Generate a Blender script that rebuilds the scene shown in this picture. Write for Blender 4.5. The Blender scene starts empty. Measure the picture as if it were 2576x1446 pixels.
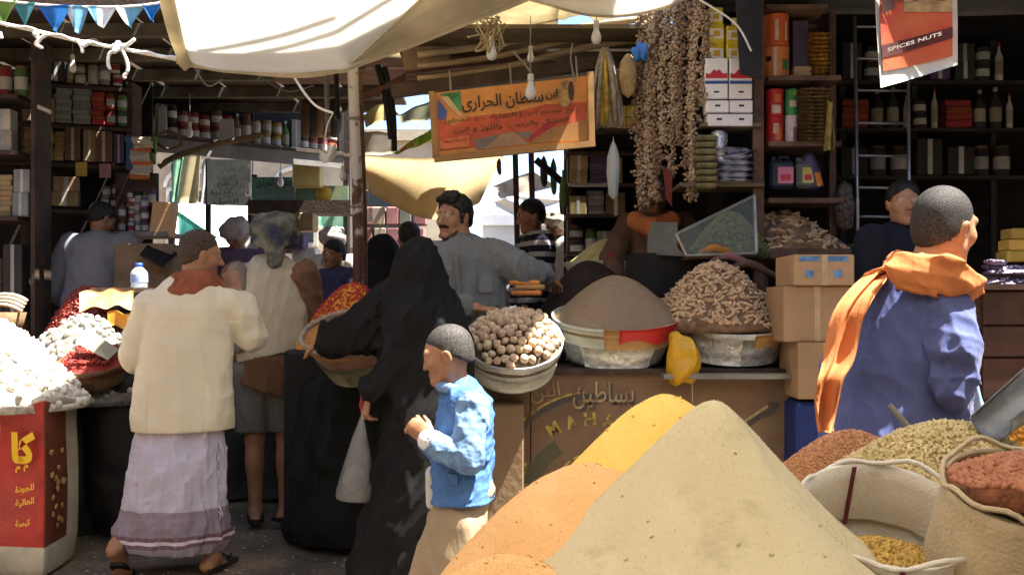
import bpy, bmesh, math, random
import numpy as np
from mathutils import Matrix, Vector, Euler
random.seed(7); RNG = np.random.default_rng(7)
SC = bpy.context.scene
COL = SC.collection
R = math.radians
# ------------------------------------------------------------------ camera
cam_d = bpy.data.cameras.new('camera'); cam = bpy.data.objects.new('camera', cam_d); COL.objects.link(cam)
cam_d.lens = 36; cam_d.sensor_width = 36; cam_d.shift_y = 52/2576; cam_d.clip_end = 500; cam_d.clip_start = .05
cam.location = (0, 0, 1.31); cam.rotation_euler = (R(90), 0, 0)
SC.camera = cam
# ------------------------------------------------------------------ sky, sun, exposure
SUN = Vector((.44, -.09, 1.0)).normalized()
w = bpy.data.worlds.new('World'); SC.world = w; w.use_nodes = True
nt = w.node_tree; bg = nt.nodes['Background']
sky = nt.nodes.new('ShaderNodeTexSky'); sky.sky_type = 'NISHITA'; sky.sun_disc = False
sky.sun_elevation = math.asin(SUN.z); sky.sun_rotation = math.atan2(SUN.x, SUN.y); sky.altitude = 2200; sky.dust_density = 5.0; sky.air_density = .8
nt.links.new(sky.outputs[0], bg.inputs[0]); bg.inputs[1].default_value = .085
sl = bpy.data.lights.new('sun', 'SUN'); sl.energy = 5.0; sl.angle = R(.5); sl.color = (1, .94, .83)
so = bpy.data.objects.new('sun', sl); COL.objects.link(so); so.rotation_euler = SUN.to_track_quat('Z', 'Y').to_euler(); so.location = (3, 4, 12)
SC.view_settings.view_transform = 'Standard'; SC.view_settings.look = 'None'
SC.view_settings.gamma = 1; SC.view_settings.exposure = 2.6; SC.view_settings.use_curve_mapping = False
SC.render.engine = 'CYCLES'
SC.cycles.use_denoising = True; SC.cycles.max_bounces = 8; SC.cycles.diffuse_bounces = 5; SC.cycles.transmission_bounces = 6
SC.cycles.transparent_max_bounces = 8; SC.cycles.sample_clamp_indirect = 6

# ------------------------------------------------------------------ helpers: pixels of the 2576 px wide view to metres
def P(px, py, Y): return np.array(((px-1288)/2576*Y, Y, 1.31-(py-775)/2576*Y))
def U(n, Y): return n*Y/2576
def nrm(v): v = np.asarray(v, float); return v/max(np.linalg.norm(v), 1e-9)
def rotz(a): c, s = math.cos(a), math.sin(a); return np.array(((c, -s, 0), (s, c, 0), (0, 0, 1.)))
def rotx(a): c, s = math.cos(a), math.sin(a); return np.array(((1., 0, 0), (0, c, -s), (0, s, c)))
def roty(a): c, s = math.cos(a), math.sin(a); return np.array(((c, 0, s), (0, 1., 0), (-s, 0, c)))

# ------------------------------------------------------------------ helpers: materials
MATS = {}
def lin(c):
    if isinstance(c, str): c = [int(c[i:i+2], 16)/255 for i in (0, 2, 4)]
    else: return tuple(c)
    return tuple(((x+.055)/1.055)**2.4 if x > .04045 else x/12.92 for x in c)
def M(name, col, rough=.75, var=.18, scale=6, bump=0., bscale=40, metal=0, spec=.3, col2=None, rnd=0., trans=0., stretch=None, dirt=0., emit=None, detail=4, lo=.3, hi=.7, sheen=0):
    if name in MATS: return MATS[name]
    m = bpy.data.materials.new(name); m.use_nodes = True; MATS[name] = m
    t = m.node_tree; N = t.nodes; L = t.links; b = N['Principled BSDF']; out = N['Material Output']
    c = lin(col); c2 = lin(col2) if col2 is not None else tuple(max(0, x*(1-2*var)) for x in c)
    if col2 is None: c = tuple(min(1, x*(1+var*.6)) for x in c)
    tc = N.new('ShaderNodeTexCoord'); mp = N.new('ShaderNodeMapping'); L.new(tc.outputs['Object'], mp.inputs[0])
    if stretch: mp.inputs['Scale'].default_value = stretch
    no = N.new('ShaderNodeTexNoise'); no.inputs['Scale'].default_value = scale; no.inputs['Detail'].default_value = detail; no.inputs['Roughness'].default_value = .62
    L.new(mp.outputs[0], no.inputs['Vector'])
    cr = N.new('ShaderNodeValToRGB'); cr.color_ramp.elements[0].position = lo; cr.color_ramp.elements[1].position = hi
    cr.color_ramp.elements[0].color = (*c2, 1); cr.color_ramp.elements[1].color = (*c, 1); L.new(no.outputs[0], cr.inputs[0])
    src = cr.outputs[0]
    if rnd:
        oi = N.new('ShaderNodeObjectInfo'); hs = N.new('ShaderNodeHueSaturation')
        mr = N.new('ShaderNodeMapRange'); mr.inputs[3].default_value = 1-rnd; mr.inputs[4].default_value = 1+rnd; L.new(oi.outputs['Random'], mr.inputs[0]); L.new(mr.outputs[0], hs.inputs['Value'])
        mr2 = N.new('ShaderNodeMapRange'); mr2.inputs[3].default_value = .5-rnd*.08; mr2.inputs[4].default_value = .5+rnd*.08
        ml = N.new('ShaderNodeMath'); ml.operation = 'FRACT'; mm = N.new('ShaderNodeMath'); mm.operation = 'MULTIPLY'; mm.inputs[1].default_value = 37.7
        L.new(oi.outputs['Random'], mm.inputs[0]); L.new(mm.outputs[0], ml.inputs[0]); L.new(ml.outputs[0], mr2.inputs[0]); L.new(mr2.outputs[0], hs.inputs['Hue'])
        L.new(src, hs.inputs['Color']); src = hs.outputs[0]
    if dirt:
        n2 = N.new('ShaderNodeTexNoise'); n2.inputs['Scale'].default_value = 2.3; n2.inputs['Detail'].default_value = 6; L.new(tc.outputs['Object'], n2.inputs['Vector'])
        r2 = N.new('ShaderNodeMapRange'); r2.inputs[1].default_value = .48; r2.inputs[2].default_value = .72; r2.inputs[4].default_value = dirt; L.new(n2.outputs[0], r2.inputs[0])
        mx = N.new('ShaderNodeMix'); mx.data_type = 'RGBA'; mx.inputs['B'].default_value = (.06, .045, .03, 1); L.new(r2.outputs[0], mx.inputs['Factor']); L.new(src, mx.inputs['A']); src = mx.outputs['Result']
    L.new(src, b.inputs['Base Color'])
    b.inputs['Roughness'].default_value = rough; b.inputs['Metallic'].default_value = metal; b.inputs['Specular IOR Level'].default_value = spec
    if sheen: b.inputs['Sheen Weight'].default_value = sheen
    if bump:
        nb = N.new('ShaderNodeTexNoise'); nb.inputs['Scale'].default_value = bscale; nb.inputs['Detail'].default_value = 5; L.new(mp.outputs[0], nb.inputs['Vector'])
        bp = N.new('ShaderNodeBump'); bp.inputs['Strength'].default_value = min(1, bump); bp.inputs['Distance'].default_value = .01*max(1, bump); L.new(nb.outputs[0], bp.inputs['Height']); L.new(bp.outputs[0], b.inputs['Normal'])
    if emit: b.inputs['Emission Color'].default_value = (*lin(emit[0]), 1); b.inputs['Emission Strength'].default_value = emit[1]
    if trans:
        tr = N.new('ShaderNodeBsdfTranslucent'); L.new(src, tr.inputs[0]); ms = N.new('ShaderNodeMixShader'); ms.inputs[0].default_value = trans
        L.new(b.outputs[0], ms.inputs[1]); L.new(tr.outputs[0], ms.inputs[2]); L.new(ms.outputs[0], out.inputs[0])
    return m
def Mnode(name, fn, rough=.8, spec=.3, metal=0):
    """material whose colour is built by fn(N, L, texcoord) -> colour socket"""
    if name in MATS: return MATS[name]
    m = bpy.data.materials.new(name); m.use_nodes = True; MATS[name] = m
    t = m.node_tree; b = t.nodes['Principled BSDF']; tc = t.nodes.new('ShaderNodeTexCoord')
    t.links.new(fn(t.nodes, t.links, tc), b.inputs['Base Color']); b.inputs['Roughness'].default_value = rough; b.inputs['Specular IOR Level'].default_value = spec; b.inputs['Metallic'].default_value = metal
    return m
def Mglass(name, col=(.9, .95, .95), alpha=.25, rough=.1):
    if name in MATS: return MATS[name]
    m = bpy.data.materials.new(name); m.use_nodes = True; MATS[name] = m
    t = m.node_tree; b = t.nodes['Principled BSDF']; b.inputs['Base Color'].default_value = (*col, 1); b.inputs['Roughness'].default_value = rough; b.inputs['Alpha'].default_value = alpha
    return m

# ------------------------------------------------------------------ helpers: mesh primitives, each returns (V, F)
def rawmesh(name, V, F, mat=None, smooth=False, midx=None):
    me = bpy.data.meshes.new(name); V = np.asarray(V, np.float32)
    if isinstance(F, np.ndarray):
        k = F.shape[1]; me.vertices.add(len(V)); me.vertices.foreach_set('co', V.ravel()); me.loops.add(F.size); me.loops.foreach_set('vertex_index', F.astype(np.int32).ravel())
        me.polygons.add(len(F)); me.polygons.foreach_set('loop_start', np.arange(0, F.size, k, dtype=np.int32))
        try: me.polygons.foreach_set('loop_total', np.full(len(F), k, np.int32))
        except Exception: pass
        me.update(calc_edges=True); me.validate()
    else: me.from_pydata([tuple(map(float, v)) for v in V], [], [tuple(map(int, f)) for f in F]); me.update()
    for mm in (mat if isinstance(mat, (list, tuple)) else [mat]):
        if mm: me.materials.append(mm)
    if midx is not None: me.polygons.foreach_set('material_index', np.asarray(midx, np.int32))
    if smooth: me.polygons.foreach_set('use_smooth', np.ones(len(me.polygons), bool))
    return me
def link(name, me, parent=None, loc=(0, 0, 0), rot=None):
    o = bpy.data.objects.new(name, me); COL.objects.link(o); o.location = tuple(map(float, loc))
    if rot is not None: o.rotation_euler = rot
    if parent is not None: o.parent = parent
    return o
def tag(o, label=None, cat=None, group=None, kind=None):
    if label: o['label'] = label
    if cat: o['category'] = cat
    if group: o['group'] = group
    if kind: o['kind'] = kind
    return o
def base_of(V): V = np.asarray(V); lo, hi = V.min(0), V.max(0); return np.array(((lo[0]+hi[0])/2, (lo[1]+hi[1])/2, lo[2]))
def thing(name, label, cat, loc, group=None):
    return tag(link(name, None, None, loc), label, cat, group)
def part(par, name, VF, mat, smooth=False, midx=None, kind=None, label=None):
    V, F = VF[0], VF[1]; acc = np.zeros(3); q = par
    while q is not None: acc += np.array(q.location); q = q.parent
    o = link(name, rawmesh(name, np.asarray(V, float)-acc, F, mat, smooth, midx), par)
    if kind: o['kind'] = kind
    if label: o['label'] = label
    return o
def solo(name, VF, mat, label=None, cat=None, group=None, kind=None, smooth=False, midx=None):
    V = np.asarray(VF[0], float); b = base_of(V)
    return tag(link(name, rawmesh(name, V-b, VF[1], mat, smooth, midx), None, b), label, cat, group, kind)
def join(*vfs):
    V, F, n = [], [], 0
    for v, f in vfs:
        v = np.asarray(v, float); V.append(v); F += [tuple(int(i)+n for i in q) for q in f]; n += len(v)
    return np.vstack(V), F
def xf(VF, loc=(0, 0, 0), rot=None, sc=1): 
    V = np.asarray(VF[0], float)*np.asarray(sc)
    if rot is not None: V = V @ np.asarray(rot).T
    return V+np.asarray(loc), VF[1]
def box(c, s, rot=None, ch=0.):
    """box centred at c with full sizes s; ch = edge chamfer"""
    s = np.asarray(s, float)/2
    if ch <= 0:
        V = np.array([(x, y, z) for x in (-1, 1) for y in (-1, 1) for z in (-1, 1)], float)*s
        F = [(0, 1, 3, 2), (4, 6, 7, 5), (0, 4, 5, 1), (2, 3, 7, 6), (0, 2, 6, 4), (1, 5, 7, 3)]
    else:
        bm = bmesh.new(); bmesh.ops.create_cube(bm, size=2)
        for v in bm.verts: v.co = Vector(v.co[i]*s[i] for i in range(3))
        bmesh.ops.bevel(bm, geom=bm.edges[:], offset=min(ch, min(s)*.9), segments=1, affect='EDGES')
        bm.verts.index_update(); V = np.array([v.co[:] for v in bm.verts]); F = [tuple(v.index for v in f.verts) for f in bm.faces]; bm.free()
    if rot is not None: V = V @ np.asarray(rot).T
    return V+np.asarray(c, float), F
def quadbox(A, B, C, D, t):
    """slab on the quad A B C D (any plane), thickness t along its normal"""
    A, B, C, D = map(np.asarray, (A, B, C, D)); n = nrm(np.cross(B-A, D-A))*t/2
    V = np.array([A-n, B-n, C-n, D-n, A+n, B+n, C+n, D+n]); return V, [(3, 2, 1, 0), (4, 5, 6, 7), (0, 1, 5, 4), (1, 2, 6, 5), (2, 3, 7, 6), (3, 0, 4, 7)]
def beam(a, b, w, h=None, up=(0, 0, 1)):
    a, b = np.asarray(a, float), np.asarray(b, float); h = h or w; d = nrm(b-a); u = np.cross(d, up)
    if np.linalg.norm(u) < 1e-4: u = np.array((1., 0, 0))
    u = nrm(u); v = np.cross(u, d); V = [p+sx*u*w/2+sy*v*h/2 for p in (a, b) for sx, sy in ((-1, -1), (1, -1), (1, 1), (-1, 1))]
    return np.array(V), [(0, 1, 2, 3), (7, 6, 5, 4), (0, 4, 5, 1), (1, 5, 6, 2), (2, 6, 7, 3), (3, 7, 4, 0)]
def tube(pts, r, n=8, cap=True):
    pts = np.asarray(pts, float); k = len(pts); r = np.broadcast_to(np.asarray(r, float), (k,)); V = []
    T = np.gradient(pts, axis=0); ref = np.array((0, 0, 1.)) if abs(nrm(T[0])[2]) < .9 else np.array((1., 0, 0)); u = nrm(np.cross(T[0], ref))
    for i in range(k):
        t = nrm(T[i]); u = nrm(u-t*np.dot(u, t)); v = np.cross(t, u)
        for j in range(n): a = 2*math.pi*j/n; V.append(pts[i]+r[i]*(math.cos(a)*u+math.sin(a)*v))
    F = [(i*n+j, i*n+(j+1) % n, (i+1)*n+(j+1) % n, (i+1)*n+j) for i in range(k-1) for j in range(n)]
    if cap: F += [tuple(range(n))[::-1], tuple((k-1)*n+j for j in range(n))]
    return np.array(V), F
def spline(pts, n=24):
    pts = np.asarray(pts, float); k = len(pts); out = []
    for s in np.linspace(0, k-1, n):
        i = min(int(s), k-2); t = s-i; p0, p1, p2, p3 = pts[max(i-1, 0)], pts[i], pts[i+1], pts[min(i+2, k-1)]
        out.append(.5*(2*p1+(p2-p0)*t+(2*p0-5*p1+4*p2-p3)*t*t+(3*p1-p0-3*p2+p3)*t**3))
    return np.array(out)
def lathe(prof, n=24, c=(0, 0, 0), rot=None, cap=True, sq=None, jit=0, seed=0):
    """profile [(r, z)...] turned about z; sq = (sx, sy); jit = relative radial noise"""
    rg = np.random.default_rng(seed); V = []; sx, sy = sq or (1, 1); ph = rg.uniform(0, 6.28, 6)
    for i, (r, z) in enumerate(prof):
        for j in range(n):
            a = 2*math.pi*j/n; q = r*(1+jit*(math.sin(3*a+ph[0]+i*.7)*.4+math.sin(7*a+ph[1]-i*1.1)*.3+math.sin(13*a+ph[2]+i*2.3)*.3)); V.append((q*math.cos(a)*sx, q*math.sin(a)*sy, z))
    k = len(prof); F = [(i*n+j, i*n+(j+1) % n, (i+1)*n+(j+1) % n, (i+1)*n+j) for i in range(k-1) for j in range(n)]
    if cap:
        if prof[0][0] > 1e-4: F.append(tuple(range(n))[::-1])
        if prof[-1][0] > 1e-4: F.append(tuple((k-1)*n+j for j in range(n)))
    V = np.array(V)
    if rot is not None: V = V @ np.asarray(rot).T
    return V+np.asarray(c, float), F
def sheet(fn, nu, nv, thick=0.):
    """grid surface fn(u, v) -> point, u, v in 0..1; thick > 0 makes a closed slab"""
    V = [np.asarray(fn(i/(nu-1), j/(nv-1)), float) for i in range(nu) for j in range(nv)]
    F = [(i*nv+j, (i+1)*nv+j, (i+1)*nv+j+1, i*nv+j+1) for i in range(nu-1) for j in range(nv-1)]
    V = np.array(V)
    if thick:
        G = V.reshape(nu, nv, 3); du = np.gradient(G, axis=0); dv = np.gradient(G, axis=1); n = np.cross(du, dv); n /= np.maximum(np.linalg.norm(n, axis=2, keepdims=True), 1e-9)
        B = (G-n*thick).reshape(-1, 3); m = len(V); V = np.vstack([V, B]); F += [tuple(i+m for i in f[::-1]) for f in F]
        rim = [i*nv for i in range(nu)]+[(nu-1)*nv+j for j in range(1, nv)]+[i*nv+nv-1 for i in range(nu-2, -1, -1)]+[j for j in range(nv-2, 0, -1)]
        F += [(rim[i], rim[(i+1) % len(rim)], rim[(i+1) % len(rim)]+m, rim[i]+m) for i in range(len(rim))]
    return V, F
def blob(n=2, r=(1, 1, 1), jit=0., seed=0):
    bm = bmesh.new(); bmesh.ops.create_icosphere(bm, subdivisions=n, radius=1); rg = np.random.default_rng(seed)
    V = np.array([v.co[:] for v in bm.verts]); F = [tuple(v.index for v in f.verts) for f in bm.faces]; bm.free()
    if jit:
        d = rg.normal(size=(5, 3)); ph = rg.uniform(0, 6.28, 5); V = V*(1+jit*sum(np.sin(V @ d[i]*2.2+ph[i]) for i in range(5))/2.2)[:, None]
    return V*np.asarray(r), F
def randrot(n):
    q = RNG.normal(size=(n, 4)); q /= np.linalg.norm(q, axis=1, keepdims=True); a, b, c, d = q.T
    return np.stack([np.stack([1-2*(c*c+d*d), 2*(b*c-a*d), 2*(b*d+a*c)], -1), np.stack([2*(b*c+a*d), 1-2*(b*b+d*d), 2*(c*d-a*b)], -1), np.stack([2*(b*d-a*c), 2*(c*d+a*b), 1-2*(b*b+c*c)], -1)], 1)
def tile(VF, pos, rots=None, sc=None):
    """many copies of a triangle/quad template in one mesh"""
    V = np.asarray(VF[0], float); F = np.array([f for f in VF[1]]); pos = np.asarray(pos, float); n = len(pos)
    sc = np.ones(n) if sc is None else np.asarray(sc); W = V[None]*(sc[:, None, None] if sc.ndim == 1 else sc[:, None, :])
    if rots is not None: W = np.einsum('nij,nkj->nki', rots, W)
    W = W+pos[:, None]; return W.reshape(-1, 3), (F[None]+(np.arange(n)*len(V))[:, None, None]).reshape(-1, F.shape[1])
def copy_tree(o, loc=None, rot=None, scale=None, **kw):
    def rec(x, par):
        y = x.copy(); COL.objects.link(y); y.parent = par
        for ch in x.children: rec(ch, y)
        return y
    c = rec(o, None)
    if loc is not None: c.location = tuple(map(float, loc))
    if rot is not None: c.rotation_euler = rot
    if scale is not None: c.scale = scale if hasattr(scale, '__len__') else (scale,)*3
    return tag(c, **kw)
class Kind:
    """a repeated thing: first place() uses the original, later ones copy it with its parts"""
    def __init__(self, o): self.o = o; self.used = False
    def place(self, loc, rot=None, scale=None, **kw):
        if not self.used:
            self.used = True; o = self.o; o.location = tuple(map(float, loc))
            if rot is not None: o.rotation_euler = rot
            if scale is not None: o.scale = scale if hasattr(scale, '__len__') else (scale,)*3
            return tag(o, **kw)
        return copy_tree(self.o, loc, rot, scale, **kw)

# ------------------------------------------------------------------ helpers: lettering (flat print)
_AR = {'ا': (0xFE8D, 2), 'ب': (0xFE8F, 4), 'ة': (0xFE93, 2), 'ت': (0xFE95, 4), 'ث': (0xFE99, 4), 'ج': (0xFE9D, 4), 'ح': (0xFEA1, 4), 'خ': (0xFEA5, 4), 'د': (0xFEA9, 2), 'ذ': (0xFEAB, 2), 'ر': (0xFEAD, 2), 'ز': (0xFEAF, 2), 'س': (0xFEB1, 4), 'ش': (0xFEB5, 4), 'ص': (0xFEB9, 4), 'ض': (0xFEBD, 4), 'ط': (0xFEC1, 4), 'ع': (0xFEC9, 4), 'غ': (0xFECD, 4), 'ف': (0xFED1, 4), 'ق': (0xFED5, 4), 'ك': (0xFED9, 4), 'ل': (0xFEDD, 4), 'م': (0xFEE1, 4), 'ن': (0xFEE5, 4), 'ه': (0xFEE9, 4), 'و': (0xFEED, 2), 'ى': (0xFEEF, 2), 'ي': (0xFEF1, 4)}
def ar(t):
    out = []
    for i, ch in enumerate(t):
        if ch not in _AR: out.append(ch); continue
        b, n = _AR[ch]; pv = i > 0 and t[i-1] in _AR and _AR[t[i-1]][1] == 4; nx = i+1 < len(t) and t[i+1] in _AR and n == 4
        out.append(chr(b+{(0, 0): 0, (1, 0): 1, (0, 1): 2, (1, 1): 3}[(int(pv), int(nx))]))
    return ''.join(reversed(out))
def text_vf(body, bold=0.):
    """lettering as a flat mesh in x (right) / z (up), normalised: width 1, returns V, F, height"""
    c = bpy.data.curves.new('lettering', 'FONT'); c.body = body; c.resolution_u = 3; c.offset = bold
    o = bpy.data.objects.new('lettering', c); COL.objects.link(o); dg = bpy.context.evaluated_depsgraph_get(); me = bpy.data.meshes.new_from_object(o.evaluated_get(dg))
    V = np.array([v.co[:] for v in me.vertices]); F = [tuple(p.vertices) for p in me.polygons]
    bpy.data.objects.remove(o); bpy.data.curves.remove(c); bpy.data.meshes.remove(me)
    lo, hi = V.min(0), V.max(0); W = (V-lo)/(hi[0]-lo[0]); return np.stack([W[:, 0], W[:, 1]*0, W[:, 1]], 1), F, (hi[1]-lo[1])/(hi[0]-lo[0])
def text_on(o, wd, ht, origin, ex, ez, body, mat, name='lettering', bold=0., off=.004, kind=None):
    """print body on a panel: origin = lower-left corner, ex / ez = unit vectors, wd x ht metres"""
    V, F, a = text_vf(body, bold); ex, ez = nrm(ex), nrm(ez); n = nrm(np.cross(ex, ez)); W = np.asarray(origin)+V[:, :1]*ex*wd+V[:, 2:]*ez*(ht/a)+n*off
    return part(o, name, (W, F), mat, kind=kind)
# ------------------------------------------------------------------ helpers: smooth bodies and draped cloth (distance field turned into ONE mesh)
class Sdf:
    def __init__(s, h=.008): s.h = h; s.it = []; s.cuts = []; s.folds = []
    def add(s, fn, lo, hi, k, mat, op): s.it.append((fn, np.asarray(lo, float), np.asarray(hi, float), k, mat, op)); return s
    def cone(s, a, b, ra, rb, k=.02, mat=0, flat=None, op='u'):
        """tapered capsule; flat = (direction, factor) squashes it along that direction"""
        a, b = np.asarray(a, float), np.asarray(b, float); ba = b-a; l2 = max(ba @ ba, 1e-9); m = max(ra, rb)
        fv, ff = (nrm(flat[0]), flat[1]) if flat else (None, 1)
        def fn(x, y, z):
            px, py, pz = x-a[0], y-a[1], z-a[2]; t = np.clip((px*ba[0]+py*ba[1]+pz*ba[2])/l2, 0, 1)
            qx, qy, qz = px-t*ba[0], py-t*ba[1], pz-t*ba[2]; d2 = qx*qx+qy*qy+qz*qz
            if fv is not None: d2 = d2+(qx*fv[0]+qy*fv[1]+qz*fv[2])**2*(1/ff**2-1)
            return np.sqrt(d2)-(ra+(rb-ra)*t)
        return s.add(fn, np.minimum(a, b)-m, np.maximum(a, b)+m, k, mat, op)
    def ell(s, c, r, rot=None, k=.02, mat=0, op='u'):
        c, r = np.asarray(c, float), np.asarray(r, float); Rm = np.eye(3) if rot is None else np.asarray(rot, float); m = r.max()
        def fn(x, y, z):
            px, py, pz = x-c[0], y-c[1], z-c[2]; q = [Rm[0, i]*px+Rm[1, i]*py+Rm[2, i]*pz for i in range(3)]
            k0 = np.sqrt(sum((q[i]/r[i])**2 for i in range(3))); k1 = np.sqrt(sum((q[i]/r[i]**2)**2 for i in range(3)))
            return k0*(k0-1)/np.maximum(k1, 1e-6)
        return s.add(fn, c-m, c+m, k, mat, op)
    def chain(s, pts, rs, k=.02, mat=0, flat=None):
        for i in range(len(pts)-1): s.cone(pts[i], pts[i+1], rs[i], rs[i+1], k, mat, flat)
        return s
    def cut(s, p, n, jit=0.): s.cuts.append((np.asarray(p, float), nrm(n), jit)); return s       # keeps the side the normal points away from
    def fold(s, fn): s.folds.append(fn); return s                                    # fn(x, y, z) -> offset in metres
    def mesh(s):
        h = s.h; us = [i for i in s.it if i[5] == 'u']; lo = np.min([i[1] for i in us], 0)-3*h-.01; hi = np.max([i[2] for i in us], 0)+3*h+.01
        n = np.ceil((hi-lo)/h).astype(int)+1; D = np.full(n, .2, np.float32); B = np.full(n, 9., np.float32); Mt = np.zeros(n, np.int8)
        ax = [lo[i]+h*np.arange(n[i]) for i in range(3)]
        for fn, l, u, k, mat, op in s.it:
            i0 = np.maximum(((l-k-2*h-lo)/h).astype(int), 0); i1 = np.minimum(((u+k+2*h-lo)/h).astype(int)+2, n)
            if (i1 <= i0).any(): continue
            sl = tuple(slice(a, b) for a, b in zip(i0, i1)); x, y, z = ax[0][sl[0]][:, None, None], ax[1][sl[1]][None, :, None], ax[2][sl[2]][None, None, :]
            d = fn(x, y, z).astype(np.float32); o = D[sl]; kk = max(k, 1e-4)
            if op == 'u':
                g = np.clip(.5+.5*(o-d)/kk, 0, 1); D[sl] = o*(1-g)+d*g-kk*g*(1-g); b = d < B[sl]; Mt[sl] = np.where(b, mat, Mt[sl]); B[sl] = np.where(b, d, B[sl])
            else:
                g = np.clip(.5-.5*(o+d)/kk, 0, 1); D[sl] = o*(1-g)-d*g+kk*g*(1-g)
                if mat: Mt[sl] = np.where(d < h, mat, Mt[sl])
        x, y, z = ax[0][:, None, None], ax[1][None, :, None], ax[2][None, None, :]
        for f in s.folds: D = np.where(np.abs(D) < .08, D+f(x, y, z), D).astype(np.float32)
        for p, nn, jt in s.cuts: D = np.maximum(D, ((x-p[0])*nn[0]+(y-p[1])*nn[1]+(z-p[2])*nn[2]+(jt*(np.sin(x*310+z*140)+np.sin(y*270-x*190+z*80)+np.sin(z*350+y*120)) if jt else 0)).astype(np.float32))
        for a in range(3):
            e = [slice(None)]*3; e[a] = 0; D[tuple(e)] = .1; e[a] = -1; D[tuple(e)] = .1
        I = D < 0; c = [I[i:n[0]-1+i, j:n[1]-1+j, k:n[2]-1+k] for i in (0, 1) for j in (0, 1) for k in (0, 1)]
        cnt = sum(q.astype(np.int8) for q in c); act = (cnt > 0) & (cnt < 8); idx = np.full(act.shape, -1, np.int32); C = np.argwhere(act); idx[act] = np.arange(len(C))
        acc = np.zeros((len(C), 3)); num = np.zeros(len(C))
        cor = [(i, j, k) for i in (0, 1) for j in (0, 1) for k in (0, 1)]; val = {q: D[C[:, 0]+q[0], C[:, 1]+q[1], C[:, 2]+q[2]] for q in cor}
        for q in cor:
            for a in range(3):
                if q[a]: continue
                r = list(q); r[a] = 1; v0, v1 = val[q], val[tuple(r)]; cr = (v0 < 0) != (v1 < 0); t = np.where(cr, v0/np.where(cr, v0-v1, 1), 0)
                pt = np.tile(np.array(q, float), (len(C), 1)); pt[:, a] += t; acc[cr] += pt[cr]; num += cr
        V = lo+(C+acc/num[:, None])*h; F = []
        for a in range(3):
            b, cx = (a+1) % 3, (a+2) % 3; s0 = [slice(None)]*3; s1 = [slice(None)]*3; s0[a] = slice(0, -1); s1[a] = slice(1, None)
            A0, A1 = I[tuple(s0)], I[tuple(s1)]; E = np.argwhere(A0 != A1); E = E[(E[:, b] > 0) & (E[:, cx] > 0) & (E[:, b] < n[b]-1) & (E[:, cx] < n[cx]-1)]
            if not len(E): continue
            db, dc = np.zeros(3, int), np.zeros(3, int); db[b] = 1; dc[cx] = 1; g = lambda e: idx[e[:, 0], e[:, 1], e[:, 2]]
            q = np.stack([g(E-db-dc), g(E-dc), g(E), g(E-db)], 1); fl = ~A0[E[:, 0], E[:, 1], E[:, 2]]; q[fl] = q[fl][:, ::-1]; F.append(q)
        F = np.vstack(F); F = F[(F >= 0).all(1)]; vm = Mt[C[:, 0], C[:, 1], C[:, 2]]; return V, F, vm[F[:, 0]]
def crease(amp, freq, seed, dirv=(0, 0, 1), squash=.3):
    """cloth folds: warped sine waves, long along dirv"""
    rg = np.random.default_rng(seed); W = []
    dv = nrm(dirv); 
    for i in range(5):
        v = rg.normal(size=3); v = v-dv*(v @ dv)*(1-squash); W.append((nrm(v)*freq*rg.uniform(.6, 1.7), rg.uniform(0, 6.28), rg.uniform(.5, 1), rg.normal(size=3)*freq*.35))
    def f(x, y, z):
        o = 0
        for v, ph, a, wv in W:
            wp = 1.3*np.sin(x*wv[0]+y*wv[1]+z*wv[2]+ph*2); o = o-a*((1-np.abs(np.sin((x*v[0]+y*v[1]+z*v[2]+ph+wp)*.5)))**1.6*2.2-.22)
        return o*amp/2.2
    return f

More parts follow.
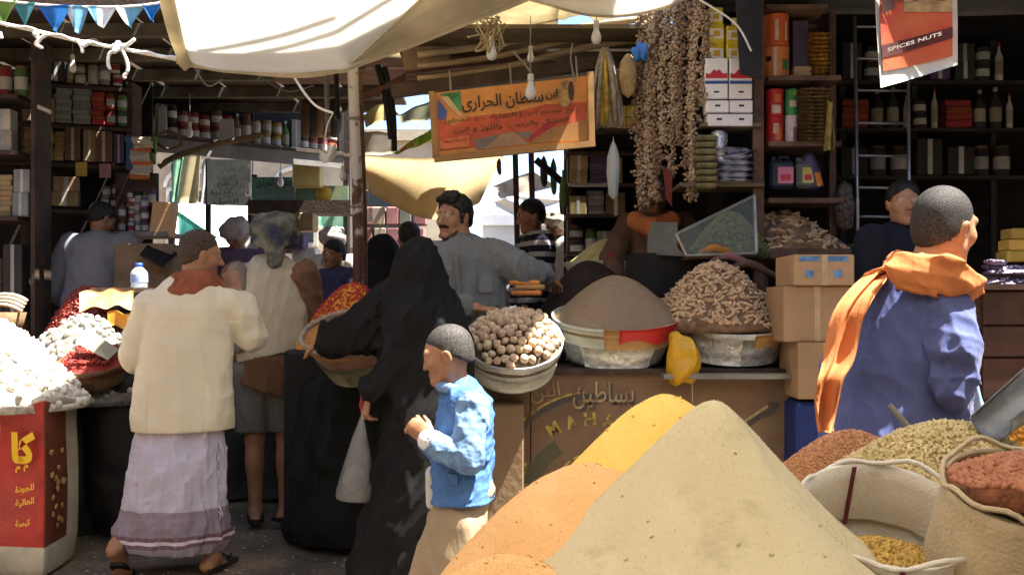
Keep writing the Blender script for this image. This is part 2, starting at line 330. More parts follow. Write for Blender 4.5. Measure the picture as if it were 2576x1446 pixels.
SKIN = [M('skin_tan', (.33, .165, .09), .5, .1, 30, spec=.35), M('lip', (.27, .10, .07), .45, .05, 30), M('eye_white', (.34, .29, .25), .4, .03), M('eye_dark', (.015, .01, .008), .25, .02), M('brow_hair', (.012, .009, .007), .8, .1), M('nail', (.5, .28, .2), .4, .05)]
SKIN_D = [M('skin_brown', (.20, .095, .05), .5, .1, 30, spec=.35)]+SKIN[1:]
HAIR = M('black_hair', (.012, .010, .009), .6, .5, 55, .6, 140, spec=.3, stretch=(1, 1, .25))
HAIRG = M('cropped_hair', (.105, .072, .052), .9, .35, 150, .25, 300, spec=.08, col2=(.030, .025, .022), lo=.36, hi=.66)
class Person:
    """one figure in its own frame: x right, y ahead, z up; head, torso, arms, legs placed by joints"""
    def __init__(s, label, pos, heading=0, scale=1., h=.008, skin=SKIN, head=(0, .03, 1.58), yaw=0, pitch=0, roll=0, cat='person', group=None, hs=1.):
        s.root = thing('person', label, cat, pos, group); s.root.rotation_euler = (0, 0, heading); s.root.scale = (scale,)*3
        s.nose = 1.; s.h = h; s.skin = skin; s.b = Sdf(h); s.hc = np.asarray(head, float); s.HR = rotz(yaw) @ rotx(pitch) @ roty(roll)*hs; s.hs = hs
    def H(s, p): return s.hc+s.HR @ np.asarray(p, float)
    def headgeo(s, face=True, neck=None, nr=.058):
        b, H, RR, q = s.b, s.H, s.HR/s.hs, s.hs
        b.ell(H((0, -.014, .032)), np.array((.074, .094, .086))*q, RR, .02); b.ell(H((0, .026, -.02)), np.array((.061, .064, .088))*q, RR, .03)
        b.cone(H((-.046, .005, -.055)), H((-.012, .066, -.092)), .022*q, .019*q, .025); b.cone(H((.046, .005, -.055)), H((.012, .066, -.092)), .022*q, .019*q, .025)
        if face:
            for sx in (-1, 1): b.ell(H((sx*.030, .098, .008)), np.array((.019, .014, .010))*q, RR, .012, 0, 's')
            b.cone(H((-.042, .074, .026)), H((.042, .074, .026)), .013*q, .013*q, .015)
            b.cone(H((0, .085, .014)), H((0, .096+.016*s.nose, -.027)), .008*q, (.0085+.005*s.nose)*q, .012)
            for sx in (-1, 1):
                b.ell(H((sx*.014, .097, -.032)), np.array((.010, .012, .009))*q, RR, .008); b.ell(H((sx*.043, .056, -.022)), np.array((.024, .024, .026))*q, RR, .02)
                b.ell(H((sx*.030, .077, .006)), np.array((.0125, .0125, .010))*q, RR, .003, 2); b.ell(H((sx*.030, .0850, .006)), np.array((.0068,)*3)*q, RR, .001, 3)
                b.cone(H((sx*.014, .088, .026)), H((sx*.050, .072, .030)), .0058*q, .004*q, .004, 4)
            b.cone(H((-.020, .085, -.060)), H((.020, .085, -.060)), .0075*q, .0075*q, .006, 1); b.cone(H((-.015, .085, -.071)), H((.015, .085, -.071)), .008*q, .008*q, .006, 1)
            b.ell(H((0, .076, -.095)), np.array((.020, .016, .015))*q, RR, .015)
        for sx in (-1, 1):
            b.ell(H((sx*.077, -.006, -.008)), np.array((.011, .020, .032))*q, RR @ roty(sx*.25), .006); b.ell(H((sx*.088, .0, -.006)), np.array((.006, .011, .018))*q, RR @ roty(sx*.25), .004, 0, 's')
        nb = np.asarray(neck if neck is not None else (0, -.01, s.hc[2]-.17)); b.cone(H((0, -.02, -.05)), nb, (nr-.004)*q, nr*q, .03); b.cone(nb, nb-np.array((0, .01, .06)), nr*q, (nr+.02)*q, .03)
    def hair(s, mat=None, grow=.0, slope=.86, shift=0., name='hair', rough=.0):
        g = Sdf(s.h*.8 if s.h > .006 else s.h); RR = s.HR/s.hs
        g.ell(s.H((0, -.016, .036)), (np.array((.080, .101, .092))+grow)*s.hs, RR, .01); g.ell(s.H((0, -.03, -.02)), (np.array((.074, .078, .07))+grow*.7)*s.hs, RR, .03)
        g.cut(s.H((0, 0, shift)), RR @ np.array((0, slope, -1)), .0025); g.cut(s.H((0, 0, -.085)), RR @ np.array((0, 0, -1)), .002)
        g.cut(s.H((0, .088, .0)), RR @ np.array((0, 1, .25)))
        if rough: g.fold(crease(rough, 130, 3, (0, 0, 1), .5))
        return s.garment(name, g, mat or HAIR)
    def hand(s, w, d, nrml, side=1, curl=.5, spread=.12, L=1., thumb=.5, mat=0):
        """palm, four unequal bent fingers and a thumb leaving the palm's side; d = pointing direction, nrml = back of the hand"""
        b = s.b; w, d = np.asarray(w, float), nrm(d); n = nrm(np.asarray(nrml, float)-d*np.dot(nrml, d)); u = np.cross(d, n)*side
        b.cone(w, w+d*.085*L, .030*L, .040*L, .015, mat, (n, .42))
        for i, (off, ln) in enumerate(((-.030, .066), (-.010, .076), (.010, .071), (.028, .056))):
            k0 = w+d*.088*L+u*off*L; a = curl*.7; f1 = nrm(d*math.cos(a)-n*math.sin(a)+u*spread*(i-1.5)*.5); k1 = k0+f1*ln*.5*L; a2 = curl*1.7; f2 = nrm(d*math.cos(a2)-n*math.sin(a2)+u*spread*(i-1.5)*.4)
            k2 = k1+f2*ln*.5*L; b.cone(k0, k1, .0095*L, .0088*L, .006, mat); b.cone(k1, k2, .0088*L, .0070*L, .004, mat)
        t0 = w+d*.028*L-u*.030*L; t1 = t0+nrm(d*.75-u*.75*thumb-n*.35)*.042*L; t2 = t1+nrm(d*.9-n*.5*curl-u*.15)*.034*L
        b.cone(t0, t1, .014*L, .0105*L, .010, mat); b.cone(t1, t2, .0105*L, .0082*L, .004, mat)
    def foot(s, ankle, d=(0, 1, 0), L=1., pitch=0.):
        """heel, arch and toes from the ankle joint; pitch > 0 lifts the heel"""
        a = np.asarray(ankle, float); d = nrm(d); up = np.array((0, 0, 1.)); f = nrm(d*math.cos(pitch)-up*math.sin(pitch)); n = nrm(up*math.cos(pitch)+d*math.sin(pitch)); u = np.cross(f, n)
        b = s.b; heel = a-f*.035*L-n*.045*L; ball = a+f*.125*L-n*.058*L; b.cone(a, heel, .036*L, .032*L, .02); b.cone(a+f*.01, ball, .038*L, .034*L, .03, 0, (n, .62)); b.cone(heel, ball, .028*L, .034*L, .02, 0, (n, .6))
        for i in range(5): o = (i-2)*.017*L; t = ball+f*(.055-.009*abs(i-1.2))*L+u*o; b.cone(ball+u*o, t, .013*L, (.0125 if i == 0 else .0095)*L, .008)
    def trunk(s, pel, chest, sh, rc=.15, rp=.145, fl=.62):
        b = s.b; m = (np.asarray(pel)+np.asarray(chest))/2; b.cone(pel, m, rp, rc*.85, .04, 0, ((0, 1, 0), fl)); b.cone(m, chest, rc*.85, rc, .04, 0, ((0, 1, 0), fl)); b.cone(sh[0], sh[1], rc*.34, rc*.34, .04)
    def arm(s, sh, el, wr, r=(.055, .044, .029)): s.b.chain([sh, el, wr], r, .015)
    def leg(s, hip, kn, an, r=(.085, .058, .037)): s.b.chain([hip, kn, an], r, .02); m = np.asarray(kn)*.68+np.asarray(an)*.32-np.array((0, .02, 0)); s.b.ell(m, (.046, .05, .10), None, .04)
    def body(s, name='body'):
        V, F, mi = s.b.mesh(); return link(name, rawmesh(name, V, F, s.skin, True, mi), s.root)
    def garment(s, name, g, mat, parent=None):
        V, F, mi = g.mesh(); return link(name, rawmesh(name, V, F, mat, True, mi), parent or s.root)
    def mesh(s, name, VF, mat, smooth=True, parent=None): return link(name, rawmesh(name, VF[0], VF[1], mat, smooth), parent or s.root)
# ================================================================== setting: ground, roofs, shop shells, far walls
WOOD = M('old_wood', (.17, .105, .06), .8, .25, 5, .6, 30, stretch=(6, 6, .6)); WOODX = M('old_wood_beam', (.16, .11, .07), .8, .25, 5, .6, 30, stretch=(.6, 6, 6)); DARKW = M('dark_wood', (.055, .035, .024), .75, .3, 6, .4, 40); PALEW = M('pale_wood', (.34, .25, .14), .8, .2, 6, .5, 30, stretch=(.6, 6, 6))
BLACKW = M('near_black', (.016, .014, .013), .85, .4, 4, .3, 20); CANVAS = M('white_canvas', (.80, .79, .75), .9, .05, 2, .2, 60, trans=.55); CANVAS2 = M('stained_canvas', (.74, .66, .48), .9, .2, 3, .25, 50, trans=.5, dirt=.18)  # BLACKW: near-black colour for walls, boards and posts
GREYB = M('grey_board', (.17, .16, .15), .8, .15, 5, .3, 30); CARD = M('cardboard', (.36, .23, .125), .85, .10, 4, .2, 60, rnd=.12); RUST = M('rust_iron', (.16, .075, .04), .85, .5, 9, .7, 35, col2=(.05, .03, .022))
def gnd():
    n = 70
    def f(u, v):
        x = -14+30*u**1.0; y = -3+45*v**1.6; return (x, y, .02*math.sin(x*1.7+y*.9)+.012*math.sin(x*4.1-y*3.3)-.02 if y < 14 else -.02)
    def col(N, L, tc):
        a = N.new('ShaderNodeTexNoise'); a.inputs['Scale'].default_value = 2.2; a.inputs['Detail'].default_value = 8; L.new(tc.outputs['Object'], a.inputs[0]); cr = N.new('ShaderNodeValToRGB'); e = cr.color_ramp.elements
        e[0].position = .36; e[0].color = (.075, .062, .050, 1); e[1].position = .64; e[1].color = (.21, .165, .115, 1); L.new(a.outputs[0], cr.inputs[0])
        b = N.new('ShaderNodeTexNoise'); b.inputs['Scale'].default_value = 38; b.inputs['Detail'].default_value = 5; L.new(tc.outputs['Object'], b.inputs[0]); r2 = N.new('ShaderNodeMapRange'); r2.inputs[1].default_value = .3; r2.inputs[2].default_value = .75; r2.inputs[3].default_value = .55; r2.inputs[4].default_value = 1.35; L.new(b.outputs[0], r2.inputs[0])
        mx = N.new('ShaderNodeVectorMath'); mx.operation = 'SCALE'; L.new(cr.outputs[0], mx.inputs[0]); L.new(r2.outputs[0], mx.inputs['Scale']); return mx.outputs[0]
    m = Mnode('trodden_earth', col, .72, .35); t = m.node_tree; nb = t.nodes.new('ShaderNodeTexNoise'); nb.inputs['Scale'].default_value = 24; nb.inputs['Detail'].default_value = 8; bp = t.nodes.new('ShaderNodeBump'); bp.inputs['Strength'].default_value = .7; bp.inputs['Distance'].default_value = .02
    t.links.new(t.nodes['Texture Coordinate'].outputs['Object'], nb.inputs[0]); t.links.new(nb.outputs[0], bp.inputs['Height']); t.links.new(bp.outputs[0], t.nodes['Principled BSDF'].inputs['Normal'])
    solo('ground', sheet(f, 90, 110), m, kind='structure', smooth=True)
    big = solo('ground_beyond', sheet(lambda u, v: (-200+400*u, -60+460*v, -.06), 3, 3), M('dry_earth', (.22, .18, .13)), kind='structure')
    # crumbs and scraps trodden into the lane
    n = 420; xs = RNG.uniform(-2.5, .1, n); ys = RNG.uniform(4.6, 7.2, n); ps = np.stack([xs, ys, .02*np.sin(xs*1.7+ys*.9)+.012*np.sin(xs*4.1-ys*3.3)-.012], 1)
    V, F = tile(blob(1, (.011, .007, .0025), .3), ps, np.array([rotz(a) for a in RNG.uniform(0, 6.28, n)]), RNG.uniform(.35, 1.6, n)); solo('litter', (V, F), M('pale_scraps', (.5, .47, .4), .8, .3), kind='stuff')
gnd()
# --- tarpaulins over the lane
def tarp(name, pts, mat, label, sag=.0, nu=26, nv=16, rip=.015, seed=1, hem=None):
    """cloth stretched between four corners (near-left, near-right, far-right, far-left) with sag"""
    A, B, C, D = [np.asarray(q, float) for q in pts]; rg = np.random.default_rng(seed); ph = rg.uniform(0, 6.28, 6)
    def f(u, v):
        p = (A*(1-u)+B*u)*(1-v)+(D*(1-u)+C*u)*v; p = p.copy(); p[2] -= sag*4*u*(1-u)*(.35+.65*v)+rip*(math.sin(7*u+5*v+ph[0])+.7*math.sin(13*u-9*v+ph[1])+.4*math.sin(23*u+4*v+ph[2])); return p
    o = solo(name, sheet(f, nu, nv, .006), mat, label, 'tarpaulin', smooth=True); return o, f
# the big sunlit sheet: far edge hangs low over the lane, rises towards the viewer
Yt = 4.55
edge = [P(467, 156, Yt), P(560, 170, Yt), P(740, 186, Yt), P(840, 176, Yt), P(895, 160, Yt), P(1030, 112, Yt), P(1180, 52, Yt), P(1320, -4, Yt), P(1420, -52, Yt)]
ed = spline(edge, 41)
def big_tarp(u, v):
    e = ed[int(round(u*40))]; near = np.array((-1.15+1.15*u, 2.9, 3.05+.12*math.sin(3*u))); q = e*(1-v)+near*v; q = q.copy(); q[2] -= .10*math.sin(math.pi*v)*(1-.5*u)+.012*math.sin(16*u+3*v)*(1-v)+.02*math.sin(5*u+9*v)
    if u > .55: q[2] += .10*(u-.55)*math.sin(math.pi*v)
    return q
bt = solo('tarpaulin', sheet(big_tarp, 41, 22, .006), CANVAS, 'big white sunlit tarpaulin sagging over the lane', 'tarpaulin', smooth=True)
# its turned-over corner (tan colour stands in for its shade) and rolled hem
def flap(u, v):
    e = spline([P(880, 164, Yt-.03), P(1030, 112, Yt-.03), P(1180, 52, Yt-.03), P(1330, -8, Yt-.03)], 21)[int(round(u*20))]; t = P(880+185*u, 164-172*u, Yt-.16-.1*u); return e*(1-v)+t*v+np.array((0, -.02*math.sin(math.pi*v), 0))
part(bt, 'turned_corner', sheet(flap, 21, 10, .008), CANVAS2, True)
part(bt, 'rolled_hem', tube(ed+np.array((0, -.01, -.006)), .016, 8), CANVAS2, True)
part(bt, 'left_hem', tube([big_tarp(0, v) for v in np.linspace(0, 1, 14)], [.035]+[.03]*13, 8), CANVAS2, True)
ks = [np.array(ed[0])+RNG.normal(0, .02, 3) for _ in range(9)]; part(bt, 'knotted_corner', tube(spline(ks, 40), .014, 6), CANVAS2, True)
for k, (a, b) in enumerate((((470, 118), (790, 92)), ((640, 20), (1000, 40)))): p0, p1 = P(a[0], a[1], 4.35), P(b[0], b[1], 4.2); part(bt, 'shadow_pole', tube([p0+(.12, 0, .17), p1+(.12, 0, .17)], .016, 7), WOOD)  # unseen poles added above the sheet to cast shadow streaks on it
# second tarpaulin, scalloped edge above the counter
Y2 = 5.9; e2 = spline([P(1300, -10, Y2), P(1380, 12, Y2), P(1460, 34, Y2), P(1530, 41, Y2), P(1610, 34, Y2), P(1690, 12, Y2), P(1760, -20, Y2)], 31)
def tarp2(u, v): e = e2[int(round(u*30))]; nr = np.array((-.05+1.15*u, 4.36, 3.65)); q = e*(1-v)+nr*v; q = q.copy(); q[2] -= .06*math.sin(math.pi*v); return q
t2 = solo('tarpaulin', sheet(tarp2, 31, 12, .006), CANVAS, 'white tarpaulin with one deep scallop above the spice counter', 'tarpaulin', smooth=True)
part(t2, 'hem', tube(e2, .010, 6), CANVAS2, True)
# awnings added overhead outside the picture, shading the lane with gaps for sun patches
tarp('awning', [(-2.6, -1.2, 3.0), (3.4, -1.2, 3.0), (3.4, 2.62, 3.05), (-2.6, 2.60, 3.05)], CANVAS, 'unseen white cloth awning added to shade the powder stall', .12, seed=4)
tarp('awning', [(-1.26, 4.3, 3.22), (.30, 4.3, 3.22), (.30, 7.35, 3.14), (-1.45, 7.35, 3.14)], CANVAS2, 'stained cloth awning added to shade the middle of the lane', .03, seed=5)
tarp('awning', [(.24, 4.3, 3.42), (.62, 4.3, 3.42), (.66, 6.35, 3.12), (.28, 6.35, 3.12)], CANVAS2, 'narrow strip of cloth awning added for shade above the counter', .01, seed=6)
tarp('awning', [(1.28, 4.86, 3.40), (4.8, 4.2, 3.2), (4.8, 6.3, 3.15), (.84, 6.3, 3.12)], M('shade_awning_dark', (.10, .10, .10), .7, .2), 'dark awning added to shade the front of the right shop', .02, seed=7)
for x0, x1, Yh, lb in ((-9, -.5, -9, 'brown mud brick house across the lane behind the viewer, left half'), (-.4, 9, -9, 'brown mud brick house across the lane behind the viewer, right half')): solo('house', box(((x0+x1)/2, Yh, 3.5), (x1-x0, 4, 7)), M('mud_brick', (.30, .20, .12), .9, .2, 4, .6, 14), lb, 'house')
for sx_ in (-1, 1): solo('house', box((sx_*9.2, -1.5, 3.2), (3.5, 11, 6.4)), M('mud_brick', (.30, .20, .12)), f'brown mud brick house beside the lane, outside the picture on the {"left" if sx_ < 0 else "right"}', 'house')
mr_ = thing('lane_roof', 'brown board roof over the far part of the lane', 'roof', (-1.0, 8.1, 3.15))
for i in range(4): part(mr_, 'roof_board', box((-1.05, 7.45+i*.29, 3.16+.012*(i % 2)), (1.75, .28, .025)), M('red_brown_board', (.13, .06, .04), .8, .3, 6))
# --- left shop roof: boards on joists
lr = thing('shop_roof', 'dark plank roof over the left shop', 'roof', (-4, 7.5, 3.3))
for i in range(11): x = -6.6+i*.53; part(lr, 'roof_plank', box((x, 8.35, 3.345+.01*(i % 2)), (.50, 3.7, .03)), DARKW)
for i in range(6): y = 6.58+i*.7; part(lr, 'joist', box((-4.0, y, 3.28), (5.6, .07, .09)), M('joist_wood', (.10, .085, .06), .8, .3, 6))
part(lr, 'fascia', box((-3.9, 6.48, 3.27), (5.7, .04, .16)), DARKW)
# --- centre stall roof: poles and slats seen from below
cr_ = thing('stall_roof', 'timber and cane roof above the spice counter', 'roof', (.5, 6.9, 2.75))
for i, (ya, yb, dz) in enumerate(((60, 20, 0), (98, 66, .0), (128, 92, .0), (160, 118, 0))):
    part(cr_, 'roof_pole', tube(spline([P(1050, ya+40, 6.6), P(1250, ya+14, 6.62), P(1480, yb, 6.6), P(1640, yb-20, 6.6)], 12), .019+.004*(i % 2), 8), PALEW, True)
for i in range(7): y = 6.35+i*.28; part(cr_, 'roof_board', box((.55, y, 3.02+.012*(i % 2)), (2.6, .26, .025)), M('roof_board_wood', (.12, .085, .045), .8, .25, 5))
for i in range(3): part(cr_, 'cross_beam', beam(P(1020, 175+12*i, 6.9+.2*i), P(1500, 120+14*i, 6.9+.2*i), .06, .08), M('red_brown_beam', (.12, .05, .035), .8, .3, 6))
part(cr_, 'front_beam', beam(P(985, 232, 6.45), P(1500, 160, 6.45), .07, .075), DARKW)
part(cr_, 'brown_panel', quadbox(P(1012, 120, 6.7), P(1135, 85, 6.7), P(1130, 165, 6.7), P(1015, 178, 6.7), .02), M('brown_ply', (.23, .15, .08), .8, .15))
# --- right shop: dark room of boards
rs = thing('shop_building', 'dark open fronted shop room on the right', 'building', (3.3, 6.8, 0))
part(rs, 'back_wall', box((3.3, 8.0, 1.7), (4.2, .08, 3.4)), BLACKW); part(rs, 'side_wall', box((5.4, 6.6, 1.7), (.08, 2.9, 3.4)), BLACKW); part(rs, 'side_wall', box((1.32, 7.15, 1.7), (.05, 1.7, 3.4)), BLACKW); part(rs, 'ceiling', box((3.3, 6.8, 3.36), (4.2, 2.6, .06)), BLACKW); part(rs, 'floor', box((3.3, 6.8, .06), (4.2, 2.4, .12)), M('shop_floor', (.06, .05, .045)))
# --- left shop shell
ls = thing('shop_building', 'dark crowded shop room on the left', 'building', (-4.5, 8.5, 0))
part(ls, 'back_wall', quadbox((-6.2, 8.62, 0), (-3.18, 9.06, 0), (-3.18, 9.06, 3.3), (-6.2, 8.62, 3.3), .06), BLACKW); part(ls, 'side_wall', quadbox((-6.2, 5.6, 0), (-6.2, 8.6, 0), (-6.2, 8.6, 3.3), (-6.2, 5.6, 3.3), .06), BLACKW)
# --- far houses closing the lane
def house(name, label, x0, x1, Y, h, mat, wins):
    o = thing(name, label, 'house', ((x0+x1)/2, Y, 0)); part(o, 'wall', box(((x0+x1)/2, Y+2, h/2), (x1-x0, 4, h)), mat); part(o, 'parapet', box(((x0+x1)/2, Y-.04, h+.1), (x1-x0+.1, .2, .2)), mat)
    for wx, wz in wins:
        q = part(o, 'window', box((wx, Y-.03, wz), (.8, .06, 1.1)), M('window_frame_w', (.45, .42, .38))); part(q, 'pane', box((wx, Y-.065, wz), (.66, .01, .95)), M('window_dark', (.03, .035, .04), .15)); part(q, 'arch', tube([(wx+.43*math.cos(t), Y-.03, wz+.55+.35*math.sin(t)) for t in np.linspace(0, math.pi, 13)], .04, 6), M('plaster_white', (.7, .68, .62)))
house('house', 'pale plaster house closing the lane behind the green signs', -9, -1.2, 19, 4.4, M('plaster_tan', (.46, .38, .27), .9, .15, 2, .4, 20), [(-6, 3), (-4, 3), (-2.4, 3)])
house('house', 'bluish white house behind the orange signboard', -.6, 5, 21, 3.0, M('plaster_blue', (.50, .54, .60), .9, .1, 2, .3, 20), [(.6, 2.1), (2.4, 2.1)])
house('house', 'brown mud brick house far behind the right shop', 5, 12, 17, 6, M('mud_brick', (.30, .20, .12), .9, .2, 4, .6, 14), [(7, 4)])
house('house', 'brown mud brick house far behind the left shop', -18, -9, 15, 6, M('mud_brick', (.30, .20, .12)), [(-11, 4)])
# ================================================================== heaps and containers
def mound(c, rx, ry, H, e=.15, a=1.1, lump=.008, seed=0, nr=36, na=72, skew=(0, 0), skirt=.03, slump=.06, dents=0):
    """heap with a rounded top; returns ((V, F), height function)"""
    rg = np.random.default_rng(seed); c = np.asarray(c, float); W = [(rg.normal(size=2)*k, rg.uniform(0, 6.28), 1/k**.8) for k in (6, 9, 14, 22, 34, 50, 75, 110) for _ in (0, 1)]; n0 = math.sqrt(1+e*e); ph = rg.uniform(0, 6.28, 3)
    DN = [(c[0]+rx*rg.uniform(-.5, .5), c[1]-ry*rg.uniform(.1, .7), rg.uniform(.012, .035), rg.uniform(.004, .011)) for _ in range(dents)]
    def prof(r): return np.maximum(0, (n0-np.sqrt(r*r+e*e))/(n0-e))**a
    def hz(x, y):
        u, v = (x-c[0])/rx, (y-c[1])/ry; th = np.arctan2(v, u); r = np.hypot(u-skew[0]*(1-np.hypot(u, v)).clip(0), v-skew[1]*(1-np.hypot(u, v)).clip(0)); r = r*(1+slump*(np.sin(3*th+ph[0])+.6*np.sin(5*th+ph[1])))
        no = sum(k*np.sin(w[0]*x+w[1]*y+p) for w, p, k in W); no = no-sum(dp*np.exp(-((x-dx)**2+((y-dy)*.7)**2)/dr**2) for dx, dy, dr, dp in DN)/max(lump, 1e-6); return c[2]+H*prof(np.clip(r, 0, 1))+lump*no*np.clip(1.15-r, 0, 1)
    rr = np.linspace(0, 1, nr)[1:]**.8; th = np.arange(na)*2*math.pi/na; X = c[0]+rx*rr[:, None]*np.cos(th); Yy = c[1]+ry*rr[:, None]*np.sin(th); Z = hz(X, Yy)
    V = np.vstack([[(c[0], c[1], float(hz(np.array(c[0]), np.array(c[1]))))], np.stack([X, Yy, Z], -1).reshape(-1, 3), np.stack([X[-1]*1.0, Yy[-1], np.full(na, c[2]-skirt)], -1)])
    F = [(0, 1+j, 1+(j+1) % na) for j in range(na)]+[(1+i*na+j, 1+(i+1)*na+j, 1+(i+1)*na+(j+1) % na, 1+i*na+(j+1) % na) for i in range(nr-1) for j in range(na)]+[tuple(1+(nr-1)*na+j for j in range(na))[::-1]]
    return (V, F), hz
def scatter(hz, c, rx, ry, n, seed=0, front=True, rmax=1.):
    rg = np.random.default_rng(seed); k = np.arange(n*3); r = np.sqrt((k+.5)/len(k))*rmax; th = k*2.39996+rg.normal(0, .12, len(k)); x = c[0]+rx*r*np.cos(th); y = c[1]+ry*r*np.sin(th)
    if front: s = (y-c[1])/ry < .35; x, y = x[s], y[s]
    i = rg.permutation(len(x))[:n] if len(x) > n else np.arange(len(x)); x, y = x[i], y[i]; return np.stack([x, y, hz(x, y)], 1)
GRAIN = blob(1, (1, .62, .55)); 
def grains(par, hz, c, rx, ry, n, size, mat, seed=1, name='grain', tmpl=None, front=True, rmax=.99):
    rg = np.random.default_rng(seed); r = np.sqrt(rg.uniform(0, 1, n*2))*rmax; th = rg.uniform(0, 6.28, n*2); x = c[0]+rx*r*np.cos(th); y = c[1]+ry*r*np.sin(th)
    if front: s = (y-c[1])/ry < .5; x, y = x[s], y[s]
    x, y = x[:n], y[:n]; V, F = tile(tmpl or GRAIN, np.stack([x, y, hz(x, y)+size*.15], 1), randrot(len(x)), size*rg.uniform(.75, 1.2, len(x))); return part(par, name, (V, F), mat, kind='stuff')
OCTA = (np.array([(1, 0, 0), (-1, 0, 0), (0, .6, 0), (0, -.6, 0), (0, 0, .5), (0, 0, -.5)], float), [(0, 2, 4), (2, 1, 4), (1, 3, 4), (3, 0, 4), (2, 0, 5), (1, 2, 5), (3, 1, 5), (0, 3, 5)])

# ---------------------------------------------------------------- foreground powder stall
tb = thing('stall_table', 'low stall table under the powder cones', 'table', (.75, 1.95, 0))
for i in range(7): part(tb, 'table_plank', box((.90, 1.45+i*.2, .775), (1.62, .19, .03)), WOOD)
for x in (.18, 1.60):
    for y in (1.5, 2.6): part(tb, 'leg', box((x, y, .38), (.07, .07, .76)), WOOD)
def powder(name, label, c, rx, ry, H, mat, **k):
    vf, hz = mound(c, rx, ry, H, **k); o = solo(name, vf, mat, label, 'powder', smooth=True); grains(o, hz, c, rx, ry, 4000, .0015, mat, k['seed'], 'powder_crumb', OCTA); grains(o, hz, c, rx, ry, 60, .0045, mat, k['seed']+1, 'powder_clump', blob(1, (1, .8, .45), .3, 3), rmax=.95); return o, hz
BEIGE = M('beige_powder', (.52, .445, .29), .95, .10, 12, .22, 60, spec=.05, col2=(.41, .345, .22), lo=.26, hi=.46); YEL = M('yellow_powder', (.80, .56, .17), .95, .08, 7, .22, 60, spec=.05, col2=(.74, .48, .12)); ORA = M('orange_powder', (.74, .46, .225), .95, .08, 7, .22, 60, spec=.05, col2=(.68, .38, .16))
a = P(1795, 1008, 1.75); powder('powder_cone', 'tall cone of beige ground spice, nearest of the powders', (a[0], 1.75, .79), .47, .42, a[2]-.79, BEIGE, e=.07, a=1.5, dents=26, lump=.006, seed=3, nr=70, na=150)
a = P(1665, 988, 2.12); powder('powder_cone', 'bright yellow powder cone behind the beige one', (a[0]+.005, 2.12, .79), .385, .30, a[2]-.79, YEL, e=.20, a=1.05, dents=10, lump=.004, seed=5, nr=60, na=120)
a = P(1495, 1165, 1.88); powder('powder_cone', 'orange powder mound in front of the yellow cone', (a[0]+.015, 1.88, .79), .30, .25, a[2]-.79, ORA, e=.45, a=.95, dents=14, lump=.008, seed=8, nr=60, na=120, skew=(-.12, 0))
a = P(1250, 1385, 1.72); powder('powder_cone', 'low spill of orange powder in the near left of the stall', (a[0]+.02, 1.70, .76), .22, .18, a[2]-.76, ORA, e=.6, a=.95, lump=.006, seed=18, nr=40, na=100)
# lentils, wheat, split peas
a = P(2110, 1082, 2.5); vf, hz = mound((a[0]+.03, 2.5, .80), .30, .26, a[2]-.80, .35, 1.0, .003, 11); h = solo('lentil_heap', vf, M('pink_lentil_bed', (.40, .19, .09), .9), 'heap of pinkish brown lentils behind the beige cone', 'heap', smooth=True); grains(h, hz, (a[0]+.03, 2.5), .30, .26, 9000, .0055, M('pink_lentil', (.58, .31, .16), .6, .3, 60, rnd=0, col2=(.34, .15, .07)), tmpl=OCTA)
a = P(2385, 1062, 2.22); vf, hz = mound((a[0], 2.22, .80), .42, .30, a[2]-.80, .35, 1.0, .003, 12); h = solo('grain_heap', vf, M('wheat_bed', (.38, .28, .12), .9), 'broad heap of pale greenish wheat grain', 'heap', smooth=True); grains(h, hz, (a[0], 2.22), .42, .30, 9000, .0085, M('wheat_grain', (.62, .50, .28), .6, .3, 50, col2=(.42, .32, .14)), tmpl=OCTA)
a = P(2530, 1035, 2.5); vf, hz = mound((a[0]+.03, 2.5, .80), .26, .22, a[2]-.80, .35, 1.0, .003, 13); h = solo('split_pea_heap', vf, M('pea_bed', (.45, .18, .03), .9), 'heap of orange split peas under the metal scoop', 'heap', smooth=True); grains(h, hz, (a[0]+.03, 2.5), .26, .22, 4500, .008, M('split_pea', (.78, .40, .06), .55, .2, 50, col2=(.62, .26, .03)), tmpl=OCTA)
# metal scoop and a slim handle stuck in the grain
STEEL = M('dull_steel', (.20, .19, .175), .45, .2, 8, .2, 60, metal=.6)
sc = thing('metal_scoop', 'grey metal scoop lying on the orange split peas', 'scoop', P(2560, 1060, 2.12))
d0, d1 = P(2498, 1082, 2.13), P(2660, 958, 2.28)
def scoopf(u, v): q = d0*(1-u)+d1*u; an = math.pi*(1.10*v-.05); ax = nrm(d1-d0); s1 = nrm(np.cross(ax, (0, 0, 1))); s2 = np.cross(s1, ax); rr = .040+.014*u; return q+s1*rr*math.cos(an)*1.05+s2*rr*(.55-math.sin(an))
part(sc, 'scoop_bowl', sheet(scoopf, 14, 16, .003), STEEL, True); part(sc, 'scoop_handle', tube([d1, d1+(d1-d0)*.7], .014, 8), STEEL, True)
sp = thing('spoon', 'slim dark stick standing in the grain before the blue jacket', 'spoon', P(2290, 1080, 2.38)); part(sp, 'stick', tube([P(2238, 1018, 2.42), P(2295, 1085, 2.38), P(2330, 1130, 2.36)], (.007, .008, .008), 8), M('stick_grey', (.16, .15, .11), .6), True)
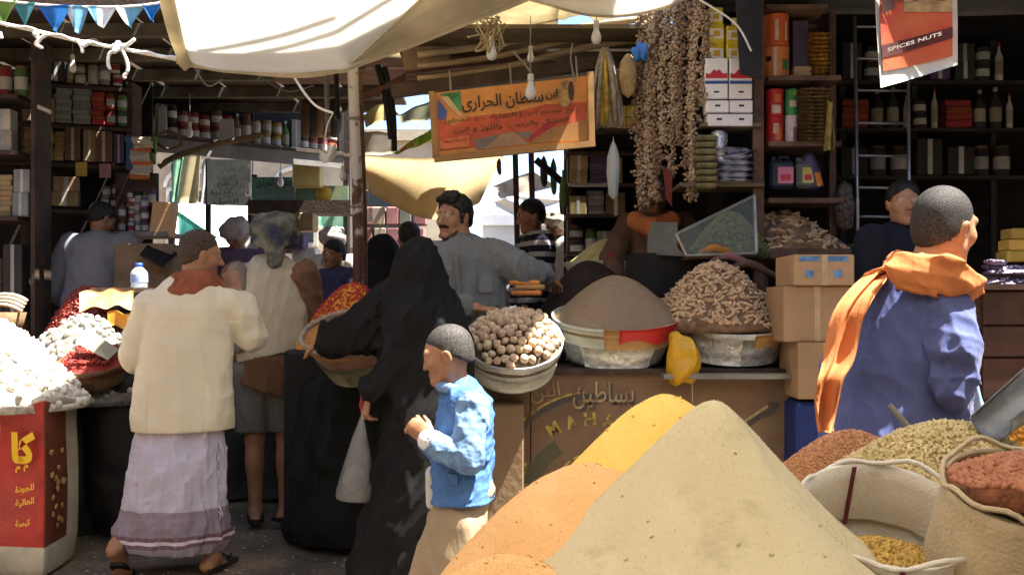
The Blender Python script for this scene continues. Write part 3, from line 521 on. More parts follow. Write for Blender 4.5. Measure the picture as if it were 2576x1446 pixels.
def sack(name, label, c, r, h, depth, mat, cmat, tilt=.0, grain=None, ngr=1500, gs=.006, seed=0, stripe=None, lean=0., cat='sack'):
    """open sack: wall, rolled rim, contents; c = centre of the mouth"""
    c = np.asarray(c, float); Rm = rotz(lean) @ rotx(tilt); o = thing(name, label, cat, c-np.array((0, 0, h)))
    pr = [(r*.80, -h), (r*.98, -h*.93), (r*1.04, -h*.6), (r*1.0, -h*.25), (r*.97, -.02), (r*1.0, .0), (r*.96, .0), (r*.93, -.03), (r*.93, -depth-.03)]
    part(o, 'sack_wall', lathe(pr, 48, c, Rm, False, jit=.035, seed=seed), mat, True)
    rim = [c+Rm @ np.array((r*1.0*math.cos(t)*(1+.03*math.sin(5*t+seed)), r*math.sin(t)*(1+.03*math.sin(4*t)), .006+.010*math.sin(3*t+seed)+.006*math.sin(8*t))) for t in np.linspace(0, 6.283, 49)]; part(o, 'sack_rim', tube(rim, .0045, 6, False), mat, True)
    cc = c+Rm @ np.array((0, 0, -depth-.02)); vf, hz = mound(cc, r*.95, r*.95, .04, .6, 1, .003, seed); part(o, 'contents', vf, cmat, True)
    if grain: grains(o, hz, cc, r*.92, r*.92, ngr, gs, grain, seed, front=False, name='loose_grain')
    if stripe:
        for ang, (z0, z1), rr in stripe[1]: part(o, 'woven_stripe', sheet(lambda u, v: c+Rm @ np.array((rr*r*math.cos(ang+.035*(v-.5)*1.6), rr*r*math.sin(ang+.035*(v-.5)*1.6), z0+(z1-z0)*u)), 12, 3, .002), stripe[0])
    return o
SACKW = M('woven_sack_white', (.66, .62, .56), .8, .10, 5, .35, 180); SACKT = M('woven_sack_tan', (.50, .41, .28), .85, .12, 5, .45, 150); MAR = M('maroon_thread', (.16, .03, .05), .8)
m0 = P(2235, 1290, 1.76); sack('sack', 'open white woven sack with maroon stripe, a little yellow grain inside', m0, .150, m0[2]-.79, .09, SACKW, M('mixed_grain_bed', (.42, .28, .07), .9), R(26), M('mixed_grain', (.62, .42, .10), .6, .5, 90, col2=(.25, .12, .03)), 1600, .007, 5, (MAR, [(R(97), (-.13, .0), .915), (R(-100), (-.06, .0), 1.02)]))
m0 = P(2575, 1225, 1.66); sack('sack', 'tan woven sack brimming with reddish nuts at the right edge', m0, .125, m0[2]-.79, -.030, SACKT, M('nut_bed', (.20, .075, .035), .9, .3, 40, .8, 80), R(22), M('red_nut', (.40, .17, .09), .6, .3, 60, col2=(.24, .08, .04)), 1700, .0095, 9)

# ---------------------------------------------------------------- spice counter
CT = M('counter_board', (.14, .078, .046), .75, .35, 3.5, .5, 25, col2=(.19, .125, .07), dirt=.5); Y0 = 5.3; X0, X1, ZT, ZB = -.20, 1.455, .965, .21
ct = thing('spice_counter', 'brown painted plank counter with yellow lettering under the spice buckets', 'counter', (.62, 5.6, 0))
sx = P(1335, 0, Y0)[0]
part(ct, 'front_panel', box(((X0+sx)/2, Y0+.015, (ZT+ZB)/2), (sx-X0-.006, .03, ZT-ZB)), CT); part(ct, 'front_panel', box(((X1+sx)/2, Y0+.012, (ZT+ZB)/2), (X1-sx-.006, .03, ZT-ZB)), CT)
part(ct, 'top_board', box(((X0+X1)/2, Y0+.42, ZT+.0165), (X1-X0+.06, .90, .03)), DARKW); part(ct, 'plinth', box(((X0+X1)/2, Y0+.46, .10), (X1-X0-.1, .7, .2)), BLACKW); part(ct, 'side_panel', box((X1-.02, Y0+.45, (ZT+ZB)/2), (.03, .82, ZT-ZB-.01)), CT); part(ct, 'side_panel', box((X0+.02, Y0+.45, (ZT+ZB)/2), (.03, .82, ZT-ZB-.01)), CT); part(ct, 'front_shelf', box(((X0+X1)/2+.5, Y0-.07, ZT+.0), (.72, .12, .025)), M('grey_shelf', (.2, .19, .16)))
part(ct, 'bottom_rail', box(((X0+X1)/2, Y0-.006, ZB+.05), (X1-X0, .03, .10)), M('rail_dark', (.07, .05, .03), .8, .3))
YP = M('faded_yellow_paint', (.42, .32, .07), .8, .5, 25, col2=(.14, .09, .035), lo=.42, hi=.56); BP = M('faded_blue_paint', (.045, .055, .065), .8, .4, 25, col2=(.09, .06, .04)); GP = M('faded_green_paint', (.06, .085, .045), .8, .4, 20, col2=(.12, .08, .045)); WP = M('faded_cream_paint', (.45, .36, .20), .8, .4, 25, col2=(.18, .11, .05))
ff = Y0-.004
def arc(c, r, a0, a1, wd, mat, name='painted_arc'):
    def f(u, v): t = R(a0+(a1-a0)*u); rr = r+wd*(v-.5); q = P(c[0]+rr*math.cos(t), c[1]-rr*math.sin(t), ff); return q
    V, F = sheet(f, 30, 2); part(ct, name, (V, F), mat)
arc((1500, 1250), 255, 88, 190, 13, BP); arc((1498, 1246), 262, 96, 190, 5, YP); arc((1500, 1250), 112, 60, 175, 5, YP); arc((1480, 1255), 150, 120, 168, 40, GP); arc((1500, 1250), 262, 40, 20, 12, BP)
ez, ex = (0, 0, 1), (1, 0, 0)
def ctext(body, px0, py0, px1, ht, mat, bold=.02, off=.006, rot=0): q = P(px0, py0, ff); text_on(ct, U(px1-px0, ff), U(ht, ff), q, rotx(0) @ roty(-rot) @ np.array(ex, float), roty(-rot) @ np.array(ez, float), body, mat, 'painted_lettering', bold, off)
ctext(ar('بساطين'), 1447, 1034, 1600, 70, BP, .03, .003); ctext(ar('بساطين'), 1441, 1028, 1594, 70, WP, .0, .006); ctext(ar('البن'), 1338, 1016, 1412, 52, WP, .0, .006, R(8)); ctext(ar('ر'), 1910, 1050, 1955, 40, BP, .03)
part(ct, 'painted_stroke', quadbox(P(1868, 1068, ff), P(1958, 1010, ff), P(1962, 1020, ff), P(1872, 1082, ff), .003), BP); part(ct, 'painted_stroke', quadbox(P(1866, 1060, ff), P(1930, 1018, ff), P(1932, 1023, ff), P(1868, 1066, ff), .005), WP)
for i, ch in enumerate('ALMAHAM'):
    t = R(150-i*13.5 if i > 1 else 172-i*12); q = P(1500+185*math.cos(t)-10, 1250-185*math.sin(t)+6, ff); rt = t-math.pi/2; text_on(ct, U(30, ff), U(34, ff), q, (math.cos(rt), 0, math.sin(rt)), (-math.sin(rt), 0, math.cos(rt)), ch, YP, 'painted_lettering', .04)
ctext('PRODUC', 1240, 1190, 1325, 20, YP); ctext('LABS', 1262, 1232, 1330, 17, WP, 0); ctext('S A N A', 1240, 1275, 1330, 15, YP, 0)

# buckets: wall, rim, wrapping; contents heaped on top
FOIL = M('crumpled_foil', (.80, .79, .70), .30, .22, 16, 2.0, 24, metal=.12, spec=.7); PLAST = M('cloudy_plastic', (.55, .56, .49), .32, .22, 9, 1.4, 25, spec=.6); TAPE = M('brown_tape', (.42, .24, .09), .4, .15); TIN = M('tin_wall', (.46, .48, .45), .4, .2, 7, .6, 25, metal=.1, spec=.5)
def bucket(label, rc, r, depth, tilt, r2, wall, seed=0, yaw=0.):
    rc = np.asarray(rc, float); Rm = rotz(yaw) @ rotx(tilt); b = rc+Rm @ np.array((0, 0, -depth)); o = thing('bucket', label, 'bucket', b)
    part(o, 'bucket_wall', lathe([(0.001, -depth), (r2, -depth), (r2*1.02, -depth*.9), (r*.95+r2*.05, -depth*.1), (r, 0), (r*.97, 0), (r*.95, -.03), (0.001, -.035)], 60, rc, Rm, False, jit=.012, seed=seed), wall, True)
    return o, Rm
def band(o, rc, Rm, f, a0, a1, za, zb, mat, name, n=24, off=.006, wob=.0):
    def g(u, v):
        t = R(a0+(a1-a0)*u); z = za+(zb-za)*v+wob*math.sin(3.1*u*math.pi)*(1-v); r = f(z)+off; return rc+Rm @ np.array((r*math.cos(t), r*math.sin(t), z))
    part(o, name, sheet(g, n, 4, .004), mat, True)
# walnuts
rc = P(1292, 852, 5.10); o, Rm = bucket('tin bucket of walnuts beside the woman in black', rc, .250, .19, R(34), .20, TIN, 2)
wst = thing('bucket_stand', 'dark stand under the walnut bucket before the counter', 'stand', (.01, 5.14, 0)); part(wst, 'stand_box', box((-.05, 5.19, .42), (.22, .18, .82), None, .01), M('stand_brown', (.175, .10, .058), .75, .35, 3.5, .4, 25, col2=(.21, .145, .08), dirt=.3))
band(o, rc, Rm, lambda z: .250+.050*z/.19, 200, 340, -.175, -.10, PLAST, 'plastic_wrap')
wn = blob(2, (.0235, .0205, .0205), .10, 3); wv = wn[0]; wv = wv*(1-.10*np.exp(-(wv[:, 1:2]/.003)**2)); NUT = M('walnut_shell', (.66, .53, .38), .7, .22, 70, .8, 120, rnd=.15, col2=(.36, .23, .13))
KN = Kind(tag(link('walnut', rawmesh('walnut', wv, wn[1], NUT, True)), cat='walnut')); k = 0; rg = np.random.default_rng(4)
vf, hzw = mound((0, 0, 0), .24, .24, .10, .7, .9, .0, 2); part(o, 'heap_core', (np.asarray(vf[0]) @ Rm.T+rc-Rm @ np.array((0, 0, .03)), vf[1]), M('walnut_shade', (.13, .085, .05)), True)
for i in range(12):
    for j in range(12):
        x = -.23+.0425*(j+.5*(i % 2))+rg.normal(0, .004); y = -.235+.0385*i+rg.normal(0, .004); rr = math.hypot(x, y)
        if rr > .235: continue
        p = rc+Rm @ np.array((x, y, float(hzw(np.array(x), np.array(y)))+rg.uniform(-.004, .008)))
        KN.place(p, tuple(rg.uniform(0, 6.28, 3)), rg.uniform(.88, 1.15), label='pale brown walnut heaped in the tin bucket', cat='walnut', group='walnuts in the tin bucket')
# brown powder
rc = P(1548, 792, 5.52); o, Rm = bucket('wide bucket of smooth brown ground spice in crumpled plastic', rc, .348, .235, R(13), .255, PLAST, 5); f2 = lambda z: .348+.093*z/.235
band(o, rc, Rm, f2, 230, 305, -.228, -.11, FOIL, 'foil_wrap', off=.012); band(o, rc, Rm, f2, 205, 262, -.11, -.01, M('pale_carton', (.52, .54, .44), .6), 'card_collar', off=.008); band(o, rc, Rm, f2, 255, 345, -.125, .004, TAPE, 'card_collar', off=.012); band(o, rc, Rm, f2, 268, 352, -.075, .006, M('red_print', (.50, .035, .03), .5, .1), 'red_print_band', off=.018, wob=.02)
vf, hz = mound((0, 0, 0), .342, .342, .235, .62, 1.0, .0015, 7, 40, 90); part(o, 'ground_spice', (np.asarray(vf[0]) @ Rm.T+rc-Rm @ np.array((0, 0, .02)), vf[1]), M('brown_spice', (.25, .185, .125), .95, .08, 30, .5, 320, spec=.05), True)
# ginger
def root_mesh(seed):
    s = Sdf(.0045); rg = np.random.default_rng(seed); p = np.zeros(3); d = np.array((1., 0, 0)); s.cone((-.026, 0, 0), (.0, .003, 0), .0085, .0105, .006); s.cone((.0, .003, 0), (.026, -.004*rg.normal(), .002), .0105, .0075, .006)
    for _ in range(2): q = rg.uniform(-.015, .015); s.cone((q, 0, 0), (q+.006*rg.normal(), .017*rg.choice((-1, 1)), .005*rg.normal()), .008, .0055, .005)
    V, F, _m = s.mesh(); return V, F
GING = M('dried_ginger', (.57, .43, .27), .8, .3, 50, .6, 110, rnd=.22, col2=(.38, .24, .145)); GM = [rawmesh('ginger_root', *root_mesh(i), GING, True) for i in range(4)]
rc = P(1845, 815, 5.54); o, Rm = bucket('bucket of dried ginger roots wrapped in crumpled foil', rc, .292, .185, R(10), .225, PLAST, 6); f3 = lambda z: .292+.067*z/.185
band(o, rc, Rm, f3, 200, 268, -.178, -.03, FOIL, 'foil_wrap', off=.012); band(o, rc, Rm, f3, 262, 345, -.178, -.03, M('grey_foil', (.48, .49, .48), .3, .3, 14, 1.8, 25, metal=.15, spec=.7), 'foil_wrap', off=.01); band(o, rc, Rm, f3, 280, 340, -.075, -.005, TAPE, 'tape_band', off=.016)
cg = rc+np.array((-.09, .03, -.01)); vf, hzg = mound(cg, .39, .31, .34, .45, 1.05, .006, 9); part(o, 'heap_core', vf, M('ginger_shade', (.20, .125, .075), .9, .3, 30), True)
KG = [Kind(tag(link('ginger_root', m), cat='ginger root')) for m in GM]; rg = np.random.default_rng(12); pts = scatter(hzg, cg, .39, .31, 300, 5)
rx_ = root_mesh(2); big_ = scatter(hzg, cg, .39, .31, 520, 15); part(o, 'ginger_fragment', tile(blob(1, (.024, .011, .009), .35, 4), big_+(0, 0, .002), randrot(len(big_)), rg.uniform(.6, 1.1, len(big_))), GING, True, kind='stuff')
for i, p in enumerate(pts): KG[i % 4].place(p+(0, 0, .006), tuple(rg.uniform((-.5, -.6, 0), (.5, .6, 6.28))), rg.uniform(.65, .95), label='knobbly dried ginger root heaped over the foil bucket', cat='ginger root', group='ginger roots in the foil bucket')
# yellow plastic bag between buckets, dark heap, packets
g = Sdf(.008); g.ell(P(1722, 905, 5.22), (.085, .05, .10), None, .03); g.cone(P(1700, 850, 5.25), P(1715, 880, 5.22), .03, .06, .03); g.cone(P(1735, 950, 5.22), P(1715, 935, 5.22), .03, .07, .03); g.fold(crease(.012, 40, 5)); V, F, _m = g.mesh(); yb = solo('plastic_bag', (V, F), M('yellow_plastic', (.72, .40, .02), .4, .15, 12, .4, 60, spec=.5, trans=.2), 'yellow plastic bag hanging between two buckets on the counter', 'bag', smooth=True)
part(yb, 'string', tube([P(1741, 950, 5.2), P(1742, 1012, 5.2)], .0025, 5), M('string_pale', (.4, .33, .22)))
a = P(1480, 655, 6.15); vf, hz = mound((a[0], 6.15, 1.12), .42, .36, a[2]-1.12, .6, 1., .003, 15); solo('spice_heap', vf, M('dark_spice', (.035, .024, .02), .95, .2, 40, .4, 200, spec=.08), 'smooth mound of blackish brown spice behind the brown bucket', 'heap', smooth=True)
bs = thing('stall_bench', 'plank bench carrying the dark spice mound behind the counter', 'bench', (.7, 6.2, 0)); part(bs, 'bench_top', box((.75, 6.2, 1.085), (1.5, .8, .05)), WOOD)
for x in (.08, 1.4): part(bs, 'leg', box((x, 6.0, .53), (.07, .07, 1.06)), WOOD); part(bs, 'leg', box((x, 6.45, .53), (.07, .07, 1.06)), WOOD)
for i, (px, py, dz) in enumerate(((1325, 737, 0), (1332, 722, 1), (1318, 711, 2))):
    q = P(px, py, 5.72); solo('spice_packet', box(q, (.17, .10, .026), rotz(.1*i-.1), .008), [M('orange_packet', (.62, .24, .05), .5, .2, 20, rnd=.1), TAPE, M('orange_packet', (.6, .2, .05))][i], ['orange packet at the bottom of the small stack by the seller\'s hand', 'tan packet in the middle of the small stack by the seller\'s hand', 'orange packet topmost of the small stack by the seller\'s hand'][i], 'packet')
# woven basket by the woman
rc = P(892, 832, 5.32); o, Rm = bucket('wide basket of orange grain in front of the woman in black', rc, .275, .25, R(24), .15, M('pink_cloth_wall', (.25, .15, .11), .85, .2, 8, .4, 60), 8, R(-14)); o.name = 'grain_basket'; o['category'] = 'basket'; fb = lambda z: .275+.125*z/.25
rim = [rc+Rm @ np.array((.278*math.cos(t), .278*math.sin(t), .004)) for t in np.linspace(0, 6.283, 61)]; part(o, 'rim', tube(rim, .013, 8, False), M('rim_cord', (.33, .27, .20), .8, .25, 30), True); band(o, rc, Rm, fb, 190, 350, -.245, -.12, M('olive_wrap', (.24, .24, .15), .5, .3, 12, .8, 30), 'plastic_wrap', off=.01)
vf, hz = mound((0, 0, 0), .262, .262, .05, .7, 1, .004, 3); vb = np.asarray(vf[0]) @ Rm.T+rc-Rm @ np.array((0, 0, .015)); part(o, 'grain_fill', (vb, vf[1]), M('orange_grain_bed', (.50, .24, .06), .9, .3, 40, .8, 120, col2=(.32, .12, .03)), True)
part(o, 'handle', tube([P(912, 990, 5.15), P(908, 1020, 5.12), P(915, 1045, 5.12)], .01, 8), M('red_handle', (.45, .05, .03), .5), True)
bh = thing('basket_stand', 'stand under the grain basket, black drape in place of shade', 'stand', (P(900, 0, 5.5)[0], 5.55, 0)); 
g = Sdf(.014); xb = P(872, 0, 5.7)[0]; g.cone((xb-.18, 5.75, .10), (xb-.12, 5.75, .80), .17, .13, .08); g.cone((xb+.2, 5.72, .10), (xb+.12, 5.72, .80), .19, .14, .08); g.cone((xb, 5.66, .12), (xb, 5.7, .84), .2, .15, .08); g.fold(crease(.03, 22, 77, (.1, 0, 1), .1)); g.cut((0, 0, .02), (0, 0, -1)); V, F, _m = g.mesh(); part(bh, 'shade_drape', (V, F), M('black_green_shade', (.008, .009, .008), .9, .3, 5), True)  # near-black drape stands in for the shade under the basket

a = P(890, 712, 5.95); vf, hz = mound((a[0], 5.95, 1.08), .33, .28, a[2]-1.08, .5, 1, .004, 23); h = solo('chili_heap', vf, M('orange_chili', (.50, .17, .02), .9, .3, 14, .6, 80, col2=(.52, .26, .03)), 'orange and red heap of ground chili behind the woman\'s arm', 'heap', smooth=True)
grains(h, hz, (a[0], 5.95), .33, .28, 900, .011, M('red_chili_flake', (.42, .035, .015), .5, .3, 40), rmax=.7, name='chili_flake')
part(bh, 'stand_box', box((a[0], 6.02, .54), (.72, .6, 1.07), None, .02), M('black_cloth', (.012, .012, .012)))

# ---------------------------------------------------------------- left stall
OL = M('olive_cloth', (.045, .042, .032), .9, .25, 4, .4, 40); lt = thing('stall_table', 'left stall table hung with dark olive cloth', 'table', (-2.95, 6.1, 0))
part(lt, 'table_top', box((-3.13, 6.42, .76), (1.38, 1.9, .05)), WOOD)
def drape(u, v): y = 5.48+1.9*u; z = .80-.78*v; return np.array((-2.42+.035*math.sin(y*13+2*math.sin(v*3))*(.3+v)+.02*math.sin(y*29)-.02*v, y, z))
part(lt, 'olive_drape', sheet(drape, 60, 14, .006), OL, True); part(lt, 'front_drape', sheet(lambda u, v: np.array((-3.83+1.40*u, 5.46+.03*math.sin(u*24)*(.3+v), .80-.78*v)), 40, 10, .006), OL, True)
for x in (-3.7, -2.5):
    for y in (5.55, 7.3): part(lt, 'leg', box((x, y, .37), (.06, .06, .735)), WOOD)
# printed sack
def psack():
    o = thing('printed_sack', 'tall red printed sack with yellow lettering at the left edge', 'sack', (-2.4, 5.3, 0))
    cor = [np.array((-2.53, 5.00)), np.array((-2.265, 4.96)), np.array((-2.29, 5.40)), np.array((-2.60, 5.44))]
    def ring(t): t = (t % 1)*4; i = int(t); f = t-i; f = f*f*(3-2*f)*.35+f*.65; return cor[i]*(1-f)+cor[(i+1) % 4]*f
    cen = sum(cor)/4; zs = [.0, .04, .15, .3, .45, .6, .72, .80, .85, .875]; bul = [.84, .94, 1.0, 1.03, 1.03, 1.0, .97, .97, 1.03, 1.06]; n = 64; V = []; 
    for z, b in zip(zs, bul):
        for j in range(n): q = cen+(ring(j/n)-cen)*b*(1+.008*math.sin(j*1.7+z*20)+.006*math.sin(j*.6-z*31)); V.append((q[0], q[1], z+.012*math.sin(j*.5)*(z > .8)))
    for z, b in ((.86, .99), (.80, .96)):
        for j in range(n): q = cen+(ring(j/n)-cen)*b; V.append((q[0], q[1], z))
    k = len(zs)+2; F = [(i*n+j, i*n+(j+1) % n, (i+1)*n+(j+1) % n, (i+1)*n+j) for i in range(k-1) for j in range(n)]
    RED = M('red_sack_print', (.46, .035, .025), .5, .18, 7, .3, 60, spec=.4); RED2 = M('maroon_sack_print', (.20, .035, .025), .55, .5, 16, .3, 60, col2=(.10, .05, .02), spec=.4); mi = []
    for i in range(k-1):
        for j in range(n): fr = j/n*4; mi.append(1 if (.12 < fr < 1.0 and 2 <= i < 8) else 2 if (1.0 <= fr < 1.62 and 2 <= i < 8) else 0)
    part(o, 'sack_wall', (V, F), [M('sack_plastic', (.58, .54, .43), .5, .15, 6, .3, 70), RED, RED2], True, mi)
    YT = M('yellow_print', (.80, .50, .02), .5, .05); ex_ = np.array((.265, -.04, 0)); bo = lambda u, z: np.array((-2.53+.265*u, 4.99-.04*u-.012, z))
    text_on(o, .125, .155, bo(.42, .56), ex_, (0, 0, 1), ar('كا'), YT, 'print_lettering', .06, .012)
    for i, (t, z, wd, h) in enumerate((('م م', .515, .07, .03), ('للجودة', .41, .10, .04), ('العالية', .345, .10, .04), ('كبسة', .245, .08, .04))): text_on(o, wd, h, bo(.50, z), ex_+np.array((0, 0, .05)), (0, 0, 1), ar(t), YT, 'print_lettering', .02, .012)
    rg = np.random.default_rng(3); 
    for i in range(16): u = rg.uniform(.08, .5); z = rg.uniform(.2, .62); q = np.array((-2.25-.025*u, 4.97+.44*u, z)); part(o, 'print_picture', (blob(1, (.006, .02, .016), .3, i)[0]+q+(.004, 0, 0), blob(1)[1]), M('tan_print', (.42, .27, .09), .5))
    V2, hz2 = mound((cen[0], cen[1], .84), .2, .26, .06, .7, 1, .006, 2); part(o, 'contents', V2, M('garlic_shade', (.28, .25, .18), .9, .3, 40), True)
psack()
ws = sack('sack', 'white printed sack in bright sun left of the red one', (-2.86, 5.0, .82), .22, .82, .05, M('white_print_sack', (.72, .70, .62), .6, .3, 7, .2, 40, col2=(.55, .40, .12), lo=.30, hi=.38), M('garlic_shade', (.28, .25, .18)), 0, None, seed=4)
# garlic: heap in the sun
GA = M('garlic_skin', (.74, .70, .62), .6, .12, 30, .4, 60, rnd=.10, col2=(.50, .45, .36)); gs = Sdf(.005); gs.ell((0, 0, .0), (.022, .022, .018), None, .005); gs.cone((0, 0, .012), (.003, 0, .030), .007, .003, .008)
for i in range(5): gs.ell((.010*math.cos(i*1.256), .010*math.sin(i*1.256), 0), (.0125, .0125, .017), None, .002)
V, F, _m = gs.mesh(); KA = Kind(tag(link('garlic_bulb', rawmesh('garlic_bulb', V, F, GA, True)), cat='garlic bulb'))
cg = (-2.72, 5.26, .83); vf, hz = mound(cg, .52, .46, .42, .5, 1., .006, 31); solo('garlic_heap', vf, M('garlic_bed', (.66, .62, .54), .8, .2, 30, .6, 60), 'overflowing heap of white garlic in full sun at the left edge', 'heap', smooth=True)
rg = np.random.default_rng(8); pts = scatter(hz, cg, .52, .46, 300, 6); pts = pts[pts[:, 0] > -2.80]
for p in pts[:230]: KA.place(p+(0, 0, .006), tuple(rg.uniform((-.9, -.9, 0), (.9, .9, 6.28))), rg.uniform(.75, 1.15), label='white garlic bulb on the sunlit heap above the printed sack', cat='garlic bulb', group='garlic bulbs on the sunlit heap')
# dried limes / pale lumps heap behind
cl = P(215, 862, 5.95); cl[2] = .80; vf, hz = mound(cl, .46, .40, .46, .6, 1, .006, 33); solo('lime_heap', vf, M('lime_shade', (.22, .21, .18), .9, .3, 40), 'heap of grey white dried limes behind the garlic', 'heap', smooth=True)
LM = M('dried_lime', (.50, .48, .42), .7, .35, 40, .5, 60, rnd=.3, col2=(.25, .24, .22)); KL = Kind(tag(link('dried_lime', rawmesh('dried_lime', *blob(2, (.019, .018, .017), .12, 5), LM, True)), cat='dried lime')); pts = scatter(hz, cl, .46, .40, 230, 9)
for p in pts: KL.place(p+(0, 0, .006), tuple(rg.uniform(0, 6.28, 3)), rg.uniform(.8, 1.25), label='grey dried lime heaped behind the garlic', cat='dried lime', group='dried limes in the heap')
# chilies in a paper lined basket with a cardboard flap
cb = P(235, 905, 5.62); o, Rm = bucket('low basket of red chilies with a cardboard flap beside the cream jacket', cb, .19, .13, R(20), .14, M('basket_brown', (.17, .10, .05), .85, .3, 20, .6, 60), 4); o.name = 'chili_basket'; o['category'] = 'basket'
vf, hz = mound((0, 0, 0), .18, .18, .04, .7, 1, .004, 3); part(o, 'chili_fill', (np.asarray(vf[0]) @ Rm.T+cb-Rm @ np.array((0, 0, .01)), vf[1]), M('red_chili_bed', (.24, .03, .02), .5, .4, 60, .8, 100, col2=(.18, .01, .01)), True)
part(o, 'chili_pieces', tile(OCTA, (np.stack([(r_ := np.random.default_rng(5)).uniform(-.13, .13, 350), r_.uniform(-.13, .13, 350), np.full(350, .035)], 1)) @ Rm.T+cb, randrot(350), np.full(350, .014)), M('red_chili', (.28, .03, .02), .4, .3, 50), kind='stuff')
solo('cardboard_flap', quadbox(P(190, 862, 5.52), P(218, 822, 5.60), P(300, 880, 5.60), P(272, 905, 5.50), .006), M('olive_card', (.30, .28, .19), .85, .1), 'greenish cardboard flap leaning over the red chilies', 'card')
# dark red chili heap and sunlit orange paper
a = P(225, 722, 6.75); vf, hz = mound((a[0], 6.75, .80), .42, .40, a[2]-.80, .5, 1, .008, 35); h = solo('chili_heap', vf, M('dark_chili_bed', (.17, .02, .012), .6, .4, 30, .8, 80, col2=(.08, .01, .008)), 'tall heap of dark red dried chilies by the water bottle', 'heap', smooth=True); grains(h, hz, (a[0], 6.75), .42, .40, 1500, .020, M('dark_chili', (.24, .025, .015), .35, .4, 40, spec=.5), name='dried_chili')
def pap(u, v): return P(200+140*u, 738+44*v-10*math.sin(2.6*u), 6.32-.10*v)+np.array((0, .03*math.sin(u*5), .012*math.sin(u*13+v*5)))
solo('paper_sheet', sheet(pap, 18, 8, .004), M('orange_paper', (.66, .42, .20), .7, .3, 12, col2=(.55, .20, .05)), 'crumpled orange paper on the chili heap', 'paper', smooth=True)
solo('paper_sheet', sheet(lambda u, v: P(270+70*u, 785+38*v, 6.15)+np.array((0, .02*math.sin(u*6), .012*math.sin(u*7))), 12, 6, .006), M('orange_card', (.62, .26, .03), .6), 'bright orange card standing before the chili heap', 'card', smooth=True)
def cane(u): t = R(165-120*u); return P(8+78*math.cos(t)+5, 800-60*math.sin(t), 6.0)
cn = thing('cane_hoop', 'pale cane hoop basket at the left edge', 'basket', P(10, 800, 6.0))
for i in range(4): part(cn, 'cane', tube([cane(u)+np.array((-.03*i, .04*i, -.02*i)) for u in np.linspace(0, 1, 14)], .012, 6), M('pale_cane', (.60, .47, .33), .6, .2), True)
part(cn, 'basket_body', lathe([(.02, 0), (.16, 0), (.19, .12), (.17, .12), (.02, .04)], 24, P(0, 828, 6.05)-np.array((.05, 0, .02)), None, False), M('basket_brown', (.17, .10, .05)), True)
# water bottle
def bottle():
    b = P(350, 724, 6.55); s = U(42, 6.55)/2; o = thing('water_bottle', 'clear water bottle with blue cap and label on the chili stall', 'bottle', b)
    pr = [(.001, 0), (s*.9, 0), (s, .008), (s*.95, .03), (s, .05), (s*.96, .075), (s, .09), (s*.9, .105), (s*.5, .128), (s*.36, .132), (s*.36, .14)]; part(o, 'bottle_body', lathe(pr, 24, b), Mglass('clear_plastic', (.75, .85, .95), .45, .08), True)
    part(o, 'cap', lathe([(.001, .158), (s*.42, .158), (s*.44, .138), (s*.40, .136)], 20, b), M('blue_cap', (.03, .10, .55), .4), True); part(o, 'label', lathe([(s*1.02, .035), (s*1.02, .085)], 24, b, None, False), M('blue_label', (.12, .22, .6), .4, .5, 30, col2=(.5, .55, .7)), True); part(o, 'water', lathe([(.001, .004), (s*.88, .004), (s*.88, .095), (.001, .095)], 20, b), Mglass('water_fill', (.55, .7, .85), .35, .05), True)
bottle()
b_ = thing('bottle_shelf', 'small board on which the water bottle stands', 'shelf', P(350, 735, 6.6)); part(b_, 'board', box(P(350, 731, 6.65), (.5, .35, .03)), WOOD); 
for dx in (-.2, .2): part(b_, 'leg', box(P(350, 731, 6.65)+(dx, .1, -.36), (.04, .04, .69)), WOOD)
ds = thing('dark_stall', 'dark cloth fronted stall behind the bare legs', 'stall', (-1.75, 7.2, 0)); part(ds, 'stall_board', box((-1.7, 7.25, .44), (1.25, .5, .87)), DARKW); part(ds, 'stall_cloth', sheet(lambda u, v: np.array((-2.34+1.28*u, 6.97+.025*math.sin(u*31+v)*(.3+v), .89-.87*v)), 44, 8, .006), OL, True)
# dark sack beside the man
g = Sdf(.012); q = P(300, 985, 5.85); g.cone(q, q-np.array((-.02, -.05, .62)), .17, .2, .05); g.ell(q+np.array((.04, -.02, .05)), (.15, .14, .09), None, .05); g.fold(crease(.02, 16, 71)); V, F, _m = g.mesh(); solo('dark_sack', (V, F), M('dark_sackcloth', (.03, .026, .022), .9, .3, 6, .4, 60), 'dark slumped sack between the left stall and the cream jacket', 'sack', smooth=True)
# ================================================================== hanging things, signs, pole, lines
ROPE = M('white_rope', (.72, .70, .66), .85, .1, 60); CORD = M('grey_cord', (.20, .18, .16), .8)
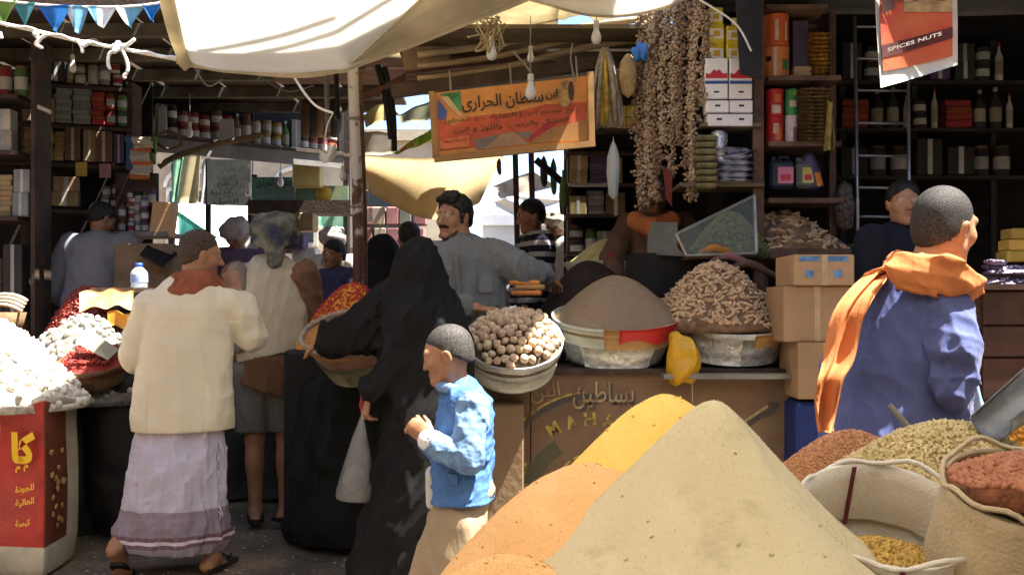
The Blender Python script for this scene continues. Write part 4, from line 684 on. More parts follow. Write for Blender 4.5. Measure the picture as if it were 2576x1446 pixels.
# bunting: cord and its pennants
def bunting():
    Yb = 4.9; o = thing('bunting', 'string of blue and white pennant flags at the top left', 'bunting', P(300, 20, Yb)); top = spline([P(-40, -4, Yb), P(120, 14, Yb), P(300, 18, Yb), P(430, 4, Yb), P(560, -22, Yb)], 60); part(o, 'cord', tube(top, .006, 5), ROPE)
    CL = [M('pennant_green', (.28, .45, .10), .7, .15, trans=.45), M('pennant_teal', (.10, .33, .36), .7, .1, trans=.45), M('pennant_blue', (.03, .22, .62), .7, .1, trans=.45), M('pennant_sky', (.25, .55, .75), .7, .2, trans=.5), M('pennant_white', (.75, .78, .80), .7, .05, trans=.5)]
    fl = [(-18, 40, 66, 0, None), (36, 88, 75, 1, None), (98, 178, 80, 2, None), (166, 222, 84, 3, 4), (222, 290, 68, 4, 3), (292, 360, 66, 3, 4), (360, 405, 54, 2, None), (398, 448, 56, 4, None), (448, 478, 38, 2, None), (466, 508, 60, 4, 3), (506, 545, 48, 4, None)]
    for i, (x0, x1, yb, c, c2) in enumerate(fl):
        ya = np.interp((x0+x1)/2, (-40, 120, 300, 430, 560), (-2, 14, 18, 4, -22)); 
        def f(u, v, x0=x0, x1=x1, ya=ya, yb=yb, i=i):
            wv = (x1-x0)*.5*(1-v)**.85+3*(1-v); return P((x0+x1)/2+(u-.5)*2*wv+3*math.sin(i)*v, ya+(yb-ya)*v, Yb)+np.array((0, .02*math.sin(u*4+i)*(.3+v), 0))
        nm = part(o, 'pennant', sheet(f, 7, 7, .003), CL[c] if c2 is None else [CL[c], CL[c2]], True, None if c2 is None else None)
        if c2 is not None:
            me = nm.data; k = len(me.polygons); idx = np.zeros(k, np.int32)
            for q, pl in enumerate(me.polygons): cx = sum(me.vertices[v].co.x for v in pl.vertices)/len(pl.vertices); idx[q] = 1 if cx+nm.parent.location.x < P((x0+x1)/2-6, 0, Yb)[0] else 0
            me.polygons.foreach_set('material_index', idx)
bunting()
# white rope with knots and frayed ends
def rope():
    Yr = 4.55; o = thing('rope', 'knotted white rope tied to the corner of the big tarpaulin', 'rope', P(300, 110, Yr)); a = spline([P(-30, 52, Yr), P(90, 78, Yr), P(200, 104, Yr), P(300, 122, Yr), P(400, 141, Yr), P(470, 154, Yr)], 50)
    rg = np.random.default_rng(2); part(o, 'strand', tube(a, .0085, 7), ROPE, True); part(o, 'strand', tube(a+np.stack([0*a[:, 0], np.full(50, -.012), .006*np.sin(np.arange(50)*.9)], 1), .006, 6), ROPE, True)
    for c, sz in (((305, 122), .05), ((92, 88), .018)): pts = [P(*c, Yr-.02)+rg.normal(0, sz*.35, 3)*(1, .4, .8) for _ in range(12)]; part(o, 'knot', tube(spline(pts, 60), .008, 6), ROPE, True)
    for pts in ([(305, 122), (325, 110), (340, 98)], [(305, 120), (318, 150), (322, 172), (318, 185)], [(300, 125), (276, 135), (272, 160), (278, 176)], [(88, 84), (96, 100), (90, 112), (108, 122)], [(120, 86), (100, 100), (92, 118)], [(190, 100), (204, 116), (208, 134)], [(226, 106), (212, 116), (205, 112)], [(318, 185), (312, 192), (316, 198)], [(0, 82), (4, 98)]): part(o, 'loose_end', tube(spline([P(x, y, Yr-.02) for x, y in pts], 12), (.008,)*11+(.004,), 6), ROPE, True)
rope()
# the iron pole with flaking white paint
def pole_col(N, L, tc):
    no = N.new('ShaderNodeTexNoise'); no.inputs['Scale'].default_value = 16; no.inputs['Detail'].default_value = 6; L.new(tc.outputs['Object'], no.inputs[0]); sp = N.new('ShaderNodeSeparateXYZ'); L.new(tc.outputs['Object'], sp.inputs[0])
    ma = N.new('ShaderNodeMapRange'); ma.inputs[1].default_value = 1.6; ma.inputs[2].default_value = 2.3; ma.inputs[3].default_value = -.20; ma.inputs[4].default_value = .10; L.new(sp.outputs['Z'], ma.inputs[0]); ad = N.new('ShaderNodeMath'); ad.operation = 'ADD'; L.new(no.outputs[0], ad.inputs[0]); L.new(ma.outputs[0], ad.inputs[1])
    cr = N.new('ShaderNodeValToRGB'); e = cr.color_ramp.elements; e[0].position = .40; e[0].color = (.10, .045, .028, 1); e[1].position = .54; e[1].color = (.46, .44, .42, 1); x = e.new(.47); x.color = (.20, .15, .12, 1); L.new(ad.outputs[0], cr.inputs[0]); return cr.outputs[0]
pl = thing('pole', 'upright iron pole with flaking white paint in the middle of the lane', 'pole', (P(903, 0, 7.0)[0], 7.0, 0)); pt = [np.array((P(906, 0, 7)[0], 7.0, 0.)), P(900, 560, 7.0), P(892, 320, 7.0), P(886, 130, 7.0)]; part(pl, 'tube', tube(spline(pt, 20), .037, 14), Mnode('flaking_pole', pole_col, .7, .3), True); part(pl, 'second_tube', tube([np.array((P(920, 0, 7.1)[0], 7.12, 0.)), P(916, 540, 7.12), P(904, 180, 7.12)], .022, 10), RUST, True)
for i, py in enumerate((300, 520)): part(pl, 'wire_tie', lathe([(.040, -.012), (.046, 0), (.040, .012)], 14, P(890+i*9, py, 7.0), None, False), CORD)
# dead boughs and slanting struts around the pole
for k, (pts, r, mt, lb) in enumerate((
    ([(900, 250), (960, 225), (1040, 185)], .03, RUST, 'slanting iron strut behind the flaking pole'), ([(950, 165), (965, 220), (978, 290), (985, 350)], .026, BLACKW, 'thin black post right of the flaking pole'), ([(968, 170), (984, 250), (990, 300), (992, 380)], .022, BLACKW, 'second thin black post right of the flaking pole'),
    ([(820, 178), (822, 240), (824, 330)], .02, GREYB, 'grey batten left of the flaking pole'), ([(845, 176), (848, 240), (850, 300)], .018, BLACKW, 'dark batten left of the flaking pole'), ([(400, 420), (440, 395), (520, 370), (600, 352), (660, 340)], .026, M('bare_bough', (.15, .11, .07), .85, .3), 'bare bough slanting under the far shelf'), ([(400, 340), (425, 330), (450, 345), (455, 365), (420, 375), (395, 360)], .012, M('bare_bough', (.15, .11, .07)), 'curled twig above the bare bough'))):
    solo(['strut', 'post', 'post', 'batten', 'batten', 'bough', 'twig'][k], tube(spline([P(x, y, 7.6 if k < 5 else 8.7) for x, y in pts], 14), r, 8), mt, lb, ['strut', 'post', 'post', 'batten', 'batten', 'bough', 'twig'][k], smooth=True)
# --- signboard
def sign():
    Ys = 6.05; A, B, C, D = P(1096, 398, Ys), P(1488, 360, Ys+.05), P(1484, 192, Ys+.05), P(1086, 236, Ys); o = thing('signboard', 'orange and red shop signboard with black arabic lettering in a wooden frame', 'sign', (A+B)/2)
    SO = M('sign_orange', (.62, .26, .06), .5, .2, 5, spec=.3, dirt=.25); part(o, 'panel', quadbox(A, B, C, D, .02), SO)
    ex = nrm(B-A); ez = nrm(D-A); n = nrm(np.cross(ex, ez)); Wd = np.linalg.norm(B-A); Ht = np.linalg.norm(D-A)
    pt = lambda u, v, f=.012: A+(B-A)*u*(1-v)+(C-D)*u*v+(D-A)*v+n*f
    for a, b in ((pt(-.01, -.02), pt(1.02, -.02)), (pt(1.0, 0), pt(1.0, 1.05)), (pt(0, 0), pt(0, 1.02))): part(o, 'frame_strip', beam(a, b, .035, .04, n), M('sign_frame', (.34, .19, .07), .7, .2))
    def pan(pts, m, nm='print_field', f=.013): part(o, nm, (np.array([pt(u, v, f) for u, v in pts]), [tuple(range(len(pts)))]), m)
    RE = M('sign_red', (.52, .09, .035), .5, .25, 6, dirt=.2); pan([(.03, .10), (.97, .10), (.97, .62), (.70, .64), (.5, .57), (.25, .58), (.12, .46), (.03, .60)], RE)
    pan([(.30, .06), (.42, .25), (.50, .28), (.60, .07)], M('sign_tan', (.36, .22, .12), .5, .2), f=.016); pan([(.25, .22), (.45, .27), (.62, .26), (.60, .14), (.52, .18), (.44, .25), (.30, .06), (.26, .06)], M('sign_grey', (.19, .15, .12), .5), f=.015); pan([(.60, .08), (.70, .26), (.97, .35), (.97, .04)], M('sign_brown', (.33, .16, .05), .5), f=.0165); pan([(.60, .10), (.78, .34), (.72, .36), (.60, .18)], M('sign_crimson', (.38, .03, .03), .5), f=.018)
    pan([(.03, .60), (.035, .90), (.09, .70), (.075, .56)], M('sign_blue', (.05, .09, .28), .5), f=.018); pan([(.05, .97), (.18, .98), (.18, .66)], M('sign_green', (.05, .22, .06), .5, .4, 20), f=.018); pan([(.05, .93), (.10, .92), (.19, .60), (.16, .60)], M('sign_cream', (.55, .40, .20), .5), f=.019); pan([(.03, .12), (.03, .26), (.22, .30), (.22, .12)], M('sign_orange2', (.58, .16, .05), .5), f=.018)
    BK = M('sign_black', (.02, .02, .015), .5)
    def tx(body, u, v, wd, ht, m=BK, bold=.02, kind=None): text_on(o, wd*Wd, ht*Ht, pt(u, v, .0), ex, ez, body, m, 'sign_lettering', bold, .022, kind)
    tx(ar('سلطان الحرارى'), .185, .64, .52, .25, bold=.015); tx(ar('ابن'), .715, .70, .075, .16)
    tx(ar('بيع جميع انواع البهارات و العطور'), .06, .485, .86, .10, M('sign_dkgreen', (.05, .06, .02)), 0, 'stuff'); tx(ar('العسل والزبيب واللوز و البن'), .12, .335, .74, .10, M('sign_dkgreen', (.03, .04, .015)), 0, 'stuff'); tx(ar('لصاحبها'), .05, .20, .15, .07, M('sign_maroon', (.14, .02, .02)), 0)
    # picture of a dish, built as flat print
    V = []; [V.append(pt(.835+.052*math.cos(t), .77+.20*math.sin(t), .019)) for t in np.linspace(0, 6.28, 24)[:-1]]; part(o, 'print_picture', (np.array(V), [tuple(range(23))]), M('sign_dish', (.38, .23, .08), .5, .4, 18)); V = [pt(.875+.018*math.cos(t), .80+.15*math.sin(t), .021) for t in np.linspace(0, 6.28, 20)[:-1]]; part(o, 'print_picture', (np.array(V), [tuple(range(19))]), M('sign_coffee', (.06, .03, .015), .5))
    for u in (.12, .5, .92): part(o, 'hanger', tube([pt(u, 1, 0), pt(u, 1.35, -.05)], .006, 5), CORD)
sign()
# --- light bulbs on their flexes
def bulb_proto():
    o = tag(link('light_bulb', None), cat='light bulb'); part(o, 'flex', tube([(0, 0, .10), (.004, 0, .25), (0, 0, .42)], .004, 5), CORD); part(o, 'socket', lathe([(.001, .10), (.020, .10), (.022, .06), (.018, .045)], 14), M('socket_white', (.5, .48, .44), .5)); part(o, 'glass', lathe([(.018, .05), (.022, .03), (.038, -.015), (.036, -.045), (.020, -.066), (.001, -.07)], 18), M('bulb_glass', (.50, .50, .48), .15, .05, spec=.6), True); return o
KB = Kind(bulb_proto())
for px, py, Y, s, lb in ((1237, 128, 5.7, 1.0, 'bulb in a wire nest under the cane roof'), (1335, 140, 5.9, .7, 'small bulb near the cane roof right of the wire nest'), (1335, 225, 5.6, 1.05, 'bulb hanging in front of the signboard lettering'), (1500, 88, 5.9, 1.0, 'pale bulb beside the scalloped tarpaulin'), (1602, 345, 6.6, .6, 'bulb hanging low by the right stall garlands'), (706, 455, 9.6, 1.0, 'bulb in front of the green signboard'), (862, 440, 7.3, .8, 'bulb hanging just left of the flaking pole'), (625, 480, 9.4, .9, 'bulb on the string beside the dark notice board'), (932, 545, 8.2, .9, 'bulb right of the flaking pole under the tan canvas'), (182, 165, 7.6, 1., 'bulb hanging in the dark left shop'), (477, 330, 8.8, 1., 'bulb under the far shelf left of the white sheet')):
    KB.place(P(px, py, Y), (0, 0, px), s*.78, label=lb, cat='light bulb', group='hanging light bulbs')
for i in range(5):
    a = RNG.uniform(0, 6.28); 
nest = thing('wire_nest', 'tangle of wire and straw around the bulb under the cane roof', 'wires', P(1237, 90, 5.72)); rg = np.random.default_rng(6)
for i in range(14): part(nest, 'wire', tube(spline([P(1237+rg.normal(0, 22), 40+rg.uniform(0, 95), 5.72+rg.normal(0, .04)) for _ in range(4)], 14), .005, 5), M('straw_wire', (.30, .24, .14), .8))
for k, pts in enumerate(([(735, 187), (770, 240), (800, 270), (838, 285)], [(1290, 130), (1330, 175), (1345, 215)], [(1440, 110), (1436, 150), (1446, 205)], [(1760, 0), (1850, 60), (1890, 130)], [(838, 285), (822, 320), (815, 380)], [(650, 190), (720, 230), (790, 215)], [(480, 150), (520, 215), (560, 200)])): solo('cable', tube(spline([P(x, y, [4.6, 5.7, 5.8, 5.7, 7.2, 8, 7][k]) for x, y in pts], 16), .006, 6), ROPE if k in (0, 3, 4) else CORD, ['white cable drooping from the big tarpaulin', 'thin cable over the signboard', 'short cable right of the nest', 'pale cable by the yellow tins', 'white cable end beside the pole', 'dark cable under the left roof', 'dark cable near the far shelf'][k], 'cable', smooth=True)
solo('paper_scrap', sheet(lambda u, v: P(802+44*u, 372+26*v+14*math.sin(4*u), 7.2)+np.array((0, .03*math.sin(5*u+3*v), 0)), 8, 5, .003), M('scrap_white', (.8, .8, .78), .7, .05, trans=.3), 'white scrap hanging left of the flaking pole', 'paper', smooth=True)
# --- hanging banner at top right
def banner():
    Yb = 4.4; A, B, C, D = P(2216, 221, Yb), P(2410, 163, Yb+.05), P(2398, -60, Yb+.05), P(2206, -60, Yb); o = thing('banner', 'hanging white edged banner with red print at the top right', 'banner', (A+B)/2)
    g = lambda u, v: (A*(1-u)+B*u)*(1-v)+(D*(1-u)+C*u)*v+np.array((0, .025*math.sin(3*u+2*v), 0)); part(o, 'cloth', sheet(g, 14, 16, .004), M('banner_white', (.66, .62, .54), .7, .08, trans=.15), True)
    h = lambda u, v, f: g(u, v)+np.array((0, -f, 0))
    def fld(u0, u1, va, vb, va2, vb2, m, f): part(o, 'print_field', sheet(lambda u, v: h(u0+(u1-u0)*u, (va+(va2-va)*u)*(1-v)+(vb+(vb2-vb)*u)*v, f), 12, 8), m, True)
    fld(.04, .93, .14, 1, .11, 1, M('banner_red', (.45, .05, .03), .6, .3, 6, col2=(.50, .13, .04)), .007); fld(.04, .93, .26, .38, .30, .42, M('banner_dark', (.11, .025, .02), .6, .3), .010); fld(.34, .93, .66, 1, .58, 1, M('banner_tan', (.42, .27, .12), .6, .3, 12), .010); fld(.04, .93, .78, 1, .70, 1, M('banner_beans', (.14, .05, .03), .6, .6, 30, col2=(.5, .32, .18), lo=.4, hi=.55), .013); fld(.06, .22, .66, .95, .70, .95, M('banner_bean', (.05, .015, .01), .6), .016)
    ex_ = nrm(h(.9, .37, 0)-h(.08, .31, 0)); text_on(o, .25, .016, h(.10, .305, .016), ex_, (0, 0, 1), 'SPICES NUTS', M('banner_white2', (.6, .5, .45), .6), 'print_lettering', .01, .004)
    for u in (0.02, .98): part(o, 'hanger', tube([g(u, 1), g(u, 1)+np.array((0, 0, .5))], .004, 5), CORD)
banner()

# ================================================================== goods: repeated shelf wares
def carton(nm, s, mat, extra=()):
    o = tag(link(nm, rawmesh(nm, *box((0, 0, s[2]/2), s, None, .006), mat)), cat=nm.replace('_', ' '))
    for e in extra: part(o, e[0], box(e[1], e[2]), e[3])
    return o
def jar(nm, r, h, mat, lid=None, lab=None):
    o = tag(link(nm, rawmesh(nm, *lathe([(.001, 0), (r*.92, 0), (r, r*.1), (r, h*.82), (r*.8, h*.9), (r*.8, h*.93)], 14), mat, True)), cat=nm.replace('_', ' '))
    if lid: part(o, 'lid', lathe([(r*.86, h*.90), (r*.86, h), (.001, h)], 14), lid, True)
    if lab: part(o, 'label', lathe([(r*1.015, h*.2), (r*1.015, h*.62)], 14, cap=False), lab, True)
    return o
def tin(nm, r, h, mat, lab=None, top=None):
    o = tag(link(nm, rawmesh(nm, *lathe([(.001, 0), (r, 0), (r*1.01, .006), (r*.985, .012), (r*.985, h-.012), (r*1.01, h-.006), (r, h), (r*.9, h), (r*.9, h-.006), (.001, h-.006)], 20), mat, True)), cat=nm.replace('_', ' '))
    if lab: part(o, 'label', lathe([(r*1.0, h*lab[0]), (r*1.0, h*lab[1])], 20, cap=False), lab[2], True)
    return o
def bott(nm, r, h, mat, cap, lab=None):
    o = tag(link(nm, rawmesh(nm, *lathe([(.001, 0), (r*.95, 0), (r, .01), (r, h*.58), (r*.75, h*.68), (r*.32, h*.78), (r*.30, h*.92)], 14), mat, True)), cat=nm.replace('_', ' ')); part(o, 'cap', lathe([(r*.36, h*.90), (r*.36, h), (.001, h)], 12), cap, True)
    if lab: part(o, 'label', lathe([(r*1.02, h*.15), (r*1.02, h*.5)], 14, cap=False), lab, True)
    return o
def pack(nm, s, mat):
    """soft pillow packet lying flat"""
    V, F = sheet(lambda u, v: ((u-.5)*s[0], (v-.5)*s[1], s[2]*(.5+.5*(math.sin(math.pi*u)*math.sin(math.pi*v))**.5)+.004*math.sin(17*u+9*v)), 9, 7); V2 = V.copy(); V2[:, 2] = s[2]*.5-(V[:, 2]-s[2]*.5)*.9; n = len(V)
    return tag(link(nm, rawmesh(nm, np.vstack([V, V2]), F+[tuple(i+n for i in f[::-1]) for f in F], mat, True)), cat=nm.replace('_', ' '))
C_ = lambda n, c, **k: M(n, c, rnd=.25, **k)
PAL = {'tan': C_('ware_tan', (0.231, 0.163, 0.082)), 'brown': C_('ware_brown', (0.109, 0.058, 0.034)), 'grey': C_('ware_grey', (0.177, 0.184, 0.170)), 'red': C_('ware_red', (0.245, 0.034, 0.024)), 'green': C_('ware_green', (0.068, 0.150, 0.048)), 'cream': C_('ware_cream', (0.340, 0.306, 0.231)), 'yellow': C_('ware_yellow', (0.340, 0.245, 0.041)), 'white': C_('ware_white', (0.394, 0.388, 0.367)), 'dark': C_('ware_dark', (0.034, 0.031, 0.029)), 'blue': C_('ware_blue', (0.041, 0.082, 0.218)), 'purple': C_('ware_purple', (0.082, 0.054, 0.116)), 'pink': C_('ware_pink', (0.286, 0.136, 0.136)), 'orange': C_('ware_orange', (0.394, 0.122, 0.024))}
KK = {}
def ware(kind, colr):
    k = (kind, colr)
    if k not in KK:
        m = PAL[colr]; w2 = PAL['white' if colr != 'white' else 'red']
        KK[k] = Kind({'box': lambda: carton('carton', (.16, .16, .16), m, (('tape', (0, -.081, .08), (.03, .002, .158), w2),)), 'jar': lambda: jar('jar', .045, .13, m, PAL['brown'], w2), 'tin': lambda: tin('tin', .05, .13, m, (.25, .7, w2)), 'bottle': lambda: bott('bottle', .035, .20, m, w2, PAL['cream']), 'pack': lambda: pack('packet', (.16, .12, .03), m), 'thin': lambda: carton('thin_box', (.18, .14, .03), m)}[kind]())
    return KK[k]
def fill(A, B, zb, seq, seed, place, group, rows=1, gap=.006, deep=0, depth=.0):
    """set wares along the line A-B; seq = list of (kind, colour, width, height, stack)"""
    A, B = np.asarray(A, float)[:2], np.asarray(B, float)[:2]; L_ = np.linalg.norm(B-A); d = (B-A)/L_; ang = math.atan2(d[1], d[0]); x = 0; i = 0; rg = np.random.default_rng(seed); base = {'box': (.16, .16), 'jar': (.09, .13), 'tin': (.10, .13), 'bottle': (.07, .20), 'pack': (.16, .03), 'thin': (.18, .03)}
    while True:
        kd, co, wd, ht, st = seq[i % len(seq)]; i += 1
        if x+wd > L_: break
        q = A+d*(x+wd/2); sx = wd/base[kd][0]; sz = ht/st/base[kd][1]
        for s in range(st):
            names = {'box': 'carton', 'jar': 'jar', 'tin': 'tin', 'bottle': 'bottle', 'pack': 'packet', 'thin': 'flat box'}
            ware(kd, co).place((q[0]+rg.normal(0, .003), q[1]+rg.normal(0, .01), zb+s*ht/st), (0, 0, ang+rg.normal(0, .04)), (sx*.97, sx*.9, sz), label=f'{co} {names[kd]} {place}', cat=names[kd], group=f'{co} {names[kd]}{"es" if kd == "thin" else "s"} {group}')
        x += wd+gap
# --- left shop: wall rack (planks) and wares
def Lp(px, py): # the shop's back wall runs obliquely from (-4.3, 8.35) to (-3.2, 8.55)
    t = (px-0)/(330-0); Yl = 8.30+.28*t; return P(px, py, Yl)
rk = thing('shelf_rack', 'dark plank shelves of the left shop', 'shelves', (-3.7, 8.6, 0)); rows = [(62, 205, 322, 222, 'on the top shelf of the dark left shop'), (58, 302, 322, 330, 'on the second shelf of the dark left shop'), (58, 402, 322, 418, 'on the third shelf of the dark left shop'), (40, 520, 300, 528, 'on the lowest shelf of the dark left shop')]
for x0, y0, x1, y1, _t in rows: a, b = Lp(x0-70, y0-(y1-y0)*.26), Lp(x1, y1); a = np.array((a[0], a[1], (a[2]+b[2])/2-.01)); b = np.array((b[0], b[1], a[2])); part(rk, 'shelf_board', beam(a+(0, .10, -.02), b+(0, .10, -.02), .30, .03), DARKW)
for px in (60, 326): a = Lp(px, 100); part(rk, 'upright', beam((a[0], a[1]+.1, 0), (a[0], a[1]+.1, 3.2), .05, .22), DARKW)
def Lrow(i, x0, x1, seq, seed, yy=None): r = rows[i]; z = (Lp(r[0], r[1])[2]+Lp(r[2], r[3])[2])/2; fill(Lp(x0, 0), Lp(x1, 0), z+.01, seq, seed, r[4], 'on the left shop shelves')
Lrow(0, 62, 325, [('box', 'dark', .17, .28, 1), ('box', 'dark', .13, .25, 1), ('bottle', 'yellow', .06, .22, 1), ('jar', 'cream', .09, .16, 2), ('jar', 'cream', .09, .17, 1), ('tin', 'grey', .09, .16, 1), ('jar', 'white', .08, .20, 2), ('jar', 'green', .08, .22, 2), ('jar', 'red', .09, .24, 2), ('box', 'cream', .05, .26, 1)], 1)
Lrow(1, 60, 325, [('box', 'tan', .15, .30, 2), ('box', 'tan', .08, .20, 1), ('thin', 'grey', .125, .30, 9), ('thin', 'grey', .14, .31, 8), ('thin', 'red', .10, .27, 7), ('jar', 'red', .08, .27, 2), ('jar', 'green', .08, .26, 2), ('jar', 'brown', .08, .27, 2), ('box', 'brown', .07, .28, 2)], 2)
Lrow(2, 60, 328, [('thin', 'tan', .12, .28, 10), ('thin', 'yellow', .10, .28, 10), ('thin', 'tan', .08, .24, 6), ('box', 'brown', .12, .27, 1), ('box', 'tan', .10, .26, 1), ('box', 'brown', .13, .25, 1), ('box', 'purple', .08, .24, 1), ('box', 'tan', .12, .25, 1), ('box', 'blue', .04, .27, 1)], 3)
Lrow(3, 60, 250, [('box', 'yellow', .07, .20, 1), ('box', 'brown', .14, .12, 1), ('box', 'tan', .20, .24, 2), ('box', 'tan', .17, .20, 2), ('box', 'brown', .12, .25, 1)], 4)
for px, py, c in ((190, 408, 'yellow'), (250, 412, 'pink')): q = P(px, py, 8.0); solo('price_card', quadbox(q, q+(.09, 0, 0), q+(.09, 0, -.11), q+(0, 0, -.11), .004), PAL[c], f'{c} price card pinned under the third shelf of the left shop', 'card')
Lrow(3, 255, 330, [('tin', 'grey', .07, .18, 2), ('jar', 'brown', .07, .2, 2)], 5)
for i in range(9):
    px = 70+29*i; q = Lp(px, 112); kind_ = i % 3
    o_ = thing('hanging_packet', f'{("pale", "brown", "green")[kind_]} packet strung under the left roof, {("first", "second", "third", "fourth", "fifth", "sixth", "seventh", "eighth", "ninth")[i]} from the left', 'packet', q-(0, .25, .22)); q = q-np.array((0, .25, 0)); part(o_, 'cord', tube([q, q+(0, 0, .12)], .003, 5), CORD); part(o_, 'packet_body', xf(sheet(lambda u, v: ((u-.5)*(.09+.03*(kind_ == 1)), -.02*math.sin(math.pi*u), -(.16+.03*(i % 2))*v), 6, 5, .012), q), PAL[('cream', 'brown', 'green')[kind_]])
# nearer cabinet at the far left
cb_ = thing('cabinet', 'dark cabinet of wares at the extreme left', 'cabinet', (-3.9, 7.3, 0))
part(cb_, 'side', box((-3.43, 7.46, 1.65), (.03, .26, 3.2)), DARKW)
for z in (1.25, 1.95, 2.42, 2.82): part(cb_, 'shelf_board', box((-4.0, 7.5, z), (.95, .4, .03)), DARKW)
for z, sq in ((2.84, [('jar', 'red', .10, .22, 1), ('jar', 'green', .10, .22, 1), ('box', 'cream', .12, .3, 1), ('tin', 'red', .09, .2, 2)]), (2.44, [('box', 'cream', .13, .30, 2), ('box', 'red', .15, .32, 1), ('box', 'brown', .12, .3, 1)]), (1.97, [('thin', 'tan', .14, .3, 8), ('box', 'grey', .12, .34, 2), ('box', 'brown', .13, .3, 1)]), (1.27, [('box', 'tan', .16, .4, 2), ('box', 'dark', .14, .5, 1)])): fill((-4.15, 7.42), (-3.455, 7.42), z, sq, int(z*10), f'in the cabinet at the extreme left, {["lowest", "third", "second", "top"][[1.27, 1.97, 2.44, 2.84].index(z)]} shelf', 'in the left cabinet')
# hanging packets at the end of the rack, small wares below
hp = thing('packet_strip', 'strip of green and white packets hanging at the end of the left shelves', 'packets', P(355, 440, 8.1))
for i in range(12): part(hp, 'packet', xf(sheet(lambda u, v: ((u-.5)*.15, -.02*math.sin(math.pi*v), (v-.5)*.045), 5, 4, .008), P(356+5*math.sin(i), 352+8.5*i, 8.1), rotx(.3) @ roty(.12*math.sin(i*2))), PAL[('cream', 'white', 'cream', 'orange')[i % 4]])
part(hp, 'green_packet', box(P(378, 365, 8.15), (.10, .03, .13)), PAL['green']); part(hp, 'green_packet', box(P(380, 395, 8.15), (.07, .03, .12)), PAL['green']); part(hp, 'blue_packet', box(P(326, 385, 8.12), (.04, .05, .27)), PAL['blue'])
sb = thing('side_table', 'small wooden stand crowded with little wares beside the left shop', 'stand', P(370, 590, 8.0)); part(sb, 'table_top', box(P(368, 592, 8.05), (.46, .36, .035)), GREYB); 
for dx in (-.2, .2): part(sb, 'leg', box((P(368, 592, 8.05)[0]+dx, 8.05, P(0, 592, 8.05)[2]/2-.01), (.04, .04, P(0, 592, 8.05)[2]-.04)), GREYB)
part(sb, 'back_rack', box(P(345, 515, 8.2), (.34, .03, .5)), DARKW)
fill(P(300, 0, 8.0), P(398, 0, 8.0), P(0, 587, 8.05)[2], [('jar', 'brown', .06, .22, 2), ('jar', 'white', .05, .28, 3), ('tin', 'grey', .05, .24, 3), ('jar', 'purple', .06, .28, 3), ('bottle', 'dark', .05, .25, 1)], 8, 'on the crowded stand beside the left shop', 'on the crowded stand'); fill(P(320, 0, 8.15), P(410, 0, 8.15), P(0, 520, 8.15)[2], [('jar', 'white', .05, .12, 1), ('jar', 'dark', .06, .14, 1), ('tin', 'green', .05, .12, 1), ('jar', 'purple', .06, .15, 1)], 9, 'on top of the rack behind the crowded stand', 'on the crowded stand rack')
solo('carton', box(P(413, 552, 7.95), (.16, .14, .26), roty(.12), .006), CARD, 'tilted cardboard carton on the crowded stand', 'carton'); 
# black slanted tray beside the bottle
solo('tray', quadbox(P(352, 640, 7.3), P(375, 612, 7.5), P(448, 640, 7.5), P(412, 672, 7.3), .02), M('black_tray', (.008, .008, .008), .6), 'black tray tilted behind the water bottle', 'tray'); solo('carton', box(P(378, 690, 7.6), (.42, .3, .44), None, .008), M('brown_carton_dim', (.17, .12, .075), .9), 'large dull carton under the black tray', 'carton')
# --- far shelf across the lane (upper left centre)
fs = thing('far_shelf', 'high shop shelf across the far lane with a grey board front', 'shelves', P(600, 360, 9.8)); A, B = P(325, 336, 9.3), P(862, 372, 10.6); B = np.array((B[0], B[1], A[2])); part(fs, 'front_board', beam(A+(0, 0, -.06), B+(0, 0, -.06), .03, .17), GREYB); part(fs, 'shelf_board', beam(A+(0, .2, -.0), B+(0, .2, -.0), .4, .03), DARKW); part(fs, 'back_board', quadbox(A+(0, .45, 0), B+(0, .45, 0), B+(0, .45, .95), A+(0, .45, .95), .03), BLACKW); part(fs, 'top_board', beam(A+(0, .1, .95), B+(0, .1, .95), .8, .04), DARKW)
for t in (0., .5, 1.): q = A*(1-t)+B*t; part(fs, 'bracket_post', beam((q[0], q[1]+.3, 0) if t != .5 else (q[0], q[1]+.3, q[2]-.02), (q[0], q[1]+.3, q[2]+.95), .06), DARKW)
fill((A+(0, .12, 0))[:2], (B+(0, .12, 0))[:2], A[2]+.018, [('jar', 'yellow', .10, .26, 2), ('bottle', 'green', .08, .28, 1), ('box', 'grey', .10, .30, 1), ('jar', 'dark', .10, .3, 2), ('jar', 'red', .10, .26, 2), ('jar', 'red', .10, .26, 2), ('jar', 'red', .10, .24, 2), ('jar', 'brown', .11, .3, 2), ('tin', 'red', .1, .26, 2), ('bottle', 'tan', .08, .3, 1), ('jar', 'brown', .1, .3, 1), ('jar', 'cream', .1, .25, 2), ('tin', 'tan', .1, .26, 2)], 14, 'on the high far shelf across the lane', 'on the high far shelf')
for px, y0, y1, Y in ((408, 270, 340, 9.2), (570, 300, 352, 9.4)): solo('notice_card', quadbox(P(px-10 if px < 500 else px-18, y1, Y), P(px+10 if px < 500 else px+18, y1, Y), P(px+10 if px < 500 else px+18, y0, Y), P(px-10 if px < 500 else px-18, y0, Y), .01), M('card_grey', (.36, .35, .33), .7, .05), 'tall pale card hung on the far shelf' if px < 500 else 'square pale card hung on the far shelf', 'card')
for i in range(5): px = 770+18*i; solo('cloth_bundle', tube(spline([P(px, 250, 9.8), P(px+3, 300, 9.75), P(px-2, 345, 9.8)], 8), (.02, .05, .06, .06, .06, .06, .05, .03), 8), PAL[('brown', 'dark', 'tan', 'brown', 'dark')[i]], ['brown bundle hung leftmost at the far shelf end', 'dark bundle hung second at the far shelf end', 'tan bundle hung third at the far shelf end', 'brown bundle hung fourth at the far shelf end', 'dark bundle hung rightmost at the far shelf end'][i], 'bundle', smooth=True)
